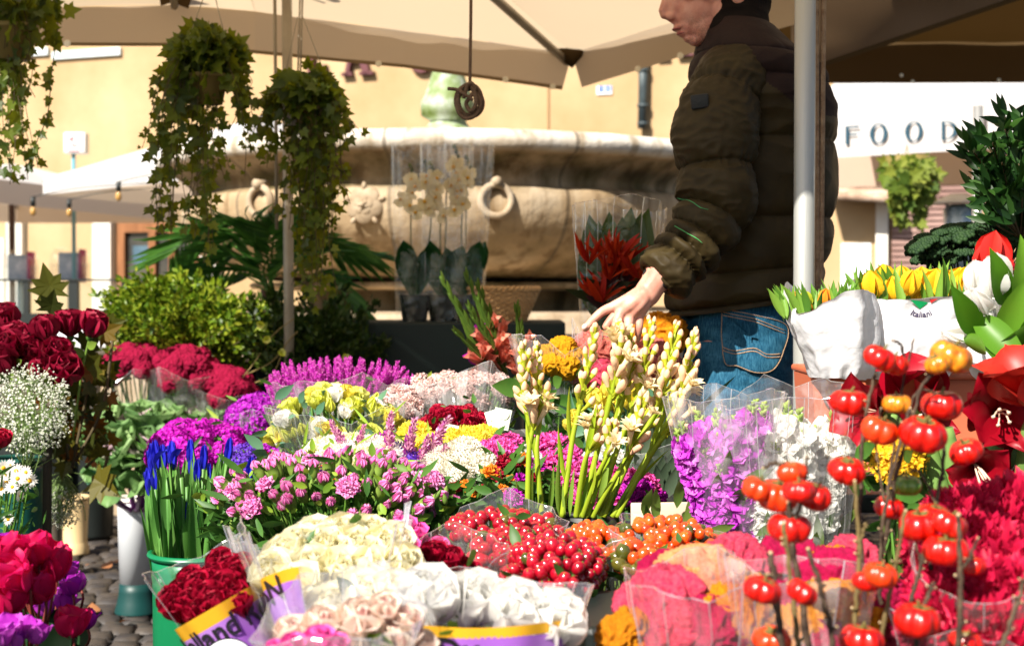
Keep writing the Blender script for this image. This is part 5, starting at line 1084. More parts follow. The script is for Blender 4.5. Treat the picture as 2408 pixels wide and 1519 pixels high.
# ---------------------------------------------------------------- orchids in cellophane, basket
ol = soft('orchid_leaf', [(.006, .04, .012), (.02, .085, .02)], .2, .5, spec=.15); op = soft('cream_orchid_petal', [(.80, .70, .42), (.86, .80, .6)], .5)
def orchid(px, seed, label, tx, tops, wx):
    r = np.random.default_rng(seed); d = 5.25; c = W(px, 757, d); t = T('orchid', label, 'orchid', c, 'wrapped orchids on the planter box')
    q = lathe([(0, 0), (mm(28, d), 0), (mm(38, d), mm(62, d)), (mm(40, d), mm(64, d)), (mm(34, d), mm(60, d))], 20); MB().add((q[0]+c, q[1])).build('pot', hard('dark_clear_pot', [(.015, .02, .015), (.04, .04, .03)], .25, 9, .1), t)
    top = c+A([0, 0, mm(60, d)])
    for k in range(5):
        a = k*2.4+seed; L_ = r.uniform(.17, .24); d_ = A([math.cos(a)*.45, -abs(math.sin(a))*.3, 1.]); MB().add(petal(1., .36, 'round', (-.1, .15, .35), -.25, 5, 8), 0, mat4(top, frame(d_, r.uniform(-.5, .5)), L_)).build('leaf', ol, t)
    b = MB()
    for (x, y, xb) in tops: 
        pts = spline([top, W(xb, 560, d), W(xb+2, 460, d), W(x, y, d)], 20); b.add(tube(pts, .0028, 5))
        for i in range(4): b.add(sph(6, 5, (.007, .007, .01)), 0, None, W(x+i*5-4, y+i*12, d)+A([0, -.004, 0]))
    b.build('flower_stem', soft('orchid_stem', [(.03, .05, .015), (.12, .14, .03)], .1), t)
    fl = MB()
    for i in range(3): fl.add(petal(.5, .34, 'round', (1.2, 1.5), .1, 5, 5), 0, mat4((0, 0, 0), Rz(i*2.094)))
    for i in range(2): fl.add(petal(.55, .6, 'round', (1.2, 1.4), .1, 5, 5), 0, mat4((0, 0, .02), Rz(i*2.094+1.047+(2.094 if i else 0))))
    fl.add(sph(6, 5, (.1, .12, .12)), 1, None, A([0, 0, .1])); me = ME('orchid_flower', fl, [op, P['gold']])
    for (x, y, xb) in tops:
        for k in range(6): inst('flower', me, t, mat4(W(x+r.normal(0, 14), y+34+k*15, d-.03+r.uniform(-.04, .02)), frame((r.normal(0, .35), -1, r.normal(0, .2)), r.uniform(0, 6)), .062))
    wrap(t, c, c+A([tx, 0, mm(415, d)]), mm(44, d), mm(wx, d), mm(wx*.8, d), seed, 9, .06, .05, 'cello_clear', curve=1.)
orchid(975, 1, 'orchid in cellophane, leftmost of the wrapped pots on the planter box', .01, [(968, 390, 966), (1003, 380, 1010)], 62)
orchid(1040, 2, 'cream orchid in cellophane, middle one of the wrapped pots on the planter box', .02, [(1015, 385, 1035), (1060, 400, 1048)], 62)
orchid(1092, 3, 'tall cream orchid in cellophane, next to the wicker basket', .02, [(1072, 345, 1085), (1100, 370, 1095)], 58)
wick = soft('wicker', [(.42, .22, .08), (.62, .38, .17), (.5, .29, .12)], 0, .6); d = 5.3; c = W(1178, 757, d); t = T('wicker_basket', 'empty wicker basket standing on the dark planter box', 'basket', c); b = MB(); n_ = 40
for j in range(13):
    f = j/12; R_ = mm(58+30*f, d)
    th = np.linspace(0, 2*PI, 121); wv = .0045*np.sin(th*20+(j % 2)*PI); b.add(tube(np.stack([c[0]+(R_+wv)*np.cos(th), c[1]+(R_+wv)*.8*np.sin(th), c[2]+mm(4+68*f, d)+0*th], 1), .0044, 5, False))
b.build('weave', wick, t); b = MB()
for i in range(n_): a = i*2*PI/n_; b.add(tube([c+A([mm(58, d)*math.cos(a), mm(58, d)*.8*math.sin(a), 0]), c+A([mm(88, d)*math.cos(a), mm(88, d)*.8*math.sin(a), mm(74, d)])], .003, 4))
b.build('uprights', wick, t); b = MB(); th = np.linspace(0, 2*PI, 121)
for k in range(2): b.add(tube(np.stack([c[0]+(mm(88, d)+.006*np.cos(th*22+k*PI))*np.cos(th), c[1]+(mm(88, d)+.006*np.cos(th*22+k*PI))*.8*np.sin(th), c[2]+mm(78, d)+.006*np.sin(th*22+k*PI)], 1), .0058, 6, False))
b.build('rim', wick, t)

# ---------------------------------------------------------------- gladioli, yellow and pink cockscombs, heliconia bouquet
GL = ['gladiolus leaning furthest left with one magenta floret', 'green gladiolus second from the left without open florets', 'gladiolus with its tip rising in front of the orchid pots', 'gladiolus with most salmon florets in the middle of its clump', 'gladiolus with salmon florets crossing the left side of the basket', 'gladiolus standing before the centre of the wicker basket', 'short gladiolus under the basket with three salmon florets', 'gladiolus rising before the right rim of the basket', 'low gladiolus with salmon florets left of the clump', 'low gladiolus at the right end of the clump by the cockscombs']
def gladiolus(k, x0, x1, y1, d, seed, bl):
    r = np.random.default_rng(seed); base = W(x0, 900, d); top = W(x1, y1, d-.1); t = T('gladiolus', GL[k], 'flower', base, 'gladioli beside the wicker basket'); pts = spline([base, (base+top)/2+A([.01, 0, 0]), top], 20)
    b = MB().add(tube(pts, np.linspace(.005, .002, 20), 6))
    for i in range(12):
        f = .25+.72*i/12; p = pts[int(f*19)]; s = 1 if i % 2 else -1; tg = nrm(top-base); b.add(petal(1., .22, 'leaf', (.05, -.1), .6, 3, 6), 0, mat4(p, frame(tg+A([s*.16, -.1, 0])), .06*(1.25-f*.7)))
    b.build('stem', soft('gladiolus_green', [(.05, .12, .015), (.10, .18, .02)], .2), t)
    if bl:
        b = MB()
        for i in range(bl):
            f = .25+.35*i/bl; p = pts[int(f*19)]; s = 1 if i % 2 else -1
            for j in range(3): b.add(petal(1., .5, 'point', (.2, .1, .6), .6, 4, 6, .02, 5, j), 0, mat4(p, frame(nrm(top-base)*.8+A([s*.6, -.3, 0]))@Rz(j*2.1), .055))
        b.build('florets', P['magenta'] if bl == 2 else pm('salmon_floret', [(.65, .18, .12), (.78, .32, .22)], .3), t)
for k, a in enumerate([(1150, 1035, 650, 3.3, 1, 2), (1165, 1055, 690, 3.3, 2, 0), (1180, 1092, 640, 3.35, 3, 4), (1190, 1100, 720, 3.3, 4, 5), (1195, 1120, 665, 3.4, 5, 4), (1185, 1122, 700, 3.35, 6, 5), (1195, 1110, 745, 3.3, 7, 3), (1215, 1212, 720, 3.35, 8, 4), (1170, 1070, 780, 3.3, 9, 4), (1225, 1222, 790, 3.3, 10, 3)]): gladiolus(k, *a)
t, c, R_ = bucket(1175, 900, 3.35, 62, 0, M['black_plastic'], 'black bucket holding the gladioli')
big = petal(.62, .34, 'leaf', (.05, .3), -.2, 5, 8)
bunch('cockscomb_bouquet', 'golden yellow cockscomb bouquet with broad leaves in a clear sleeve', 'bouquet', (0, 0, 3), (1, 1, 1), W(1320, 1130, 2.95), 0, 'comb_gold', .055, 3,
      pts=[(W(1283, 835, 2.9), nrm((0, -.4, 1)), .1), (W(1322, 820, 2.92), nrm((.1, -.4, 1)), .5), (W(1300, 855, 2.87), nrm((0, -.7, 1)), .7), (W(1345, 840, 2.92), nrm((.2, -.4, 1)), .3), (W(1272, 860, 2.9), nrm((-.2, -.5, 1)), .3), (W(1330, 858, 2.88), nrm((.2, -.5, 1)), .3)],
      leafset=[(big, .1, LF, 7, .2)], wrapk=dict(top=W(1310, 800, 2.93), r0=.02, rx=.09, ry=.07, seed=3, mat='cello'))
for k, (x, y, d, hk, lb, s) in enumerate(((1395, 815, 3.0, 'comb_dusky', 'dusky red cockscomb head in cellophane under the pointing finger', .085), (1405, 870, 2.95, 'comb_pink', 'rose pink cockscomb bouquet behind the pale tuberose buds', .07), (1535, 850, 2.95, 'comb_dusky', 'dusky pink cockscomb bouquet behind the tuberoses next to the jeans', .10), (1545, 775, 3.05, 'comb_orange', 'orange cockscomb head behind the hand', .095), (1480, 850, 3.0, 'comb_red', 'crimson cockscomb head below the fingers', .07))):
    bunch('cockscomb_bouquet', lb, 'bouquet', (0, 0, 3), (1, 1, 1), W(x-10, 1130, d), 0, hk, s, 10+k, pts=[(W(x, y, d), nrm((0, -.3, 1)), .2), (W(x+18, y+12, d-.03), nrm((.2, -.4, 1)), .6), (W(x-20, y+16, d-.02), nrm((-.2, -.4, 1)), .8)], leafset=[(big, .09, LF, 6, .2)], wrapk=dict(top=W(x, y-30, d), r0=.02, rx=mm(48, d), ry=.05, seed=k, mat='cello') if k in (0, 1) else None)
# heliconia bouquet
c = W(1440, 790, 3.35); t = T('heliconia_bouquet', 'orange red heliconia bouquet with dark pointed leaves in cellophane', 'bouquet', c); r = np.random.default_rng(8)
dk = soft('pointed_leaf', [(.015, .045, .008), (.03, .08, .012)], .3, .4, tcol=(.1, .14, .01))
for (x, y, L_, rl) in ((1385, 505, .28, 0), (1405, 520, .26, .2), (1432, 498, .29, 0), (1462, 510, .3, .1), (1484, 488, .31, 0), (1510, 500, .3, -.2), (1525, 490, .3, 0), (1372, 540, .22, 0)):
    top = W(x, y, 3.38); dd = nrm(top-c); MB().add(petal(1., .42, 'leaf', (0, .03, .06), -.15, 5, 9), 0, mat4(top-dd*L_, frame(dd, rl), L_)).build('leaf', dk, t)
hm = pm('heliconia_bract', [(.30, .008, .002), (.48, .04, .004), (.38, .02, .004)], .3)
for k in range(16):
    x, y = 1440+r.normal(0, 30), 655+r.normal(0, 24); b = MB(); p = W(x, y, 3.27+r.uniform(-.04, .05))
    for j in range(6): a = r.uniform(-1.1, 1.1)+(PI*.0); b.add(petal(1., .2, 'point', (0, .3), .5, 3, 6), 0, mat4(p, frame((math.sin(a)*1., -.35+r.normal(0, .2), math.cos(a)), r.uniform(0, 3)), r.uniform(.06, .095)))
    b.build('heliconia', hm, t)
b = MB()
for k in range(22): x = 1440+r.normal(0, 40); b.add(LANCE, 0, mat4(W(x, 700+r.normal(0, 25), 3.3), frame((r.normal(0, .7), -.4, r.uniform(-.2, .8))), .11))
b.build('foliage', soft('dark_purple_leaf', [(.02, .04, .01), (.08, .02, .03)], .2), t)
wrap(t, c-A([0, 0, .05]), W(1455, 480, 3.35), .06, mm(108, 3.35), .1, 5, 9, .07, .06, 'cello_clear', curve=.55)
t, c, R_ = bucket(1450, 850, 3.2, 95, 0, M['black_plastic'], 'black bucket behind the tuberoses under the heliconia bouquet')

# ---------------------------------------------------------------- left: roses, oak leaves, gypsophila, daisies, cyclamen
RL = ['dark red rose cut by the left edge, above all others there', 'dark red rose standing alone, left of the upright trio', 'dark red rose in the middle of the upright trio', 'dark red rose tilting right, rightmost and nearest the orange leaf', 'dark red rose at the left edge just above the gypsophila', 'dark red rose between the left edge and the lone upright one', 'large dark red rose directly under the upright trio', 'dark red rose half hidden left of the lowest rose', 'lowest dark red rose, opening towards the viewer', 'dark red rose behind the one nearest the gypsophila', 'dark red rose touching the gypsophila at the left edge', 'dark red rose facing the viewer above the gypsophila crown', 'small dark red rose behind the left group', 'small dark red rose peeping between trio and lowest rose']
def stem_rose(x, y, d, s, n=(0, -.4, 1), yb=1030, xb=None, k=0):
    p = W(x, y, d); base = W(xb if xb is not None else x*.6+40, yb, d+.05); t = T('rose', RL[k], 'flower', base, 'dark red roses standing on the left')
    inst('bloom', H['red_rose'][k % 2], t, mat4(p-nrm(n)*s*.45, frame(nrm(n), k*1.3), s)); b = MB(); q = spline([p-nrm(n)*s*.4, (p+base)/2+A([0, -.01, .02]), base], 10); b.add(tube(q, .003, 6)); b.add(LEAF, 0, mat4(q[3], frame((-.5, -.5, .5)), .06)); b.add(LEAF, 0, mat4(q[2], frame((.7, -.4, .3)), .05)); b.build('stem', soft('rose_stem', [(.16, .24, .03), (.1, .2, .03)], .1), t)
for k, a in enumerate([(8, 745, 3.4, .085), (105, 770, 3.3, .076, (-.1, -.3, 1)), (163, 757, 3.35, .078, (0, -.2, 1)), (220, 760, 3.3, .078, (.35, -.3, 1)), (18, 815, 3.2, .08, (-.2, -.8, .8)), (62, 805, 3.3, .07), (135, 835, 3.2, .088, (.1, -.7, .9)), (100, 868, 3.2, .07), (152, 872, 3.12, .09, (.2, -.9, .7)), (35, 788, 3.3, .08), (5, 850, 3.2, .08), (75, 838, 3.25, .085, (-.2, -.7, .8)), (60, 790, 3.4, .07), (115, 812, 3.35, .065)]): stem_rose(*a, k=k)
r = np.random.default_rng(9); oakm = soft('oak_leaf', [(.02, .03, .005), (.04, .05, .006), (.10, .10, .008), (.22, .05, .008)], .4, .5)
t = T('oak_branch', 'leafy autumn oak branch behind the dark red roses', 'branch', W(170, 1100, 3.5)); b = MB(); br = MB()
for q in ([(170, 1100), (200, 950), (215, 860)], [(160, 1080), (140, 900), (125, 720)], [(180, 1080), (240, 960), (265, 800)], [(200, 1100), (250, 1060), (240, 1130)]): br.add(tube(spline([W(x, y, 3.5) for x, y in q], 12), .004, 5))
for k in range(110):
    x, y = r.uniform(100, 255), r.uniform(840, 1080); b.add(MAPLE, 0, mat4(W(x, y, 3.45+r.uniform(0, .25)), frame((r.normal(0, .7), -.5, r.normal(.2, .6)), r.uniform(-1, 1)), r.uniform(.04, .065)))
for (x, y, sz, dd) in ((125, 705, .085, (-.2, -.2, 1)), (118, 740, .07, (.3, -.5, .8)), (225, 790, .07, (1, -.2, .4)), (240, 770, .06, (1, -.2, .3)), (215, 1120, .09, (.9, -.4, -.5)), (205, 870, .08, (.5, -.6, .4)), (190, 820, .075, (.8, -.4, .5))): b.add(MAPLE, 0, mat4(W(x, y, 3.4), frame(dd), sz))
b.build('foliage', oakm, t, False); br.build('twigs', vine, t)
gym = pm('gypsophila_white', [(.62, .66, .5), (.85, .86, .8)], .3)
def gyps(label, c, R3, n, base, seed, sz=.0065):
    r = np.random.default_rng(seed); t = T('gypsophila_bunch', label, 'flowers', base); b = MB(); s = MB(); fl = MB()
    for i in range(5): fl.add(petal(.6, .5, 'fan', (.5, 1.2), .1, 3, 3), 0, mat4((0, 0, 0), Rz(i*1.257)))
    fl.add(sph(5, 4, (.3, .3, .35)), 0); V, Fc, _ = fl.tmpl()
    hubs = [W(c[0]+R3[0]*.75*r.normal(0, .5), c[1]+R3[1]*.75*r.normal(0, .5), c[2]+R3[2]*r.normal(0, .5)) for _ in range(46)]
    for hu in hubs: s.add(tube(spline([hu, (hu+base)/2+r.normal(0, .02, 3), base], 6), .001, 3, False))
    for i in range(n):
        a = r.normal(0, 1, 3); a /= np.linalg.norm(a); q = r.uniform(.55, 1.04); p = W(c[0]+R3[0]*a[0]*q, c[1]-R3[1]*a[2]*q, c[2]+R3[2]*a[1]*q); b.add((V, Fc), 0, mat4(p, frame(a+A([0, -.3, .3])), sz*r.uniform(.6, 1.2)))
        if i % 3 == 0: hu = hubs[int(np.argmin([np.linalg.norm(p-h_) for h_ in hubs]))]; s.add(tube([p, hu], .0005, 3, False))
    b.build('blossoms', gym, t); s.build('stems', soft('pale_green_stem', [(.14, .22, .06)], .1), t)
gyps('large round cloud of white gypsophila below the dark red roses', (70, 965, 3.05), (105, 108, .11), 1700, W(60, 1110, 3.1), 1)
gyps('small white gypsophila spray drooping over the beige bucket', (145, 1180, 3.6), (52, 40, .06), 420, W(150, 1110, 3.62), 2); gyps('thin white gypsophila sprig low in front of the brown bucket', (140, 1222, 3.55), (50, 22, .05), 220, W(150, 1130, 3.6), 3, .006)
bucket(40, 1078, 3.15, 62, 0, hard('bottle_green_plastic', [(.004, .05, .04), (.006, .07, .055)], .4, 3, .05), 'tall bottle green bucket under the gypsophila', taper=.72)
bucket(176, 1168, 5.9, 34, 0, hard('beige_plastic', [(.55, .40, .2), (.62, .47, .25)], .5, 3, .05), 'beige bucket standing on the cobbles behind the gypsophila sprig', taper=.92, foot=.95)
bucket(118, 1190, 5.4, 32, 0, hard('taupe_plastic', [(.10, .08, .06), (.16, .13, .1)], .5, 3, .05), 'taupe footed bucket beside the beige one', taper=.8, foot=1.25)
r = np.random.default_rng(12)
pts = [(W(x, y, 2.75+r.uniform(-.04, .04)), nrm((r.normal(.1, .4), -1, r.uniform(-.1, .8))), r.random()) for x, y in ((8, 1100), (25, 1095), (12, 1118), (42, 1125), (70, 1130), (60, 1140), (30, 1145), (5, 1150), (50, 1165), (20, 1220), (62, 1110), (38, 1108), (15, 1135), (-12, 1120))]
bunch('daisy_bunch', 'white daisies with yellow centres at the left edge', 'flowers', 0, 0, W(-20, 1400, 2.85), 0, 'daisy', .033, 4, pts=pts, leafset=[(LANCE, .04, LF, 3, .1)])
bunch('magenta_bud_bunch', 'magenta rose bud poking in at the left edge above the daisies', 'flowers', 0, 0, W(-60, 1200, 2.9), 0, 'burg_rose', .04, 5, pts=[(W(3, 1028, 2.85), nrm((.3, -.3, 1)), .2)])
def cyclamen(name, label, col, pts, base, s, seed, lfn=0):
    r = np.random.default_rng(seed); t = T(name, label, 'cyclamen', base); fl = MB()
    for i in range(6): fl.add(petal(1., .85, 'round', (1.15, .45, .35, .6), .25, 7, 8, .05, 4, i), 0, mat4((0, 0, 0), Rz(i*1.047+r.uniform(-.2, .2))@Rx(r.uniform(-.2, .3))))
    me = ME('cyclamen_flower', fl, [col]); b = MB()
    for p_ in pts:
        x, y, d = p_; p = W(x, y, d); inst('flower', me, t, mat4(p, frame((r.normal(0, .35), r.normal(-.15, .3), 1), r.uniform(0, 6)), s*r.uniform(.8, 1.15)))
        b.add(tube(spline([p+A([0, 0, .004]), p+A([.004, -.006, -.014]), (p+base)/2+A([.01, 0, .0]), base], 12), .0018, 5))
    b.build('stems', soft('red_brown_stem', [(.14, .02, .015), (.22, .05, .03)], .05), t)
    b = MB()
    for k in range(lfn): a = r.uniform(0, 6.28); b.add(ROUND, 0, mat4(base+A([math.cos(a)*.06, math.sin(a)*.06, .02]), frame((math.cos(a), math.sin(a)-.4, .9)), .06))
    if lfn: b.build('leaves', M['leaf_dark'], t)
cyclamen('cyclamen', 'red cyclamen flowers in the bottom left corner', pm('scarlet_petal', [(.55, .003, .075), (.76, .010, .14)], .4), [(40, 1340, 1.72), (90, 1330, 1.74), (20, 1390, 1.7), (70, 1385, 1.7), (120, 1370, 1.76), (0, 1350, 1.76), (105, 1410, 1.74), (45, 1400, 1.72), (168, 1500, 1.75), (60, 1355, 1.78), (10, 1445, 1.7), (110, 1350, 1.8)], W(50, 1600, 1.78), .052, 1, 14)
cyclamen('cyclamen', 'purple magenta cyclamen behind the red one in the bottom left corner', pm('cyclamen_purple', [(.28, .005, .32), (.42, .015, .45), (.52, .06, .52)], .4), [(15, 1300, 1.86), (50, 1300, 1.88), (85, 1318, 1.88), (-10, 1310, 1.88), (130, 1335, 1.88), (150, 1355, 1.9), (170, 1400, 1.84), (150, 1440, 1.84), (110, 1450, 1.84), (190, 1390, 1.88), (185, 1490, 1.85), (140, 1415, 1.86), (30, 1320, 1.9), (205, 1480, 1.8)], W(90, 1620, 1.9), .03, 2, 14)
cyclamen('cyclamen', 'mauve cyclamen touching the bottom edge at the far left', pm('cyclamen_mauve', [(.45, .02, .48), (.6, .10, .58)], .4), [(20, 1510, 1.62), (55, 1500, 1.64), (85, 1515, 1.64), (0, 1525, 1.6), (35, 1530, 1.62)], W(40, 1640, 1.68), .032, 3, 6)
bucket(75, 1620, 1.8, 190, 0, M['black_plastic'], 'black tub holding the cyclamen', taper=.8)
bucket(50, 1000, 3.4, 75, 0, M['black_plastic'], 'black bucket behind the gypsophila holding the red roses', taper=.8); bucket(-22, 1300, 2.85, 60, 0, M['black_plastic'], 'black bucket at the left edge holding the daisies', taper=.8)
# burgundy cockscombs in cellophane
for k, (x, y, w_, lb) in enumerate(((318, 862, 62, 'burgundy cockscomb bouquet in a clear sleeve, nearest the dark red roses'), (430, 872, 68, 'burgundy cockscomb bouquet in a clear sleeve, middle one of three'), (535, 915, 60, 'burgundy cockscomb bouquet in a clear sleeve above the magenta clusters'))):
    bunch('cockscomb_bouquet', lb, 'bouquet', (x, y+8, 4.8), (w_, 46, .12), W(x+20-k*20, 1080, 4.8), 24, 'comb_burg', .075, 20+k, group='burgundy cockscomb bouquets', zmin=-.3, jit=.1, wrapk=dict(top=W(x, y-2, 4.78), r0=.02, rx=mm(w_+16, 4.8), ry=.15, seed=k, folds=10, amp=.07))
bucket(430, 1010, 4.95, 75, 0, M['black_plastic'], 'black bucket under the burgundy cockscombs')
bucket(215, 965, 6.3, 60, 0, M['black_plastic'], 'added dark bucket filling the shade far back behind the oak leaves')  # two black buckets added to fill the leaf shade with dark
bucket(120, 975, 6.2, 55, 0, M['black_plastic'], 'added dark bucket filling the shade far back, nearer the left edge of the photo')
# ornamental kale
kl = soft('kale_leaf', [(.06, .15, .05), (.15, .28, .09), (.30, .42, .18)], .3, .5, nscale=12); ki = soft('kale_heart', [(.42, .2, .36), (.5, .4, .4), (.4, .45, .28)], .25, .5, nscale=20); kst = soft('purple_stalk', [(.16, .03, .2), (.25, .08, .25)], 0, .5)
KL = ['ornamental kale head furthest left, tilted outwards', 'ornamental kale head second from left in the top row', 'ornamental kale head in the middle of the top row', 'ornamental kale head low on the left above the loose leaf', 'ornamental kale head facing the viewer above the white rim', 'ornamental kale head under the middle cockscomb sleeve', 'ornamental kale head furthest right beside the magenta cluster', 'ornamental kale head low on the right behind the iris tips', 'ornamental kale head at the back, pressed to the cockscomb sleeve']
def kale(x, y, d, s, n, k):
    s *= 1.32
    r = np.random.default_rng(40+k); p = W(x, y, d); base = W(320+(x-320)*.22, 1200, 4.8); t = T('ornamental_kale', KL[k], 'kale', base, 'ornamental kale in the white bucket'); ol_ = MB(); il = MB(); Rf = frame(nrm(n))
    for i in range(15):
        f = i/14; (il if f < .38 else ol_).add(petal(.6+.45*f, .45+.5*f, 'round', (.15+.55*f, .1+.5*f, .3+1.0*f*f), .35, 9, 8, .03+.03*f, 9, i, .025), 0, mat4((0, 0, 0), Rz(i*2.4)))
    b = MB(); V, Fc, _ = ol_.tmpl(); b.add((V, Fc), 0, mat4(p-Rf[:, 2]*s*.5, Rf, s)); b.build('leaves', kl, t); b = MB(); V, Fc, _ = il.tmpl(); b.add((V, Fc), 0, mat4(p-Rf[:, 2]*s*.5, Rf, s)); b.build('heart', ki, t)
    b = MB(); q = spline([p-Rf[:, 2]*s*.45, p-A([0, 0, .14]), base], 14); b.add(tube(q, .009, 7))
    for i in range(8): a = i*2.4; b.add(sph(6, 4, (.005, .005, .005)), 0, None, q[4+i]+A([math.cos(a), math.sin(a), 0])*.009)
    b.build('stalk', kst, t); b = MB()
    for i in range(4): a = i*1.7+k; b.add(petal(1., .7, 'round', (.3, .9, 1.6), -.1, 7, 7, .03, 6, i), 0, mat4(q[5], frame((math.cos(a)*.8, math.sin(a)*.8-.3, .6)), s*.7))
    b.build('side_leaves', kl, t)
for k, a in enumerate([(232, 1018, 4.6, .12, (-.5, -.5, 1)), (300, 1000, 4.6, .12, (-.1, -.4, 1)), (352, 990, 4.6, .12, (.1, -.2, 1)), (268, 1065, 4.5, .12, (-.4, -.8, .8)), (330, 1055, 4.5, .12, (.1, -.9, .8)), (400, 1000, 4.65, .12, (.3, -.4, 1)), (455, 985, 4.7, .12, (.3, -.3, 1)), (375, 1040, 4.55, .12, (.3, -.7, .9)), (430, 965, 4.8, .11, (.1, -.2, 1))]): kale(*a, k)
b = MB(); p = W(229, 1128, 4.55); t = T('kale_leaf', 'single loose blue green kale leaf hanging below the others', 'leaf', p); b.add(petal(1., .8, 'round', (.2, .1), -.2, 7, 8, .02, 5), 0, mat4(W(240, 1092, 4.55), frame((-.25, -.35, -1)), .085)); b.build('blade', soft('mint_leaf', [(.14, .38, .24)], .25, nscale=14), t)
wb = hard('white_bucket_plastic', [(.50, .53, .56), (.6, .62, .64)], .5, 3, .05); tb = hard('teal_bucket_foot', [(.002, .032, .03), (.003, .045, .042)], .45, 3, .05)
c = W(320, 1168, 4.84); R_ = mm(48, 4.84); o = A([c[0], c[1], 0]); t = T('flower_bucket', 'slim white bucket with a flared teal foot holding the kale', 'bucket', o); lzb = lambda p_: (lathe(p_, 40)[0]+o, lathe(p_, 40)[1])
MB().add(lzb([(R_*.76, .1), (R_*.82, .1), (R_*.9, c[2]-.03), (R_*.92, c[2]-.012), (R_*.8, c[2]-.01), (R_*.7, .1)])).build('body', wb, t)
MB().add(lzb([(R_*.9, c[2]-.012), (R_*1.0, c[2]-.01), (R_*1.0, c[2]), (R_*.82, c[2]), (R_*.8, c[2]-.01)])).build('rim', hard('ivory_rim', [(.75, .72, .62)], .5, 3, 0), t)
MB().add(lzb([(R_*1.06, 0), (R_*1.06, .006), (R_*.94, .035), (R_*.85, .07), (R_*.825, .1), (R_*.7, .1)])).build('foot', tb, t)
# sweet william, statice
bunch('sweet_william_bunch', 'dense magenta sweet william bunch above the blue iris buds', 'flowers', (470, 1062, 3.4), (108, 62, .12), W(470, 1300, 3.45), 70, 'phlox', .05, 6, zmin=-.75, jit=.08, leafset=[(LANCE, .04, LF, 2, .06)])
bunch('sweet_william_bunch', 'purple magenta sweet william bunch behind, left of the lemon lisianthus', 'flowers', (605, 985, 3.5), (55, 42, .08), W(600, 1150, 3.5), 22, 'phlox_p', .05, 7, zmin=-.6, jit=.1, leafset=[(LANCE, .045, M['leaf_lime'], 3, .08)], wrapk=dict(top=W(605, 975, 3.5), r0=.02, rx=mm(66, 3.5), ry=.09, seed=7))
bunch('statice_bouquet', 'violet statice under crinkled cellophane right of the iris tips', 'bouquet', (578, 1100, 3.0), (45, 42, .06), W(560, 1280, 3.), 22, 'statice', .04, 8, zmin=-.6, wrapk=dict(top=W(580, 1080, 2.98), r0=.02, rx=mm(56, 3.), ry=.07, seed=8, folds=5, mat='cello_milky'))
bunch('statice_bunch', 'dark violet statice tuft low beside the pink carnation buds', 'flowers', (575, 1212, 2.6), (32, 18, .04), W(590, 1330, 2.7), 12, 'statice', .034, 9, zmin=-.5)
bunch('carnation_bunch', 'dark red and purple carnations between statice and lisianthus', 'flowers', (640, 1070, 3.0), (26, 30, .05), W(640, 1250, 3.), 12, ['burg_rose', 'phlox_p'], .035, 10, leafset=[(BLADE, .09, M['leaf_lime'], 4, .08)])
bucket(480, 1240, 3.5, 95, 0, M['black_plastic'], 'black bucket under the magenta sweet william')
# irises in the green bucket
gb = hard('green_bucket_plastic', [(.0, .13, .045), (.004, .16, .06)], .32, 3, .05, spec=.5)
t, cI, RI = bucket(470, 1296, 2.6, 118, 0, gb, 'bright green bucket packed with closed blue irises', taper=.9)
irl = soft('iris_leaf', [(.04, .14, .03), (.10, .26, .05), (.24, .38, .10)], .25, .4, nscale=6)
r = np.random.default_rng(21)
def iris(x, y, d, xb, tip, k):
    top = W(x, y, d); a = r.uniform(0, 6.28); q = r.uniform(0, .7)*RI; base = A([cI[0]+(xb-470)*d/F*.9, cI[1]+q*math.sin(a)*.8, cI[2]-.16]); t = T('iris', ['green iris spear showing no blue yet', 'closed iris with a pointed blue tip', 'blue iris beginning to unfold its petals'][tip], 'flower', base, 'irises in the green bucket')
    L_ = np.linalg.norm(top-base); dr = nrm(top-base); b = MB(); b.add(tube([base, base+dr*L_*.55, base+dr*L_*.9], [.0045, .005, .004], 7))
    b.add(petal(1., .17, 'leaf', (.12, -.1, -.06), .9, 5, 9), 0, mat4(base+dr*L_*.62, frame(dr, r.uniform(0, 6)), .125)); b.add(petal(1., .19, 'leaf', (.14, -.12, -.06), .9, 5, 9), 0, mat4(base+dr*L_*.58, frame(dr, r.uniform(0, 6)), .125))
    for j in range(2): b.add(petal(1., .095, 'leaf', (.0, .06, .1*r.normal()), .5, 3, 9), 0, mat4(base+dr*.02, frame(dr+r.normal(0, .05, 3), r.uniform(0, 6)), L_*r.uniform(.6, .98)))
    b.build('stem', irl, t)
    if tip:
        b = MB()
        for j in range(4): b.add(petal(1., .26, 'point', (.18, -.16, -.1), 1., 5, 7), 0, mat4(base+dr*(L_*.92-.012), frame(dr, j*1.57), .052 if tip == 1 else .062))
        if tip == 2: b.add(petal(1., .5, 'round', (.3, .7, 1.4), .4, 5, 6), 0, mat4(base+dr*(L_*.92), frame(dr, 1.), .045)); b.add(petal(1., .5, 'round', (.1, .3, .8), .4, 5, 6), 0, mat4(base+dr*(L_*.92), frame(dr, 4.), .045))
        b.build('bud', P['iris'], t)
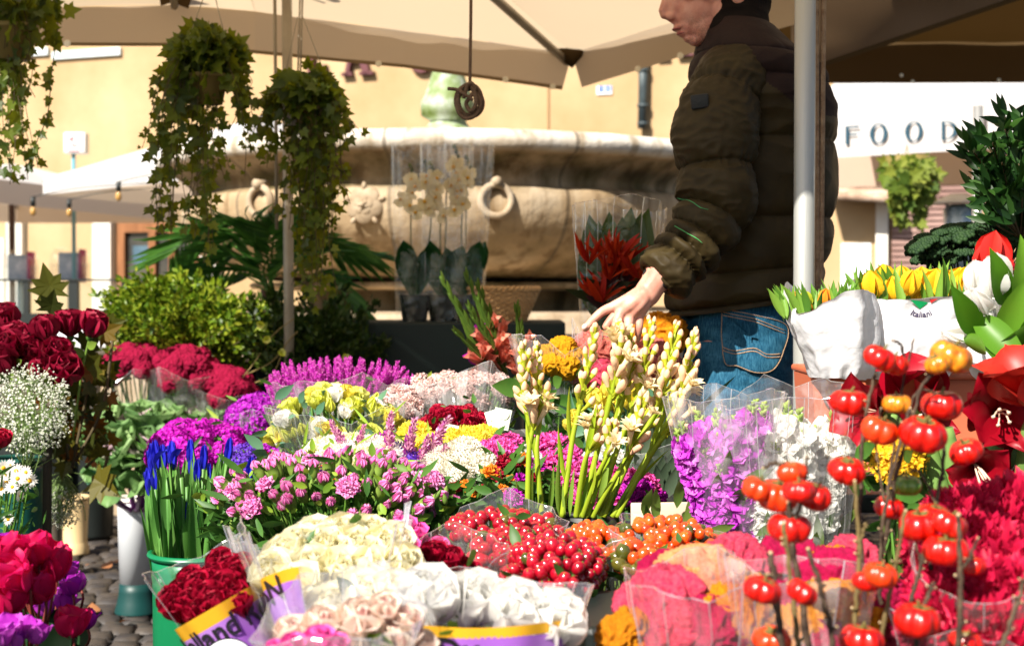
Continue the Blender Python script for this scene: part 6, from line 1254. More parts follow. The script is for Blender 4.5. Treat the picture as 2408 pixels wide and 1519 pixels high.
for k, (x, y, tip, xb) in enumerate([(358, 1075, 2, 385), (366, 1060, 2, 395), (383, 1058, 1, 400), (405, 1062, 2, 410), (352, 1130, 2, 380), (375, 1105, 1, 390), (448, 1045, 1, 430), (452, 1075, 1, 440), (480, 1058, 1, 455), (500, 1085, 0, 470), (520, 1055, 0, 480), (540, 1040, 1, 490), (425, 1080, 0, 425), (438, 1105, 0, 435), (465, 1092, 1, 450), (395, 1110, 0, 405), (415, 1130, 0, 415), (490, 1105, 1, 470), (550, 1085, 0, 510), (572, 1095, 0, 530), (590, 1088, 1, 540), (530, 1110, 0, 500), (510, 1125, 0, 490), (560, 1120, 0, 520), (445, 1200, 1, 445), (470, 1130, 0, 460), (380, 1150, 0, 395), (370, 1175, 0, 388), (600, 1120, 0, 550), (580, 1140, 0, 540), (540, 1150, 0, 520), (435, 1140, 0, 430), (400, 1165, 0, 404), (505, 1160, 0, 490), (362, 1110, 1, 384), (610, 1150, 0, 560), (430, 1068, 0, 428), (475, 1080, 0, 455), (455, 1115, 0, 445), (595, 1165, 0, 560), (392, 1078, 0, 398), (412, 1098, 0, 412)]): iris(x, y, 2.58+r.uniform(-.05, .08), xb, tip, k)
# ---------------------------------------------------------------- middle rows
bunch('celosia_bouquet', 'magenta celosia plumes in cellophane behind the lemon lisianthus', 'bouquet', (800, 925, 3.15), (150, 46, .08), W(800, 1160, 3.1), 70, 'plume_m', .052, 30, part='celosia_plume', zmin=-.2, tiltup=1.6, wrapk=dict(top=W(800, 915, 3.15), r0=.03, rx=mm(168, 3.15), ry=.12, seed=30, folds=16, amp=.05), leafset=[(LANCE, .04, LF, 1, .12)])
t, pts = bunch('lisianthus_bouquet', 'lemon yellow lisianthus buds and blooms in a tall clear sleeve', 'bouquet', (795, 1010, 2.85), (138, 84, .1), W(800, 1230, 2.85), 95, ['lisi_bud', 'lisi_bud', 'lisi', 'lisi_bud', 'lisi_w', 'lisi_bud', 'lisi', 'lisi_bud', 'lisi_y'], .04, 31, zmin=-.75, tiltup=.6, sj=.3, leafset=[(LEAF, .04, M['leaf_blue'], 1, .06)], wrapk=dict(top=W(795, 950, 2.84), r0=.03, rx=mm(158, 2.85), ry=.15, seed=31, folds=15, amp=.05, tear=.1, curve=.5))
bunch('carnation_bouquet', 'pale pink carnations in milky cellophane behind the round burgundy roses', 'bouquet', (1085, 925, 3.1), (130, 38, .1), W(1085, 1130, 3.05), 44, 'pale_carn', .036, 32, zmin=-.5, wrapk=dict(top=W(1085, 898, 3.1), r0=.03, rx=mm(150, 3.1), ry=.13, seed=32, folds=18, amp=.07, mat='cello_milky'), leafset=[(LEAF, .022, M['leaf_lime'], 1, .05)])
bunch('carnation_bouquet', 'peach carnations in cellophane between lisianthus and burgundy roses', 'bouquet', (945, 975, 2.98), (50, 50, .08), W(950, 1180, 3.0), 20, 'pale_carn', .038, 33, zmin=-.5, wrapk=dict(top=W(950, 940, 2.98), r0=.03, rx=mm(70, 3), ry=.1, seed=33, mat='cello_milky'))
t, pts = bunch('rose_bouquet', 'round bouquet of burgundy red roses with small paper tags', 'bouquet', (1070, 1005, 2.75), (76, 42, .065), W(1070, 1180, 2.8), 30, 'burg_rose', .034, 34, zmin=-.2, tiltup=-.1, leafset=[(LEAF, .03, LF, 1, .03)])
card = hard('mint_card', [(.55, .66, .5), (.68, .74, .62)], .7, 9, .05)
for x, y, a in ((1055, 1022, .2), (1165, 988, -.3), (1180, 985, .2)): b = MB(); b.add(bbox(-.016, -.0006, -.02, .016, .0006, .02, .0005), 0, mat4(W(x, y, 2.66), Ry(a)@Rx(-.3))); b.add(sph(10, 5, (.009, .0008, .009)), 0, mat4(W(x-7, y-9, 2.66), Ry(a)@Rx(-.3))); b.add(sph(10, 5, (.009, .0008, .009)), 0, mat4(W(x+7, y-9, 2.66), Ry(a)@Rx(-.3))); b.build('tag', card, t)
b = MB(); b.add(surf(lambda u, v: (.088*np.cos(.5+.95*u*1.2), -.088*np.sin(.5+.95*u*1.2)*.7, .012*v-.008*u), 16, 3), 0, None, W(1080, 1025, 2.72)); b.add(surf(lambda u, v: (.1*np.cos(.2+.8*u), -.1*np.sin(.2+.8*u)*.7, .013*v), 16, 3), 0, None, W(1130, 1020, 2.75)); b.build('ribbon_label', hard('white_ribbon', [(.72, .74, .68)], .6, 3, 0), t)
bunch('mixed_bouquet', 'mixed bouquet of straw asters in white, magenta, lime and orange', 'bouquet', (850, 1080, 2.5), (135, 42, .1), W(850, 1260, 2.5), 46, ['button_w', 'button_y', 'button_m', 'button_w', 'button_o', 'button_y', 'button_g', 'button_v', 'button_w'], .036, 35, zmin=-.3, leafset=[(BLADE, .06, M['leaf_lime'], 2, .02)])
for k, (x, y, n, s) in enumerate(((818, 1040, (-.5, -.2, 1), .062), (838, 1038, (.3, -.2, 1), .05), (912, 1040, (.1, -.1, 1), .07), (955, 1060, (.2, -.1, 1), .075), (1000, 1050, (.6, -.1, 1), .08), (975, 1100, (.8, -.2, .8), .08), (935, 1090, (-.3, -.3, 1), .05), (1005, 1115, (.9, -.3, .2), .08), (985, 1075, (.3, -.2, 1), .06))):
    t = T('celosia_spike', ['leftmost feathery celosia spike, leaning left over the asters', 'short feathery celosia spike beside the leftmost one', 'feathery pink celosia spike upright in the middle of the asters', 'feathery celosia spike standing before the lime asters', 'tall purple celosia spike leaning towards the yellow pompons', 'celosia spike bending right across the white pompon', 'small fuzzy purple celosia spike low in the mixed bouquet', 'celosia spike drooping right above the pink buds', 'purple celosia spike just left of the white pompons'][k], 'flower', W(x, y+60, 2.48), 'two tone celosia spikes in the mixed bouquet'); inst('plume', H['plume_mix'][k % 2], t, mat4(W(x, y+25, 2.45), frame(nrm(n)), s)); MB().add(tube([W(x, y+25, 2.45), W(900, 1200, 2.5)], .002, 4)).build('stem', GS, t)
def posy(name, label, cat, lst, base, hk, seed, group=None, **k): return bunch(name, label, cat, 0, 0, base, 0, hk, 1, seed, pts=[], **k) if 0 else _posy(name, label, cat, lst, base, hk, seed, group, **k)
def _posy(name, label, cat, lst, base, hk, seed, group, leafset=None, wrapk=None, stem=GS):
    """lst: (px, py, depth, size, dir)"""
    r = np.random.default_rng(seed); t = T(name, label, cat, A(base), group); P_ = []
    for i, (x, y, d, s, n) in enumerate(lst):
        key = hk if isinstance(hk, str) else hk[i % len(hk)]; me = H[key][int(r.integers(len(H[key])))]; p = W(x, y, d)-nrm(n)*s*HO.get(me.name.split('.')[0], 0); inst(me.name.split('.')[0], me, t, mat4(p, frame(nrm(n), r.uniform(0, 6)), s)); P_.append(p)
    stems_to(t, P_, base, seed=seed, mat=stem, spread=.015)
    if leafset:
        for (tm, sz, mt, per, drop) in leafset: leaves_on(t, P_, tm, sz, mt, seed, per=per, drop=drop)
    if wrapk: wrap(t, base, **wrapk)
    return t
posy('pompon_bunch', 'yellow and white pompon chrysanthemums left of the hot pink carnations', 'flowers', [(1020, 1062, 2.52, .075, (0, -.3, 1)), (1060, 1050, 2.6, .075, (0, -.3, 1)), (975, 1030, 2.6, .07, (0, -.2, 1)), (1110, 1050, 2.6, .08, (0, -.3, 1)), (1000, 1075, 2.55, .07, (-.3, -.3, 1)), (1140, 1045, 2.65, .08, (0, -.3, 1)), (1090, 1040, 2.68, .07, (0, 0, 1))], W(1050, 1230, 2.6), 'pompon_y', 40)
posy('pompon_bunch', 'pure white pompon chrysanthemums in front of the yellow ones', 'flowers', [(1043, 1088, 2.45, .072, (0, -.4, 1)), (1093, 1072, 2.45, .072, (.1, -.4, 1)), (1076, 1122, 2.4, .07, (0, -.5, 1)), (1132, 1107, 2.42, .072, (0, -.4, 1)), (1040, 1110, 2.42, .06, (-.2, -.4, 1)), (1010, 1100, 2.46, .06, (-.2, -.4, 1))], W(1050, 1260, 2.45), 'pompon_w', 41)
bunch('carnation_bunch', 'broad bunch of small pink carnation buds with green calyxes', 'flowers', (785, 1165, 2.28), (268, 88, .17), W(800, 1420, 2.32), 100, ['bud', 'bud', 'bud', 'bud', 'bud', 'bud', 'bud', 'bud', 'bud', 'pink_carn'], .033, 42, zmin=-.15, jit=.08, back=-.2, leafset=[(LANCE, .045, M['leaf'], 2, .08), (LEAF, .025, M['leaf_lime'], 1, .03)])
r = np.random.default_rng(77); b = MB(); bt = MB(); t = T('carnation_greenery', 'green unopened calyx buds and leaves under the pink carnation buds', 'flowers', W(800, 1400, 2.35))
gbud = MB(); gbud.add(lathe([(.02, -.3), (.18, -.1), (.24, .2), (.16, .5), (.02, .75)], 7)); [gbud.add(petal(.5, .2, 'point', (.3, .5), .3, 3, 4), 0, mat4((0, 0, .0), Rz(i*2.1))) for i in range(3)]; V, Fc, _ = gbud.tmpl()
for i in range(460):
    x = r.uniform(525, 1055); y = 1150+((x-785)/270)**2*25+r.uniform(-10, 85); p = W(x, y, 2.2+r.uniform(-.02, .25)); b.add((V, Fc), 0, mat4(p, frame((r.normal(0, .3), -.3, 1)), .024*r.uniform(.7, 1.2)))
for i in range(700):
    x = r.uniform(540, 1050); y = r.uniform(1170, 1260); p = W(x, y, 2.2+r.uniform(0, .25)); bt.add(LANCE, 0, mat4(p, frame((r.normal(0, .6), -.4, r.uniform(-.3, 1))), .06*r.uniform(.6, 1.2)))
b.build('buds', P['calyx'], t); bt.build('leaves', M['leaf'], t)
n1 = lambda x=0, y=-.5: (x, y, 1)
posy('carnation_bunch', 'hot pink carnations in front of the white ribbon label', 'flowers', [(1130, 1068, 2.5, .042, n1(-.6)), (1150, 1058, 2.52, .045, n1(-.2)), (1175, 1048, 2.55, .045, n1(0)), (1200, 1040, 2.58, .042, n1(.2)), (1212, 1052, 2.56, .04, n1(.5)), (1165, 1070, 2.48, .045, n1(-.1, -.9)), (1190, 1060, 2.5, .04, n1())], W(1200, 1260, 2.5), 'hot_carn', 43, leafset=[(LEAF, .035, LF, 8, .05)])
posy('carnation_bunch', 'hot pink carnations seen between the tuberose stems', 'flowers', [(1270, 1045, 2.65, .045, n1(-.3)), (1300, 1040, 2.65, .045, n1()), (1330, 1050, 2.62, .045, n1(.3)), (1350, 1075, 2.6, .045, n1(.5)), (1285, 1085, 2.55, .045, n1(-.3)), (1320, 1080, 2.55, .045, n1()), (1350, 1110, 2.5, .045, n1(.3)), (1275, 1125, 2.5, .046, n1(-.3)), (1305, 1128, 2.48, .046, n1()), (1335, 1130, 2.48, .04, n1(.3)), (1370, 1140, 2.5, .045, n1()), (1385, 1100, 2.55, .045, n1(.3)), (1400, 1165, 2.46, .046, n1()), (1365, 1170, 2.46, .046, n1()), (1440, 1120, 2.5, .045, n1(.2)), (1380, 1180, 2.44, .04, n1())], W(1330, 1300, 2.55), 'hot_carn', 44, leafset=[(LEAF, .035, LF, 5, .05), (LANCE, .06, M['leaf'], 5, .08)])
posy('carnation_bunch', 'magenta pink carnations right of the tuberose stems', 'flowers', [(1485, 1130, 2.45, .046, n1(-.2)), (1500, 1150, 2.42, .05, n1()), (1520, 1140, 2.45, .046, n1(.3)), (1490, 1170, 2.4, .05, n1(-.2, -.9)), (1515, 1168, 2.42, .045, n1(.3)), (1545, 1168, 2.45, .036, n1(.4)), (1475, 1160, 2.45, .045, n1(-.4)), (1535, 1160, 2.47, .036, n1(.4)), (1460, 1175, 2.46, .04, n1())], W(1450, 1320, 2.5), ['hot_carn', 'magenta_carn'], 45, leafset=[(LEAF, .035, LF, 5, .05)])
posy('carnation_bunch', 'white carnations mixed among the hot pink ones', 'flowers', [(1235, 1068, 2.55, .042, n1()), (1250, 1080, 2.53, .036, n1()), (1420, 1065, 2.6, .042, n1()), (1395, 1075, 2.58, .04, n1()), (1500, 1062, 2.62, .04, n1()), (1455, 1075, 2.6, .036, n1())], W(1340, 1300, 2.58), 'white_carn', 46, leafset=[(LEAF, .035, LF, 5, .05)])
posy('carnation_bunch', 'small red and orange carnations on thin stems above the red berries', 'flowers', [(1185, 1088, 2.4, .032, n1(-.3)), (1200, 1095, 2.4, .034, n1()), (1230, 1085, 2.42, .034, n1()), (1255, 1095, 2.42, .036, n1(.3)), (1155, 1112, 2.35, .034, n1()), (1168, 1120, 2.35, .03, n1(.2)), (1240, 1150, 2.35, .032, n1()), (1200, 1130, 2.35, .022, n1()), (1225, 1125, 2.35, .022, n1()), (1110, 1160, 2.3, .024, n1()), (1138, 1150, 2.3, .02, n1()), (1065, 1150, 2.3, .026, n1()), (1180, 1150, 2.32, .02, n1()), (1205, 1172, 2.28, .034, n1(0, -1)), (1095, 1140, 2.3, .02, n1()), (1078, 1140, 2.35, .018, n1()), (1255, 1130, 2.36, .03, n1())], W(1180, 1330, 2.35), ['red_carn', 'red_carn', 'orange_carn', 'magenta_carn', 'orange_carn'], 47, leafset=[(LEAF, .03, LF, 9, .07), (LANCE, .06, M['leaf'], 14, .1)])
posy('freesia_bunch', 'yellow flowers behind the tuberose heads', 'flowers', [(1400+18*i, 940+20*math.sin(i*2.3), 2.75, .045, n1(r.normal(0, .4))) for i in range(10)]+[(1340, 1000, 2.7, .03, n1()), (1360, 1020, 2.7, .03, n1()), (1350, 980, 2.72, .03, n1()), (1560, 980, 2.75, .05, n1()), (1575, 950, 2.75, .05, n1()), (1585, 1000, 2.76, .05, n1()), (1590, 920, 2.8, .05, n1())], W(1450, 1230, 2.75), 'lisi_y', 48, leafset=[(LEAF, .06, M['leaf_blue'], 6, .12), (BLADE, .14, M['leaf_blue'], 6, .15)])
b = MB(); t = T('eucalyptus_wrap', 'grey green leaves in a narrow clear sleeve beside the man', 'bouquet', W(1560, 1200, 2.6)); r = np.random.default_rng(31)
for i in range(90): b.add(petal(1., .3, 'leaf', (.1, .4), -.2, 3, 6), 0, mat4(W(1545+r.normal(0, 22), 1110+r.uniform(-70, 70), 2.6+r.uniform(-.03, .05)), frame((r.normal(0, .25), -.3, 1)), .075))
b.build('foliage', soft('grey_leaf', [(.09, .14, .08), (.16, .23, .14)], .2), t); wrap(t, W(1575, 1200, 2.6), W(1530, 1040, 2.6), .02, .07, .05, 9, 7, .08, .1, 'cello')

# ---------------------------------------------------------------- tuberoses
tub = petal(1., .5, 'leaf', (.15, -.12, -.05), .9, 4, 7)
def tube_bud(b, p, d, s, op, r):
    Rf = frame(d, r.uniform(0, 6))
    if op: 
        b.add(tube([p, p+d*s*.5, p+d*s*.85], [s*.06, s*.075, s*.11], 7), 1)
        for i in range(10): b.add(petal(.6, .26, 'leaf', (.25, .75+.4*(i % 2), 1.25), .3, 4, 6), 1, mat4(p+d*s*.75, Rf@Rz(i*.72+r.uniform(-.1, .1)), s))
        for i in range(6): b.add(petal(.4, .2, 'leaf', (.15, .25, .5), .4, 4, 5), 1, mat4(p+d*s*.75, Rf@Rz(i*1.05+.4), s))
    else: 
        n = 8; V, Fc = lathe([(.035, 0), (.05, .2), (.075, .4), (.135, .66), (.14, .8), (.09, .93), (.02, 1.)], n); V = V*s; V[:, 0] += .12*s*np.sin(PI*V[:, 2]/s/1.3)
        V[:, :2] *= (1+.10*np.sin(3*np.arctan2(V[:, 1], V[:, 0])))[:, None]; b.add((V, Fc), (np.arange(len(Fc)) < n*2+(n if s < .042 else 0))*2, mat4(p, Rf))
    b.add(petal(.45, .3, 'point', (.2, .1), .5, 3, 4), 2, mat4(p-d*s*.04, Rf, s))
def tuberose(label, path, d, L0, n, ops, seed, s=.046, leaf=2):
    r = np.random.default_rng(seed); pts = spline([W(x, y, d+dz) for x, y, dz in path], 44)[::-1]; base, top = pts[0], pts[-1]; t = T('tuberose', label, 'flower', base, 'tuberose stems in the middle of the stall')
    b = MB(); b.add(tube(pts, np.linspace(.0052, .0024, 44), 7))
    for i in range(leaf): f = r.uniform(.1, .45); q = pts[int(f*43)]; b.add(petal(1., .10, 'leaf', (.02, .2), .5, 3, 7), 0, mat4(q, frame(nrm(pts[int(f*43)+1]-q)+r.normal(0, .12, 3), r.uniform(0, 6)), .1))
    b.build('stem', soft('tuberose_stem', [(.26, .38, .015), (.38, .46, .03)], .2, .45), t); k = 0
    for i in range(n):
        f = i/(n-1); g = 1-L0*(1-f); j = min(42, int(g*43)); q = pts[j]; tg = nrm(pts[min(j+1, 43)]-pts[j-1]); a = i*2.2+seed; X = nrm(np.cross(tg, A([0, 1., .1]))); Y = np.cross(tg, X)
        sp = .5-.32*f; dr = nrm(tg+X*math.cos(a)*sp+Y*math.sin(a)*sp-A([0, .06, 0])); o_ = i in ops; bb = MB(); sz = s*.8*(1.12-.5*f**2)*(1.1 if o_ else 1)*r.uniform(.93, 1.07)
        tube_bud(bb, q, dr, sz, o_, r); bb.build('floret' if o_ else 'bud', [P['tuberose'], P['tuberose_open'], P['lime']], t)
D = 2.3
tuberose('tuberose with blushing pink buds, leftmost of the whole group', [(1232, 832, 0), (1236, 930, 0), (1252, 1000, 0), (1244, 1060, 0), (1240, 1210, 0)], D, .58, 26, (3, 1), 1, .05)
tuberose('tuberose with pale yellow buds, close on the right of the leftmost stem', [(1262, 830, .03), (1266, 900, .02), (1270, 980, .02), (1262, 1060, .0), (1275, 1210, 0)], D, .52, 24, (0, 2), 2, .044)
tuberose('slim tuberose with closed yellow tipped buds, left edge of the right group', [(1398, 785, 0), (1385, 860, 0), (1362, 960, 0), (1345, 1040, 0), (1322, 1215, 0)], D, .52, 20, (), 3, .044)
tuberose('tuberose with a large cluster of open white florets at its crown', [(1452, 775, 0), (1452, 840, -.03), (1440, 920, -.02), (1410, 1040, 0), (1365, 1215, 0)], D, .55, 30, (8, 12, 15, 18, 20), 4, .05)
tuberose('tuberose with closed buds just right of the white cluster', [(1482, 790, .03), (1478, 860, .02), (1462, 950, .02), (1430, 1060, 0), (1380, 1215, 0)], D, .5, 24, (2, 5, 7), 5, .044)
tuberose('upright tuberose with peach buds between fingers and denim', [(1530, 768, .02), (1515, 860, 0), (1492, 950, 0), (1450, 1060, 0), (1402, 1215, 0)], D, .52, 24, (1,), 6, .046)
tuberose('tuberose with plump peach buds, second from the denim', [(1588, 780, .02), (1572, 870, 0), (1545, 960, 0), (1490, 1060, 0), (1420, 1215, 0)], D, .5, 24, (2,), 7, .048)
tuberose('tuberose leaning furthest right with pink tipped buds', [(1632, 800, 0), (1612, 880, 0), (1585, 960, 0), (1530, 1060, .0), (1440, 1215, 0)], D, .52, 26, (1, 3), 8, .05)
tuberose('shorter tuberose in front with open florets at mid height', [(1512, 950, -.05), (1500, 1000, -.05), (1470, 1080, -.04), (1430, 1150, -.03), (1395, 1215, 0)], D, .5, 16, (2, 6), 9, .048)
tuberose('short tuberose with cream florets low on the left of its group', [(1402, 980, -.04), (1390, 1040, -.04), (1372, 1100, -.03), (1355, 1215, 0)], D, .5, 12, (1, 4), 10, .044)
tuberose('short tuberose with white florets just below the denim', [(1600, 940, -.02), (1580, 1000, -.02), (1530, 1070, -.01), (1450, 1215, 0)], D, .5, 16, (0, 5), 11, .046)
tuberose('tuberose with cream florets hanging low among the green stems', [(1440, 1010, -.06), (1432, 1060, -.06), (1405, 1120, -.04), (1370, 1215, 0)], D, .42, 10, (1,), 12, .045)
tuberose('tuberose with buds filling the heart of the right group', [(1560, 860, .05), (1545, 930, .05), (1510, 1010, .03), (1465, 1100, .02), (1410, 1215, 0)], D, .52, 20, (2, 6), 13, .046)
b = MB(); t = T('tuberose_leaves', 'narrow green blades standing between the tuberose stems', 'leaves', W(1360, 1220, 2.3)); r = np.random.default_rng(3)
for x, y0, y1, dx in ((1225, 1200, 1120, -14), (1255, 1210, 1060, -6), (1262, 1200, 1130, 10), (1290, 1215, 1090, 14), (1315, 1215, 1060, -4), (1340, 1215, 1100, 8), (1365, 1215, 1110, 20), (1390, 1215, 1080, 24), (1430, 1215, 1090, 40), (1450, 1215, 1130, 34), (1330, 1215, 1130, -10), (1405, 1215, 1060, 30)):
    p0 = W(x, y0, 2.3); p1 = W(x+dx, y1, 2.28); b.add(petal(1., .1, 'leaf', (0, .1), .5, 3, 8), 0, mat4(p0, frame(p1-p0, r.uniform(0, 6)), np.linalg.norm(p1-p0)))
b.build('blades', soft('yellow_green_blade', [(.14, .28, .03), (.25, .36, .05)], .3), t)
bucket(1340, 1225, 2.3, 105, .30, M['black_plastic'], 'black bucket holding the tuberoses', taper=.85)

# ---------------------------------------------------------------- stocks
def stockb(label, hk, xs, d, tilt, base, seed, wk):
    r = np.random.default_rng(seed); base = A(base); t = T('stock_bouquet', label, 'bouquet', base, 'bouquets of stock flowers in clear sleeves')
    for i, (x, y, L_) in enumerate(xs): p = W(x, y, d+r.uniform(-.06, .06)); dr = nrm(p-base); inst('stock_spike', H[hk][i % 3], t, mat4(p-dr*L_, frame(dr, i*1.1), L_))
    b = MB()
    for i in range(34): dr = nrm(W(1850+r.normal(0, 80), 900, d)-base); b.add(petal(1., .22, 'leaf', (.1, .7), -.2, 3, 7, .02, 5, i), 0, mat4(base+A([wk['rx']*.6*r.normal(), r.normal(0, .03), r.uniform(0., .10)]), frame(dr+r.normal(0, .3, 3)+A([0, -.4, 0])), .07))
    b.build('leaves', soft('stock_leaf', [(.08, .17, .03), (.2, .3, .05)], .3), t); wrap(t, base-A([0, 0, .03]), **wk)
stockb('orchid purple stock flowers in a tall clear sleeve leaning against the man', 'stock_p', [(1610, 1080, .16), (1640, 1120, .14), (1690, 1090, .18), (1735, 1060, .2), (1670, 1160, .12), (1600, 990, .24), (1640, 965, .26), (1685, 960, .27), (1730, 975, .25), (1775, 940, .27), (1625, 1020, .22), (1665, 1000, .25), (1710, 1000, .25), (1800, 945, .25), (1650, 1060, .2), (1755, 980, .22), (1590, 1010, .2)], 2.12, 0, W(1700, 1270, 2.12), 1, dict(top=W(1705, 930, 2.12), r0=.02, rx=mm(140, 2.12), ry=.09, seed=61, folds=12, amp=.05, tear=.1, curve=.75))
stockb('white stock flowers with green buds in a wide clear sleeve', 'stock_w', [(1740, 1040, .2), (1790, 1000, .25), (1850, 945, .3), (1880, 960, .28), (1915, 1000, .25), (1960, 965, .27), (1820, 1040, .24), (1765, 1080, .2), (1870, 1050, .24), (1940, 1040, .24), (1990, 1010, .24), (1730, 1090, .18), (1900, 1080, .2), (1830, 1100, .2), (1975, 1080, .2), (1780, 1130, .18), (1860, 1130, .18), (1920, 1120, .18), (1800, 1170, .14), (1750, 1130, .14)], 2.14, 0, W(1860, 1420, 2.12), 2, dict(top=W(1860, 925, 2.1), r0=.06, rx=mm(165, 2.1), ry=.1, seed=62, folds=14, amp=.05, tear=.08, curve=.6))
posy('statice_bunch', 'golden yellow statice behind the pumpkin branches', 'flowers', [(2105+22*math.cos(i*2.4)*math.sqrt(i)*.45, 1085+22*math.sin(i*2.4)*math.sqrt(i)*.6, 2.0, .05, n1()) for i in range(14)], W(2110, 1330, 2.0), 'statice_y', 63, leafset=[(LEAF, .05, LF, 3, .1)])

bucket(1700, 1295, 2.12, 62, .30, M['black_plastic'], 'black bucket under the purple stock'); bucket(1862, 1430, 2.12, 90, .30, M['black_plastic'], 'black bucket under the white stock')
# ---------------------------------------------------------------- tulips in white paper, planters
H['tulip_y2'] = [ME('tulip', MB().add(tulip_t(3).tmpl()[:2], 0, None, None, None, .6), [P['orange']]), ME('tulip', MB().add(tulip_t(4).tmpl()[:2], 0, None, None, None, .6), [P['lime']])]
paper = soft('white_paper', [(.74, .75, .78)], .22, .75, nscale=3, bump=.9, bscale=16, spec=.15, tcol=(.7, .66, .6), dist=.008)
def paper_wrap(t, prof_pts, d, depth, seed):
    """prof_pts: list of (xleft, xright, y) from the lip down"""
    r = np.random.default_rng(seed); rows = []; n = 72; S = spline([(a, b_, y) for a, b_, y in prof_pts], 26)
    for k, (xl, xr, y) in enumerate(S):
        a = np.linspace(0, 2*PI, n, endpoint=False); cx, hw = (xl+xr)/2, (xr-xl)/2; f = k/25; c = W(cx, y, d); R_ = mm(hw, d)
        rr = 1+.03*np.sin(5*a+seed)+.02*np.sin(9*a+f*5)+.06*f*np.sin(11*a+2*f+seed); lip = (.016*np.sin(2*a+seed+1)+.010*np.sin(3*a))*(1-f)**3
        rows.append(np.stack([c[0]+R_*rr*np.cos(a), c[1]+depth*(1-.35*f)*rr*np.sin(a), c[2]+lip], 1))
    V = np.concatenate(rows); V = V+.008*A([mnoise.noise_vector(Vector(p*13)+Vector((seed, 0, 0))) for p in V])+.003*A([mnoise.noise_vector(Vector(p*45)+Vector((seed, 0, 0))) for p in V]); return MB().add((V, gridF(n, 26, True))).build('paper_wrap', paper, t)
def tulips(label, cx0, cx1, y0, d, hk, n, seed, hs, bottom, extra_leaf=26, ldep=.1, lsz=.12, group='tulip bunches in white paper'):
    r = np.random.default_rng(seed); t = T('tulip_bunch', label, 'tulips', W((cx0+cx1)/2, bottom, d), group); P_ = []
    for i in range(n):
        x = cx0+(cx1-cx0)*((i+.5)/n)+r.normal(0, 6); y = y0+r.uniform(-12, 22)*hs; dd = d+r.uniform(-ldep, ldep); p = W(x, y, dd); s = .052*r.uniform(.9, 1.12); dr = nrm((r.normal((x-(cx0+cx1)/2)/(cx1-cx0)*.5, .12), r.normal(-.05, .15), 1)); inst('tulip', H[hk][i % len(H[hk])], t, mat4(p-dr*s*.5, frame(dr, r.uniform(0, 6)), s)); P_.append(p-dr*s*.45)
    stems_to(t, P_, W((cx0+cx1)/2, bottom-20, d), .003, .010); b = MB()
    for i in range(extra_leaf): x = r.uniform(cx0-12, cx1+12); p = W(x, y0+62+r.uniform(-8, 10), d+r.uniform(-ldep, ldep)*1.1); b.add(petal(1., .24, 'leaf', (.05, .15, .3), .5, 5, 8), 0, mat4(p, frame((r.normal((x-(cx0+cx1)/2)/(cx1-cx0)*.7, .14), r.normal(0, .2), 1), r.uniform(0, 6)), lsz*r.uniform(.7, 1.)))
    b.build('leaves', soft('tulip_leaf', [(.06, .17, .02), (.12, .27, .03), (.2, .36, .05)], .35, .4), t); return t
t = tulips('yellow tulips in printed white paper above the terracotta planter', 2035, 2290, 662, 2.45, 'tulip_y', 34, 1, 1., 870, 60, .07, .085)
PW = [(1995, 2300, 668), (1985, 2310, 720), (1990, 2290, 790), (2010, 2250, 860), (2030, 2220, 900)]
S_ = paper_wrap(t, [(2008, 2318, 690), (1998, 2312, 720), (1996, 2285, 790), (2010, 2250, 850), (2025, 2230, 885)], 2.42, .13, 1)
# printed words, flag on the paper
def on_paper(u, v, px, py, arc, yaw=0.):
    a = u/arc; return px, py
grn = hard('green_print', [(.0, .28, .08)], .6, 3, 0); redp = hard('red_print', [(.6, .03, .03)], .6, 3, 0); inkp = hard('dark_print', [(.04, .03, .08)], .6, 3, 0)
dl = 2.42-.155
V, Fc = poly_tex('Italiani', .0135, .02); Rr = .032; cc = W(2186, 718, dl); a = -V[:, 0]/Rr*-1; q = np.stack([cc[0]+(Rr+.0-V[:, 1])*np.sin(a), np.full(len(V), cc[1])-.002+.0*V[:, 0], cc[2]+.012-(Rr-V[:, 1])*np.cos(a)+.0], 1)
MB().add((drape(S_, q, .0012), Fc)).build('printed_word', inkp, S_, False)
V, Fc = poly_tex('it', .012, .01); q = np.stack([V[:, 0], 0*V[:, 0], V[:, 1]], 1)@Ry(.15).T+W(2062, 717, dl+.02); MB().add((drape(S_, q, .0012), Fc)).build('printed_word', redp, S_, False)
b = MB(); p0, p1, p2, p3 = drape(S_, [W(2158, 706, dl), W(2182, 728, dl), W(2180, 708, dl), W(2200, 712, dl)], .002); b.add((A([p0, p1, p2]), A([[0, 1, 2, -1]]))); b.add((A([p1, p3, p2]), A([[0, 1, 2, -1]]))); b.build('printed_flag', grn, S_, False)
b = MB(); b.add((drape(S_, [W(2202, 704, dl), W(2220, 703, dl), W(2205, 714, dl)], .002), A([[0, 1, 2, -1]]))); b.build('printed_flag', redp, S_, False)
t = tulips('mostly green leaves and closed orange tulips in plain white paper beside the thick pole', 1855, 2030, 690, 2.38, 'tulip_y2', 8, 2, .8, 870, 70, .06, .07)
paper_wrap(t, [(1850, 2045, 702), (1850, 2060, 740), (1868, 2070, 800), (1890, 2060, 850), (1905, 2040, 885)], 2.38, .12, 2)
t = tulips('white tulips with broad leaves in white paper at the right edge', 2285, 2470, 715, 2.12, 'tulip_w', 13, 3, 1.5, 890, 8, .07, .1)
b = MB(); r = np.random.default_rng(6)
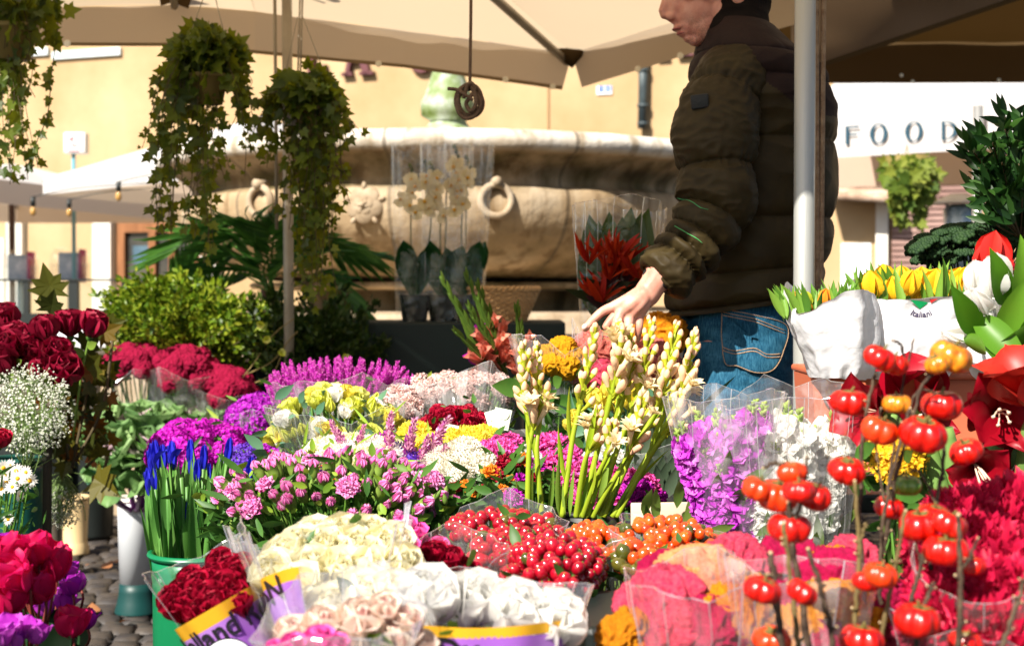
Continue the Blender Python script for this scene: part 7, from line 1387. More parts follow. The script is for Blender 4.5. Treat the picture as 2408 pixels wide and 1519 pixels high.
for (x, y, dx, dy, L_) in ((2290, 740, 60, 60, .12), (2350, 800, 40, -80, .11), (2300, 790, -30, -60, .1), (2380, 790, 50, -90, .12), (2330, 830, 70, -40, .12), (2360, 720, -10, -70, .1), (2400, 760, 10, -120, .13), (2400, 830, 40, -60, .12), (2260, 800, 30, 10, .08), (2310, 800, 30, 30, .1)):
    p = W(x, y, 2.0); q = W(x+dx, y+dy, 1.97); b.add(petal(1., .36, 'leaf', (-.1, .15, .4), .35, 5, 9), 0, mat4(p, frame(q-p, r.uniform(-.6, .6)+PI), L_))
b.build('broad_leaf', soft('fresh_tulip_leaf', [(.05, .17, .008), (.12, .27, .02)], .35, .4), t)
inst('tulip', H['tulip_w'][0], t, mat4(W(2298, 790, 2.02), frame((-1, -.3, .1)), .062)); inst('tulip', H['tulip_w'][1], t, mat4(W(2320, 735, 2.0), frame((-.5, -.5, .5)), .06)); inst('tulip', H['tulip_w'][0], t, mat4(W(2340, 700, 2.0), frame((-.1, -.3, 1)), .07)); inst('tulip', H['tulip_w'][1], t, mat4(W(2308, 700, 2.05), frame((-.3, -.3, 1)), .062))
paper_wrap(t, [(2255, 2500, 815), (2265, 2500, 840), (2285, 2500, 870), (2310, 2490, 900)], 2.1, .13, 3)
r = np.random.default_rng(2); t = T('tulip', 'tall single red tulip standing above the yellow ones', 'flower', W(2330, 800, 2.3)); inst('bloom', H['tulip_r'][0], t, mat4(W(2330, 662, 2.3), frame((.05, -.1, 1), .5), .088)); MB().add(tube([W(2330, 660, 2.3), W(2325, 800, 2.3)], .003, 5)).build('stem', GS, t)
posy('tulip_bunch', 'pink red double tulips half hidden behind the white tulips', 'tulips', [(2375, 650, 2.35, .05, n1()), (2400, 645, 2.35, .05, n1()), (2390, 665, 2.3, .045, n1())], W(2390, 840, 2.35), 'burg_rose', 66)
terra = hard('terracotta_plastic', [(.42, .10, .045), (.5, .13, .06)], .5, 3, .08)
for (x0, x1, y, y1, d, lb) in ((1908, 2092, 868, 940, 2.42, 'terracotta trough under the white wrapped tulips beside the pole'), (2100, 2430, 876, 940, 2.4, 'darker terracotta trough behind the orange pumpkin at the right')):
    a, c = W(x0, y, d), W(x1, y, d); zb = .785; t = T('planter_trough', lb, 'planter', A([(a[0]+c[0])/2, d+.08, zb])); V, Fc = box(0, 0, 0, 1, 1, 1); cx = (a[0]+c[0])/2; hw = (c[0]-a[0])/2; V2 = V.copy()
    V2[:, 0] = cx+(V[:, 0]*2-1)*hw*np.where(V[:, 2] > .5, .96, .8); V2[:, 1] = d+.005+V[:, 1]*.16; V2[:, 2] = zb+V[:, 2]*(a[2]-.012-zb); MB().add((V2, Fc)).build('body', terra, t, False)
    MB().add(bbox(cx-hw, d-.008, a[2]-.0115, cx+hw, d+.178, a[2], .004)).build('rim', terra, t, False)

# ---------------------------------------------------------------- dark foliage on the right
r = np.random.default_rng(15); t = T('laurel_bunch', 'dark laurel branches with narrow leaves at the right edge', 'foliage', W(2380, 620, 2.7)); b = MB(); tw = MB()
for (x, y) in ((x_+28, y_+12) for x_, y_ in ((2262, 345), (2290, 390), (2250, 330), (2300, 320), (2345, 262), (2370, 275), (2400, 290), (2330, 300), (2300, 440), (2270, 440), (2330, 480), (2420, 330), (2440, 380), (2360, 340), (2340, 400), (2390, 380), (2430, 450), (2385, 470), (2320, 370), (2410, 520))):
    for j in range(2):
        q = spline([W(2400, 560, 2.7), W((x+2400)/2+r.normal(0, 12), (y+560)/2+r.normal(0, 12), 2.7+r.normal(0, .06)), W(x+r.normal(0, 8), y+r.normal(0, 8), 2.7+r.normal(0, .08))], 16); tw.add(tube(q, .0016, 4))
        for i in range(6, 16):
            for s in (0, 1): d_ = nrm(q[min(i+1, 15)]-q[i-1]); b.add(petal(1., .26, 'leaf', (.05, .2), -.3, 3, 7), 0, mat4(q[i], frame(d_+r.normal(0, .42, 3)), .052*r.uniform(.8, 1.15)))
b.build('foliage', soft('laurel_leaf', [(.005, .022, .004), (.014, .05, .008), (.03, .08, .012)], .25, .45, spec=.2), t); tw.build('twigs', vine, t)
cau = soft('dark_green_buds', [(.008, .03, .008), (.02, .055, .012)], .1, .7); t = T('sedum_bunch', 'dark green budded sedum heads behind the yellow tulips', 'foliage', W(2290, 700, 2.9)); b = MB()
hd = MB(); [hd.add(sph(5, 4, (.11, .11, .1)), 0, None, A([.42*math.sqrt(i/40)*math.cos(i*2.4), .42*math.sqrt(i/40)*math.sin(i*2.4), .12*(1-i/40)])) for i in range(40)]; V, Fc, _ = hd.tmpl(); P_ = []
for i in range(150):
    x = r.uniform(2150, 2440); ytop = 605-75*math.sqrt(max(0, 1-((x-2330)/195)**2)); y = ytop+r.uniform(0, 80)*r.random()**.6; p = W(x, y, 2.9+r.uniform(-.1, .1)); P_.append(p); b.add((V, Fc), 0, mat4(p, frame((r.normal((x-2300)/300, .2), -.35, 1)), .05*r.uniform(.7, 1.1)))
b.build('heads', cau, t); stems_to(t, P_[::2], W(2290, 760, 2.9), .002, .03, cau)
bucket(2395, 625, 2.72, 70, .77, M['black_plastic'], 'black bucket behind the white tulips holding the laurel', taper=.8); bucket(2290, 700, 2.92, 75, 0, M['black_plastic'], 'tall black bucket holding the dark green sedum', taper=.8)
# hanging plant under the awning
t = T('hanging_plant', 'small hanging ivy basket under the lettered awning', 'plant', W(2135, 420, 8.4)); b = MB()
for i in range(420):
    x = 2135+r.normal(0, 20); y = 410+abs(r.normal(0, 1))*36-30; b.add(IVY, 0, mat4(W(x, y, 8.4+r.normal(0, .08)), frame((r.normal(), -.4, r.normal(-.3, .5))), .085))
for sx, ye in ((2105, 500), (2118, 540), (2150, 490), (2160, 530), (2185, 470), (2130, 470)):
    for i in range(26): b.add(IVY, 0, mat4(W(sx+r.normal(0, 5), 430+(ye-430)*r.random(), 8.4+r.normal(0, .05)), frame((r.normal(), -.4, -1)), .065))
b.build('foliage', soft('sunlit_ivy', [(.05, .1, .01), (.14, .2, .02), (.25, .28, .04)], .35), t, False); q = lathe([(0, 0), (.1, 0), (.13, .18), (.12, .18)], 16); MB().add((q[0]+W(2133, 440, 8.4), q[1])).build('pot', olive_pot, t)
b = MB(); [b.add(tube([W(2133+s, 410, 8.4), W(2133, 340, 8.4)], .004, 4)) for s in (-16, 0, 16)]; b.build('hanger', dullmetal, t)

# ---------------------------------------------------------------- amaryllis
ast = soft('amaryllis_stalk', [(.14, .28, .06), (.22, .36, .1)], .2, .4, nscale=3)
def amaryllis(label, x, y, d, s, n, base, mat='amaryllis', seed=0, n_f=1):
    s *= 1.02
    r = np.random.default_rng(seed); t = T('amaryllis', label, 'flower', base, 'amaryllis at the right edge'); p = W(x, y, d); Rf = frame(nrm(n), seed); b = MB()
    for i in range(6): b.add(petal(1., .98 if i % 2 else .8, 'leaf', (.25, .5, .8, 1.25+.1*r.normal()), .3, 9, 12, .02, 3, i), 0, mat4(p-Rf[:, 2]*s*.45, Rf@Rz(i*1.047+r.uniform(-.08, .08)), s))
    b.build('petals', P[mat], t); b = MB()
    for i in range(5 if n[2] < .6 else 0): a = i*1.2; q0 = p-Rf[:, 2]*s*.3; q1 = p+Rf@A([.05*math.cos(a), .05*math.sin(a)-.06, .22])*s*2.2; b.add(tube(spline([q0, (q0+q1)/2+Rf@A([0, .006, 0]), q1], 8), .0013, 5)); b.add(sph(6, 5, (.0028, .0028, .007)), 0, mat4(q1, Rf))
    (b.n and b.build('stamens', pm('cream_stamen', [(.85, .6, .45)], .1), t)); b = MB(); back = p-Rf[:, 2]*s*.45; b.add(tube(spline([back+Rf[:, 2]*.01, back-Rf[:, 2]*.03, back*.8+A(base)*.2, A(base)], 20), [.008]*4+[.014]*16, 12)); b.build('stalk', ast, t)
amaryllis('large dark red amaryllis with cream stamens facing the viewer', 2352, 968, 1.95, .10, (-.15, -1, .15), W(2330, 1260, 2.0), seed=1)
amaryllis('dark red amaryllis drooping below the largest one', 2300, 1105, 1.93, .082, (-.1, -1, -.25), W(2300, 1280, 2.0), seed=2)
amaryllis('salmon red amaryllis at the right edge above the dark ones', 2405, 885, 1.9, .1, (-.45, -.2, 1), W(2390, 1280, 2.0), 'salmon', 3)
amaryllis('upright crimson amaryllis petals behind the orange pumpkins', 2150, 900, 2.05, .1, (-.1, -.2, 1), W(2190, 1280, 2.1), 'amaryllis', 4)
amaryllis('dark red amaryllis behind the left pumpkins, facing left', 2035, 965, 2.05, .09, (-.8, -.6, .1), W(2170, 1260, 2.1), seed=5)
amaryllis('dark red amaryllis in shade between the orange and red pumpkins', 2170, 1000, 2.08, .08, (.1, -.9, .3), W(2200, 1280, 2.1), seed=6)
amaryllis('amaryllis with dark petals cut off by the right edge', 2415, 1080, 2.0, .09, (-.4, -.8, -.1), W(2400, 1280, 2.05), seed=7)
for k, (x0, x1) in enumerate(((2250, 2165), (2300, 2215), (2340, 2290), (2395, 2405), (2420, 2375))):
    b = MB(); p0, p1 = W(x0, 1290, 2.02), W(x1, 1010 if k < 2 else 1050, 2.02); b.add(tube(spline([p0, (p0+p1)/2, p1], 10), .0155, 14)); tag(b.build('amaryllis_stalk', ast, loc=p0), ['thick pale green stalk furthest left behind the pumpkin twigs', 'thick pale green stalk second from left behind the pumpkin twigs', 'thick pale green stalk under the drooping dark red flower', 'thick pale green stalk at the right edge', 'thick green stalk leaning left near the right edge'][k], 'stalk', 'thick stalks under the amaryllis flowers')
bucket(2280, 1290, 2.03, 130, 0, M['black_plastic'], 'black bucket holding the amaryllis', taper=.85)

# ---------------------------------------------------------------- front rows
def berries(label, cx, cy, d, rx, rz, ry, n, keys, seed, base, size=.0135, wk=None, group='berry bunches'):
    r = np.random.default_rng(seed); t = T('berry_bunch', label, 'berries', A(base), group); P_ = []
    for p, nn, u in dome(cx, cy, d, rx, rz, ry, n, seed, .16, -.55): 
        key = keys[int(r.integers(len(keys)))]; inst('berry', H[key][0], t, mat4(p, frame(nn+r.normal(0, .25, 3)), size*2*r.uniform(.82, 1.12))); P_.append(p-nn*size)
    stems_to(t, P_, base, .0014, .03, soft('berry_stem', [(.05, .1, .015), (.12, .16, .03)], .1)); leaves_on(t, P_[::4], LEAF, .03, LF, seed, per=1, drop=.04)
    if wk: wrap(t, A(base), **wk)
ks = ['berry_r']*9+['berry_g']
berries('glossy red berries, largest bunch, in front of the tuberose stems', 1300, 1335, 1.78, 108, 62, .09, 100, ks, 1, W(1330, 1500, 1.8), .0102)
berries('red berries under crinkled cellophane behind the largest berry bunch', 1185, 1245, 2.0, 112, 30, .09, 80, ks, 2, W(1200, 1400, 2.0), .011, dict(top=W(1175, 1232, 1.98), r0=.03, rx=mm(150, 2.0), ry=.12, seed=70, folds=9, amp=.09, mat='cello_pink'))
berries('red berries left under pinkish cellophane beside the dark red roses', 1175, 1300, 1.9, 60, 40, .06, 34, ks, 3, W(1200, 1450, 1.9), .011)
berries('orange berries next to the largest red bunch', 1395, 1275, 1.95, 72, 32, .06, 60, ['berry_o']*9+['berry_g'], 4, W(1400, 1450, 1.95), .0098, dict(top=W(1400, 1255, 1.95), r0=.03, rx=mm(100, 1.95), ry=.09, seed=71, folds=8, amp=.1))
berries('orange berries with olive green ones under wrinkled film, right of the other orange bunch', 1565, 1280, 1.9, 108, 48, .08, 95, ['berry_o']*7+['berry_g'], 5, W(1560, 1480, 1.9), .0098, dict(top=W(1570, 1262, 1.88), r0=.03, rx=mm(125, 1.9), ry=.1, seed=72, folds=8, amp=.12))
berries('few orange red berries low beside the front cockscombs', 1500, 1320, 1.8, 45, 38, .05, 20, ['berry_o']*3+['berry_g'], 6, W(1500, 1480, 1.82), .0112)
bucket(1290, 1420, 1.88, 105, .34, M['black_plastic'], 'black bucket under the red berries', taper=.85); bucket(1480, 1480, 1.86, 80, .34, M['black_plastic'], 'black bucket under the orange berries', taper=.85)
b = MB(); p = W(1560, 1215, 2.15); tag(MB().add(bbox(-.05, -.004, -.022, .05, .004, .022, .002), 0, mat4(p, Rz(.1))).build('wooden_crate_slat', hard('pale_wood', [(.6, .48, .34)], .7, 9, .1, vec=(1, 6, 6)), loc=p), 'pale wooden slat showing behind the orange berries', 'slat')
# wrapped roses
stripe = soft('mustard_film', [(.72, .38, .02)], .2, .3, coat=.3); lil = soft('lilac_film', [(.26, .08, .45), (.36, .13, .55), (.5, .28, .66)], .2, .3, nscale=9, coat=.3)
def sleeve(t, base, top, rx, ry, r0, y0, y1, a0, a1, name, mat, off=0., n=48, wob=0.):
    """band of printed film on the bouquet cone between heights y0..y1 (fractions), a0..a1 round it"""
    base, top = A(base), A(top); ax = top-base; z = nrm(ax); X = nrm(A([1, 0, 0])-z[0]*z); Y = np.cross(z, X)
    def f(u, v):
        tt = y0+(y1-y0)*v+wob*np.sin(3*PI*u); a = a0+(a1-a0)*u; s = tt**.8; ex, ey = r0+(rx-r0)*s+off, r0+(ry-r0)*s+off; w_ = 1+.02*np.sin(9*a)
        P_ = base[:, None, None]+ax[:, None, None]*tt+X[:, None, None]*(ex*w_*np.cos(a))+Y[:, None, None]*(ey*w_*np.sin(a)); return P_[0], P_[1], P_[2]
    def at(a, tt, o): s = tt**.8; ex, ey = r0+(rx-r0)*s+off+o, r0+(ry-r0)*s+off+o; w_ = 1+.02*math.sin(9*a); return base+ax*tt+X*(ex*w_*math.cos(a))+Y*(ey*w_*math.sin(a))
    if name: MB().add(surf(f, n, 10)).build(name, mat, t)
    return at
def rosebunch(label, lst, base, hk, seed, group='wrapped rose bouquets', leaves=((LEAF, .045, LF, 3, .05),)):
    t = posy('rose_bouquet', label, 'bouquet', lst, base, hk, seed, group, leafset=list(leaves)); return t
r = np.random.default_rng(90)
L_ = []
for (x, y, s) in ((640, 1350, .058), (702, 1385, .066), (778, 1432, .064), (850, 1402, .066), (918, 1395, .062), (668, 1305, .056), (735, 1338, .064), (808, 1348, .064), (876, 1342, .062), (942, 1330, .06), (705, 1282, .056), (768, 1288, .06), (832, 1290, .06), (898, 1288, .058), (742, 1258, .052), (803, 1254, .054), (866, 1258, .054), (925, 1272, .052)): L_.append((x, y, 1.6+(1345-y)/130*.12, s, (r.normal((x-790)/260, .1), -.75+r.normal(0, .1), 1)))
bC = W(790, 1700, 1.55); t = rosebunch('cream white roses, big bouquet under tall clear cellophane', L_, bC, 'cream_rose', 91); wrap(t, bC, W(775, 1255, 1.62), .02, mm(190, 1.6), .13, 91, 15, .05, .05, 'cello', curve=.8, a0=-.5, a1=PI+.5); wrap(t, bC, W(755, 1212, 1.7), .02, mm(215, 1.7), .1, 94, 17, .05, .05, 'cello_milky', a0=-.1, a1=PI+.1, curve=.8)
at = sleeve(t, bC, W(775, 1270, 1.62), mm(186, 1.6), .148, .02, .70, .76, PI*1.05, PI*1.42, 'mustard_band', stripe, .002); at = sleeve(t, bC, W(775, 1270, 1.62), mm(186, 1.6), .148, .02, .2, .70, PI*1.05, PI*1.42, 'lilac_sleeve', lil, .002)
def text_on(t, at, text, size, a_mid, t_mid, hgt, rad, mat, tilt=0., o=.0025, name='printed_text', bold=.018):
    V, Fc = poly_tex(text, size, bold); ct, st = math.cos(tilt), math.sin(tilt); u = V[:, 0]*ct-V[:, 1]*st; v = V[:, 0]*st+V[:, 1]*ct
    MB().add((A([at(a_mid+x/rad, t_mid+y/hgt, o) for x, y in zip(u, v)]), Fc)).build(name, mat, t, False)
blk = hard('black_print', [(.012, .01, .014)], .4, 3, 0)
Hc = np.linalg.norm(W(775, 1270, 1.62)-bC); text_on(t, at, 'oN', .034, PI*1.22, .62, Hc, .07, blk, .12)
# crimson roses in the printed sleeve, bottom left
L_ = [(x, y, 1.62+dz, .038, (-.3, -.6, 1)) for x, y, dz in ((400, 1410, 0), (430, 1385, .01), (465, 1375, .0), (500, 1352, .02), (535, 1335, .03), (445, 1415, -.03), (485, 1400, -.03), (525, 1375, -.02), (555, 1350, 0), (415, 1430, -.03), (465, 1440, -.05), (505, 1420, -.05), (550, 1395, -.03), (570, 1330, .02), (560, 1420, -.05), (450, 1360, .05), (520, 1320, .05))]
bH = W(700, 1760, 1.6); tH = W(470, 1345, 1.62); t = rosebunch('crimson roses in a lilac printed sleeve with mustard band, lowest left bouquet', L_, bH, 'burg_rose', 92, leaves=())
wrap(t, bH, W(455, 1290, 1.62), .02, mm(125, 1.62), .085, 92, 9, .06, .08, 'cello', curve=.8, a0=-.6, a1=PI+.6)
at = sleeve(t, bH, tH, mm(112, 1.62), .08, .02, .74, .815, PI, PI*2, 'mustard_band', stripe, .003); at = sleeve(t, bH, tH, mm(112, 1.62), .08, .02, .2, .74, PI, PI*2, 'lilac_sleeve', lil, .003)
Hh = np.linalg.norm(tH-bH); text_on(t, at, 'Holland Ro', .036, PI*1.5, .65, Hh, .06, blk, .0)
b = MB(); th = np.linspace(0, 2*PI, 33)[:-1]; lz0 = .535
def disc(rad, o, n=5): return A([at(PI*1.46+q_*rad*math.cos(a)/.05, lz0+q_*rad*math.sin(a)/Hh, o) for q_ in np.linspace(.02, 1, n) for a in th]), gridF(32, n, True)
MB().add(disc(.031, .0015)).build('printed_ring', blk, t); bd = MB().add(disc(.0295, .003)).build('printed_badge', hard('white_print', [(.75, .76, .8)], .4, 3, 0), t)
def fleck(pts, o=.0045): k = len(pts); return A([at(PI*1.46+x/.05, lz0+y/Hh, o) for x, y in pts]), A([[0, i, i+1, -1] for i in range(1, k-1)])
b = MB(); b.add(fleck([(0, -.004), (.004, .004), (.009, .010), (.004, .013), (-.001, .006)])); b.add(fleck([(0, -.004), (-.004, .004), (-.009, .006), (-.008, -.002)])); b.add(fleck([(.0, -.014), (.003, -.004), (-.003, -.004)])); b.build('printed_emblem', blk, bd, False)
b = MB(); b.add(fleck([(.012, -.006), (.02, .0), (.014, .004)])); b.build('printed_leaf', grn, bd, False); text_on(bd, at, 'People', .007, PI*1.46-.25, lz0+.035, Hh, .05, blk, .7, .0045)
# dark crimson roses under film, centre
L_ = [(x, y, 1.72, .04, (0, -.5, 1)) for x, y in ((985, 1330), (1015, 1320), (1045, 1330), (1075, 1340), (1105, 1350), (1135, 1365), (1000, 1350), (1040, 1355), (1085, 1368), (1120, 1385), (1150, 1380), (1020, 1300), (1060, 1312))]
t = rosebunch('dark crimson roses under pinkish film between cream and white roses', L_, W(1080, 1560, 1.72), 'burg_rose', 93); wrap(t, W(1080, 1560, 1.72), W(1075, 1290, 1.7), .02, mm(115, 1.7), .08, 93, 7, .08, .08, 'cello_pink')
posy('rose_bouquet', 'hot pink roses glimpsed behind the tall cellophane of the cream roses', 'bouquet', [(950, 1240, 1.85, .04, n1()), (975, 1255, 1.85, .04, n1()), (890, 1262, 1.85, .04, n1()), (740, 1265, 1.85, .04, n1()), (1000, 1290, 1.85, .04, n1()), (1030, 1290, 1.84, .038, n1()), (960, 1290, 1.82, .04, n1())], W(930, 1500, 1.85), 'pink_rose', 94, 'wrapped rose bouquets')
# white roses front
L_ = [(1005, 1400, 1.42, .076, (-.1, -.6, 1)), (1112, 1405, 1.44, .070, (0, -.6, 1)), (1215, 1432, 1.42, .070, (.1, -.6, 1)), (1312, 1455, 1.42, .070, (.2, -.6, 1)), (1060, 1398, 1.53, .06, (0, -.4, 1)), (1168, 1412, 1.53, .06, (0, -.4, 1)), (1268, 1440, 1.53, .06, (.1, -.4, 1))]
bW = W(1160, 1800, 1.42); tW = W(1160, 1425, 1.45); t = rosebunch('large pure white roses in a row above a mustard striped lilac sleeve', L_, bW, 'white_rose', 95, leaves=((LEAF, .035, M['leaf_lime'], 3, .04),)); wrap(t, bW, W(1165, 1375, 1.45), .02, mm(225, 1.45), .08, 95, 12, .05, .06, 'cello', a0=-.4, a1=PI+.4)
at = sleeve(t, bW, W(1150, 1440, 1.45), mm(205, 1.45), .075, .03, .86, .93, PI*1.03, PI*1.97, 'mustard_band', stripe, .003, 60, .012); at = sleeve(t, bW, W(1150, 1440, 1.45), mm(205, 1.45), .075, .03, .3, .86, PI*1.03, PI*1.97, 'lilac_sleeve', lil, .003); text_on(t, at, 'Du', .04, PI*1.38, .70, .17, .085, blk, .0)
# blush roses bottom, closest bouquet
L_ = [(x, y, 1.32, s, (0, -.6, 1)) for x, y, s in ((690, 1490, .042), (760, 1470, .044), (850, 1465, .056), (935, 1500, .05), (800, 1520, .046), (890, 1530, .046), (960, 1460, .036), (980, 1530, .045), (905, 1430, .034))]
t = rosebunch('blush pink roses in hazy cellophane at the bottom edge', L_, W(830, 1760, 1.32), 'blush_rose', 96, leaves=((LEAF, .035, M['leaf_lime'], 2, .03),)); wrap(t, W(830, 1760, 1.32), W(800, 1430, 1.3), .02, mm(195, 1.3), .1, 96, 11, .06, .12, 'cello_milky', curve=.8)
posy('rose_bouquet', 'magenta roses peeping at the bottom below the blush ones', 'bouquet', [(690, 1520, 1.25, .028, n1()), (750, 1505, 1.26, .032, n1()), (790, 1522, 1.25, .03, n1()), (650, 1530, 1.27, .024, n1())], W(730, 1760, 1.28), 'pink_rose', 97, 'wrapped rose bouquets')
for (x, d, w_, lb) in ((790, 1.6, 120, 'black bucket under the cream roses'), (1150, 1.42, 120, 'black bucket under the white roses')): bucket(x, 1700, d, w_, .34, M['black_plastic'], lb, taper=.85)
# cockscombs front right
CB = [('comb_pink', 1555, 1430, 1.38, .085, 'rose pink cockscomb, leftmost big one behind cellophane'), ('comb_peach', 1640, 1385, 1.42, .09, 'large peach cockscomb behind cellophane at the front'), ('comb_pink', 1720, 1340, 1.46, .07, 'pink cockscomb furthest back among the front ones'), ('comb_red', 1668, 1490, 1.33, .07, 'deep crimson cockscomb below the peach one'), ('comb_orange', 1728, 1462, 1.34, .068, 'bright orange cockscomb beside the deep crimson one'), ('comb_orange', 1772, 1412, 1.4, .055, 'small orange cockscomb touching the black twigs'), ('comb_red', 1800, 1460, 1.38, .08, 'crimson cockscomb behind the leftmost twigs'), ('comb_red', 1850, 1335, 1.5, .07, 'crimson cockscomb under the lower pumpkins'), ('comb_orange', 1465, 1495, 1.34, .05, 'orange cockscomb at the corner of the black tray'), ('comb_pink', 1590, 1500, 1.33, .065, 'rose pink cockscomb at the bottom edge'), ('comb_orange', 1965, 1350, 1.48, .055, 'orange cockscomb between the middle twigs'), ('comb_red', 1960, 1390, 1.42, .085, 'crimson cockscomb centred between the twigs'), ('comb_pink', 2010, 1325, 1.52, .06, 'pink cockscomb under the right pumpkins'), ('comb_orange', 1975, 1450, 1.38, .08, 'golden orange cockscomb low among the twigs'), ('comb_red', 2060, 1425, 1.4, .07, 'crimson cockscomb low right of the golden one'), ('comb_red', 1560, 1350, 1.5, .05, 'small crimson cockscomb at the left rear of the front group'), ('comb_orange', 1880, 1500, 1.34, .06, 'orange cockscomb at the bottom edge between twigs'), ('comb_red', 1930, 1530, 1.33, .06, 'crimson cockscomb at the bottom edge'), ('comb_pink', 2120, 1480, 1.4, .07, 'rose cockscomb low beside the crimson asters')]
for k, (hk, x, y, d, s, lb) in enumerate(CB):
    d += .1; base = W(1800+(x-1800)*.4, 1760, 1.52); t = T('cockscomb', lb, 'flower', base, 'cockscombs in the front right bouquet'); p = W(x, y, d); inst('head', H[hk][k % 2], t, mat4(p, frame((((x-1800)/500), -.6, 1), k), s*1.15)); MB().add(tube([p-A([0, 0, s*.4]), base], .005, 6)).build('stem', GS, t)
for k, (x, y, d, rx, bx, lb) in enumerate(((1610, 1350, 1.4, 140, 1640, 'pink tinted cellophane sleeve round the leftmost cockscombs'), (1880, 1330, 1.42, 180, 1860, 'clear cellophane sleeve round the middle cockscombs'))):
    t = T('cellophane_sleeve', lb, 'wrapping', W(bx, 1760, d)); wrap(t, W(bx, 1760, d), W(x, y, d), .03, mm(rx, d), .1, 80+k, 9, .07, .1, ['cello_pink', 'cello'][k], curve=.7, name='film')
bucket(1800, 1640, 1.42, 190, .34, M['black_plastic'], 'black tub under the front cockscombs', taper=.85)
# crimson spider chrysanthemums bottom right
sp = lambda s: pompon_t(s, 260, .75, .25, .13); H['spider'] = [ME('chrysanthemum', sp(s), [pm('crimson_aster_petal', [(.4, .003, .03), (.58, .008, .06)], .2), GS]) for s in (0, 1)]
t = posy('chrysanthemum_bouquet', 'crimson spidery chrysanthemums in cellophane in the bottom right corner', 'bouquet', [(2260, 1230, 1.55, .075, n1()), (2330, 1225, 1.58, .085, n1()), (2390, 1270, 1.55, .085, n1()), (2300, 1300, 1.5, .085, n1()), (2370, 1350, 1.46, .09, n1()), (2250, 1370, 1.45, .085, n1()), (2310, 1420, 1.4, .09, n1()), (2400, 1430, 1.4, .09, n1()), (2240, 1460, 1.38, .085, n1()), (2350, 1500, 1.36, .09, n1()), (2210, 1300, 1.52, .07, n1()), (2420, 1200, 1.58, .08, n1()), (2280, 1530, 1.36, .08, n1())], W(2300, 1760, 1.45), 'spider', 99); wrap(t, W(2300, 1760, 1.45), W(2330, 1300, 1.42), .03, mm(190, 1.42), .12, 99, 9, .08, .14, 'cello_pink', curve=.6); wrap(t, W(2280, 1760, 1.4), W(2290, 1400, 1.36), .03, mm(180, 1.36), .09, 98, 6, .1, .2, 'cello', curve=.6, a0=PI*.9, a1=PI*1.9)
# ---------------------------------------------------------------- pumpkins on twigs
pk_m = lambda n_, c, **k: soft(n_, c, .06, .3, nscale=3.5, spec=.5, coat=.3, **k)
PKM = {'r': pk_m('red_pumpkin', [(.40, .002, .001), (.56, .006, .001), (.66, .022, .002)]), 'o': pk_m('orange_pumpkin', [(.60, .025, .002), (.66, .06, .003)]), 'y': pk_m('golden_pumpkin', [(.45, .07, .004), (.6, .24, .01), (.5, .3, .02)]), 'g': pk_m('green_pumpkin', [(.09, .2, .01), (.2, .34, .02)])}
def pump(s, lobes=6):
    def f(u, v):
        a = 2*PI*u; p = PI*v; rb = 1-.17*(np.abs(np.cos(a*lobes/2+.4*np.sin(a+s)))**6)*np.sin(p)**.6; rr = np.sin(p)**.78*rb*(1+.05*np.sin(a*2+s)); z = -np.cos(p)*.70*(1+.05*np.cos(a+s)); dim = .24*np.exp(-(np.sin(p)/.32)**2)*np.sign(z); return rr*np.cos(a), rr*np.sin(a), z-dim
    return surf(f, 48, 26, True)
cal = MB(); [cal.add(petal(.75, .34, 'point', (.9, 1.5, 1.9), .1, 3, 5), 0, mat4((0, 0, .42), Rz(i*1.257))) for i in range(5)]; cal.add(tube(spline([(0, 0, .4), (.02, 0, .62), (.12, .05, .86)], 6), [.09, .08, .07, .07, .065, .06], 6)); CAL = ME('calyx', cal, [hard('dry_calyx', [(.07, .05, .012), (.20, .17, .04)], .7, 30, .2)])
PKS = {(c_, s): ME('pumpkin', MB().add(pump(s, 6+s)), [PKM[c_]]) for c_ in PKM for s in (0, 1)}
tw_m = hard('brown_twig', [(.018, .009, .005), (.05, .028, .015), (.12, .08, .045)], .75, 40, .6, 160); tw_y = hard('ochre_twig', [(.09, .06, .018), (.17, .12, .04)], .75, 40, .4); cutm = hard('cut_wood', [(.5, .36, .2)], .8, 30, .1)
def branch(label, segs, fr, d0, seed, mat=None, w0=9.):
    """segs: list of paths ((px, py, depth offset)...), first is the main twig; fr: (px, py, r, colour, dir)"""
    d0 -= .17; r = np.random.default_rng(seed); m0 = segs[0][0]; t = T('pumpkin_branch', label, 'branch', W(m0[0], m0[1], d0), 'pumpkin twigs standing in the front right'); b = MB(); cb = MB()
    for i, s in enumerate(segs):
        pts = spline([W(x, y, d0+z) for x, y, z in s], 26); w_ = w0*(1 if i == 0 else .62); rad = np.linspace(mm(w_*.62, d0), mm(w_*.42, d0), 26)*(1+.12*np.sin(np.arange(26)*1.9+seed)); b.add(tube(pts+r.normal(0, .0006, pts.shape), rad, 8))
        for k in range(4 if i == 0 else 1):
            j = int(r.uniform(3, 23)); q = pts[j]; dd = nrm(A([r.choice([-1, 1])*.8, -.3, .6])); e = q+dd*mm(w_*1.3, d0); b.add(tube([q, e], [rad[j]*.75, rad[j]*.6], 6)); cb.add(sph(6, 4, (rad[j]*.55,)*3), 0, None, e)
        e = pts[-1]; cb.add(sph(7, 5, (rad[-1]*.9,)*3), 0, None, e)
    b.build('twig', mat or tw_m, t); cb.build('cut_ends', cutm, t)
    for k, (x, y, rr, c_, n) in enumerate(fr):
        dd = d0+r.uniform(-.03, .03); R_ = mm(rr*r.uniform(.93, 1.1), dd); Rf = frame(nrm((n[0], n[1]*.4+.08, max(n[2], .8))), r.uniform(0, 6)); o = inst('pumpkin', PKS[(c_, k % 2)], t, mat4(W(x, y, dd), Rf, R_)); c = bpy.data.objects.new('calyx', CAL); C.objects.link(c); c.parent = o
up = (0, -.25, 1)
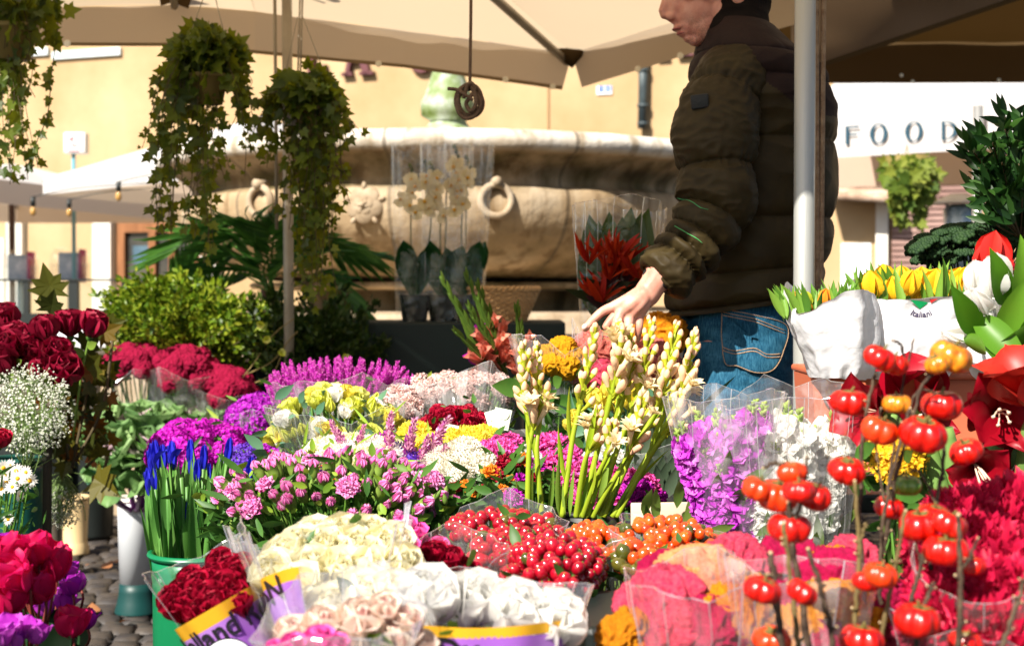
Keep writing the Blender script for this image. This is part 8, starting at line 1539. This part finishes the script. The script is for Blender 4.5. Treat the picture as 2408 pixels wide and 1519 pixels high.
branch('twig carrying the topmost red pumpkins in front of the white paper', [[(2035, 1420, 0), (2022, 1200, 0), (2030, 1010, 0), (2058, 880, 0)], [(2090, 1130, .02), (2110, 1000, .02), (2128, 880, .02), (2150, 795, .02)], [(2128, 850, .02), (2118, 810, .01), (2100, 800, 0)]], [(2068, 842, 40, 'r', (.5, -.5, 1)), (2100, 855, 38, 'r', (.2, -.6, 1)), (1998, 946, 47, 'r', (.1, -.5, 1))], 1.62, 1)
branch('twig with a mottled orange green pumpkin at the top right', [[(2080, 1300, 0), (2105, 1130, 0), (2165, 920, 0), (2195, 880, 0)], [(2100, 1100, 0), (2150, 930, 0), (2205, 925, 0)]], [(2236, 838, 52, 'y', (.3, -.7, .7)), (2205, 855, 34, 'y', (-.3, -.5, .7)), (2214, 953, 53, 'r', (0, -.35, 1)), (2110, 950, 34, 'y', up)], 1.6, 2)
branch('twig bearing two plump red pumpkins in the middle of the group', [[(2070, 1420, 0), (2075, 1240, 0), (2120, 1030, 0), (2140, 960, 0)], [(2080, 1180, 0), (2060, 1050, .01), (2072, 960, 0)]], [(2170, 1020, 53, 'r', (.1, -.9, .5)), (2068, 1012, 46, 'o', (.3, -.7, 1)), (1991, 1106, 44, 'r', (.1, -1, .5))], 1.56, 3)
branch('twig with the green pumpkin beside the crimson amaryllis', [[(2190, 1420, 0), (2190, 1280, 0), (2215, 1100, 0), (2220, 1020, 0)], [(2200, 1180, 0), (2160, 1110, 0), (2110, 1120, .0)]], [(2132, 1142, 34, 'g', (0, -.3, 1)), (2272, 1062, 40, 'r', (-.4, -.5, 1)), (2090, 1193, 40, 'r', (.2, -.4, 1))], 1.6, 4)
branch('black twig with a cluster of orange red pumpkins left of the centre', [[(1905, 1560, 0), (1885, 1400, 0), (1862, 1270, 0), (1855, 1180, 0)], [(1862, 1250, 0), (1888, 1150, 0), (1897, 1075, 0)], [(1870, 1130, 0), (1830, 1090, 0), (1795, 1100, 0)]], [(1782, 1150, 43, 'o', (.4, -.5, 1)), (1828, 1165, 50, 'o', (.1, -.6, 1)), (1862, 1110, 36, 'o', (-.2, -.3, 1)), (1912, 1165, 48, 'r', (.3, -.6, .8)), (1878, 1155, 40, 'r', up), (1857, 1240, 54, 'r', (0, -.35, 1))], 1.48, 5, None, 15)
branch('dark twig leaning left with one red pumpkin over the pink cockscomb', [[(1845, 1570, 0), (1830, 1440, 0), (1812, 1300, 0)], [(1836, 1480, 0), (1815, 1380, .0), (1800, 1350, 0)]], [(1793, 1387, 44, 'r', (.3, -.5, 1)), (1886, 1392, 38, 'r', (.5, -.2, .6))], 1.4, 6, None, 15)
branch('thin ochre twig rising between the cockscombs', [[(1880, 1560, 0), (1866, 1400, 0), (1842, 1230, 0)]], [(1815, 1505, 44, 'o', (0, -1, .4))], 1.42, 7, tw_y, 12)
branch('dark twig right of the pumpkin cluster with a pale cut end', [[(1965, 1570, 0), (1945, 1440, 0), (1900, 1290, 0)]], [(2025, 1505, 52, 'r', (.1, -.3, 1))], 1.42, 8, None, 13)
branch('twig with a cluster of three red pumpkins at the right', [[(2140, 1420, 0), (2165, 1330, 0), (2190, 1230, 0)], [(2165, 1330, 0), (2150, 1260, 0)]], [(2162, 1235, 48, 'r', (-.1, -.5, 1)), (2195, 1215, 44, 'r', (.1, -.5, 1)), (2232, 1232, 40, 'r', (.4, -.4, 1)), (2225, 1295, 52, 'r', (0, -.4, 1))], 1.52, 9)
branch('tall bare twig with a forked top near the right edge', [[(2252, 1570, 0), (2258, 1400, 0), (2254, 1210, 0)], [(2258, 1340, 0), (2280, 1310, 0), (2300, 1265, 0)]], [(2270, 1512, 44, 'r', (.2, -.4, 1))], 1.4, 10, None, 13)
branch('short twig with a glossy pumpkin behind film near the bottom right', [[(2150, 1600, 0), (2165, 1450, 0), (2195, 1372, 0)]], [(2157, 1458, 54, 'r', (.1, -.4, 1))], 1.4, 11, None, 11)
branch('ochre twig in front of the asters with an orange pumpkin below', [[(2060, 1560, 0), (2095, 1380, 0), (2130, 1200, 0)]], [(2070, 1352, 40, 'o', (.2, -.4, 1)), (2040, 1365, 34, 'r', up)], 1.46, 12, tw_y, 10)
branch('bare twig cut off by the bottom right corner', [[(2330, 1580, 0), (2370, 1480, 0), (2420, 1330, 0)]], [], 1.38, 13, None, 12)
branch('slender ochre twig behind the big left pumpkins', [[(2010, 1480, 0), (2020, 1300, 0), (2010, 1130, 0)], [(2018, 1290, 0), (2035, 1230, 0)]], [(2285, 1330, 30, 'r', up)], 1.5, 14, tw_y, 11)
bucket(2060, 1640, 1.5, 200, .34, M['black_plastic'], 'black tub holding the pumpkin twigs', taper=.85)
block('black_tray', 'black plastic tray edge between white roses and orange cockscomb', 'tray', 1375, 1500, 1475, 1.55, 1.75, .34, M['black_plastic'])
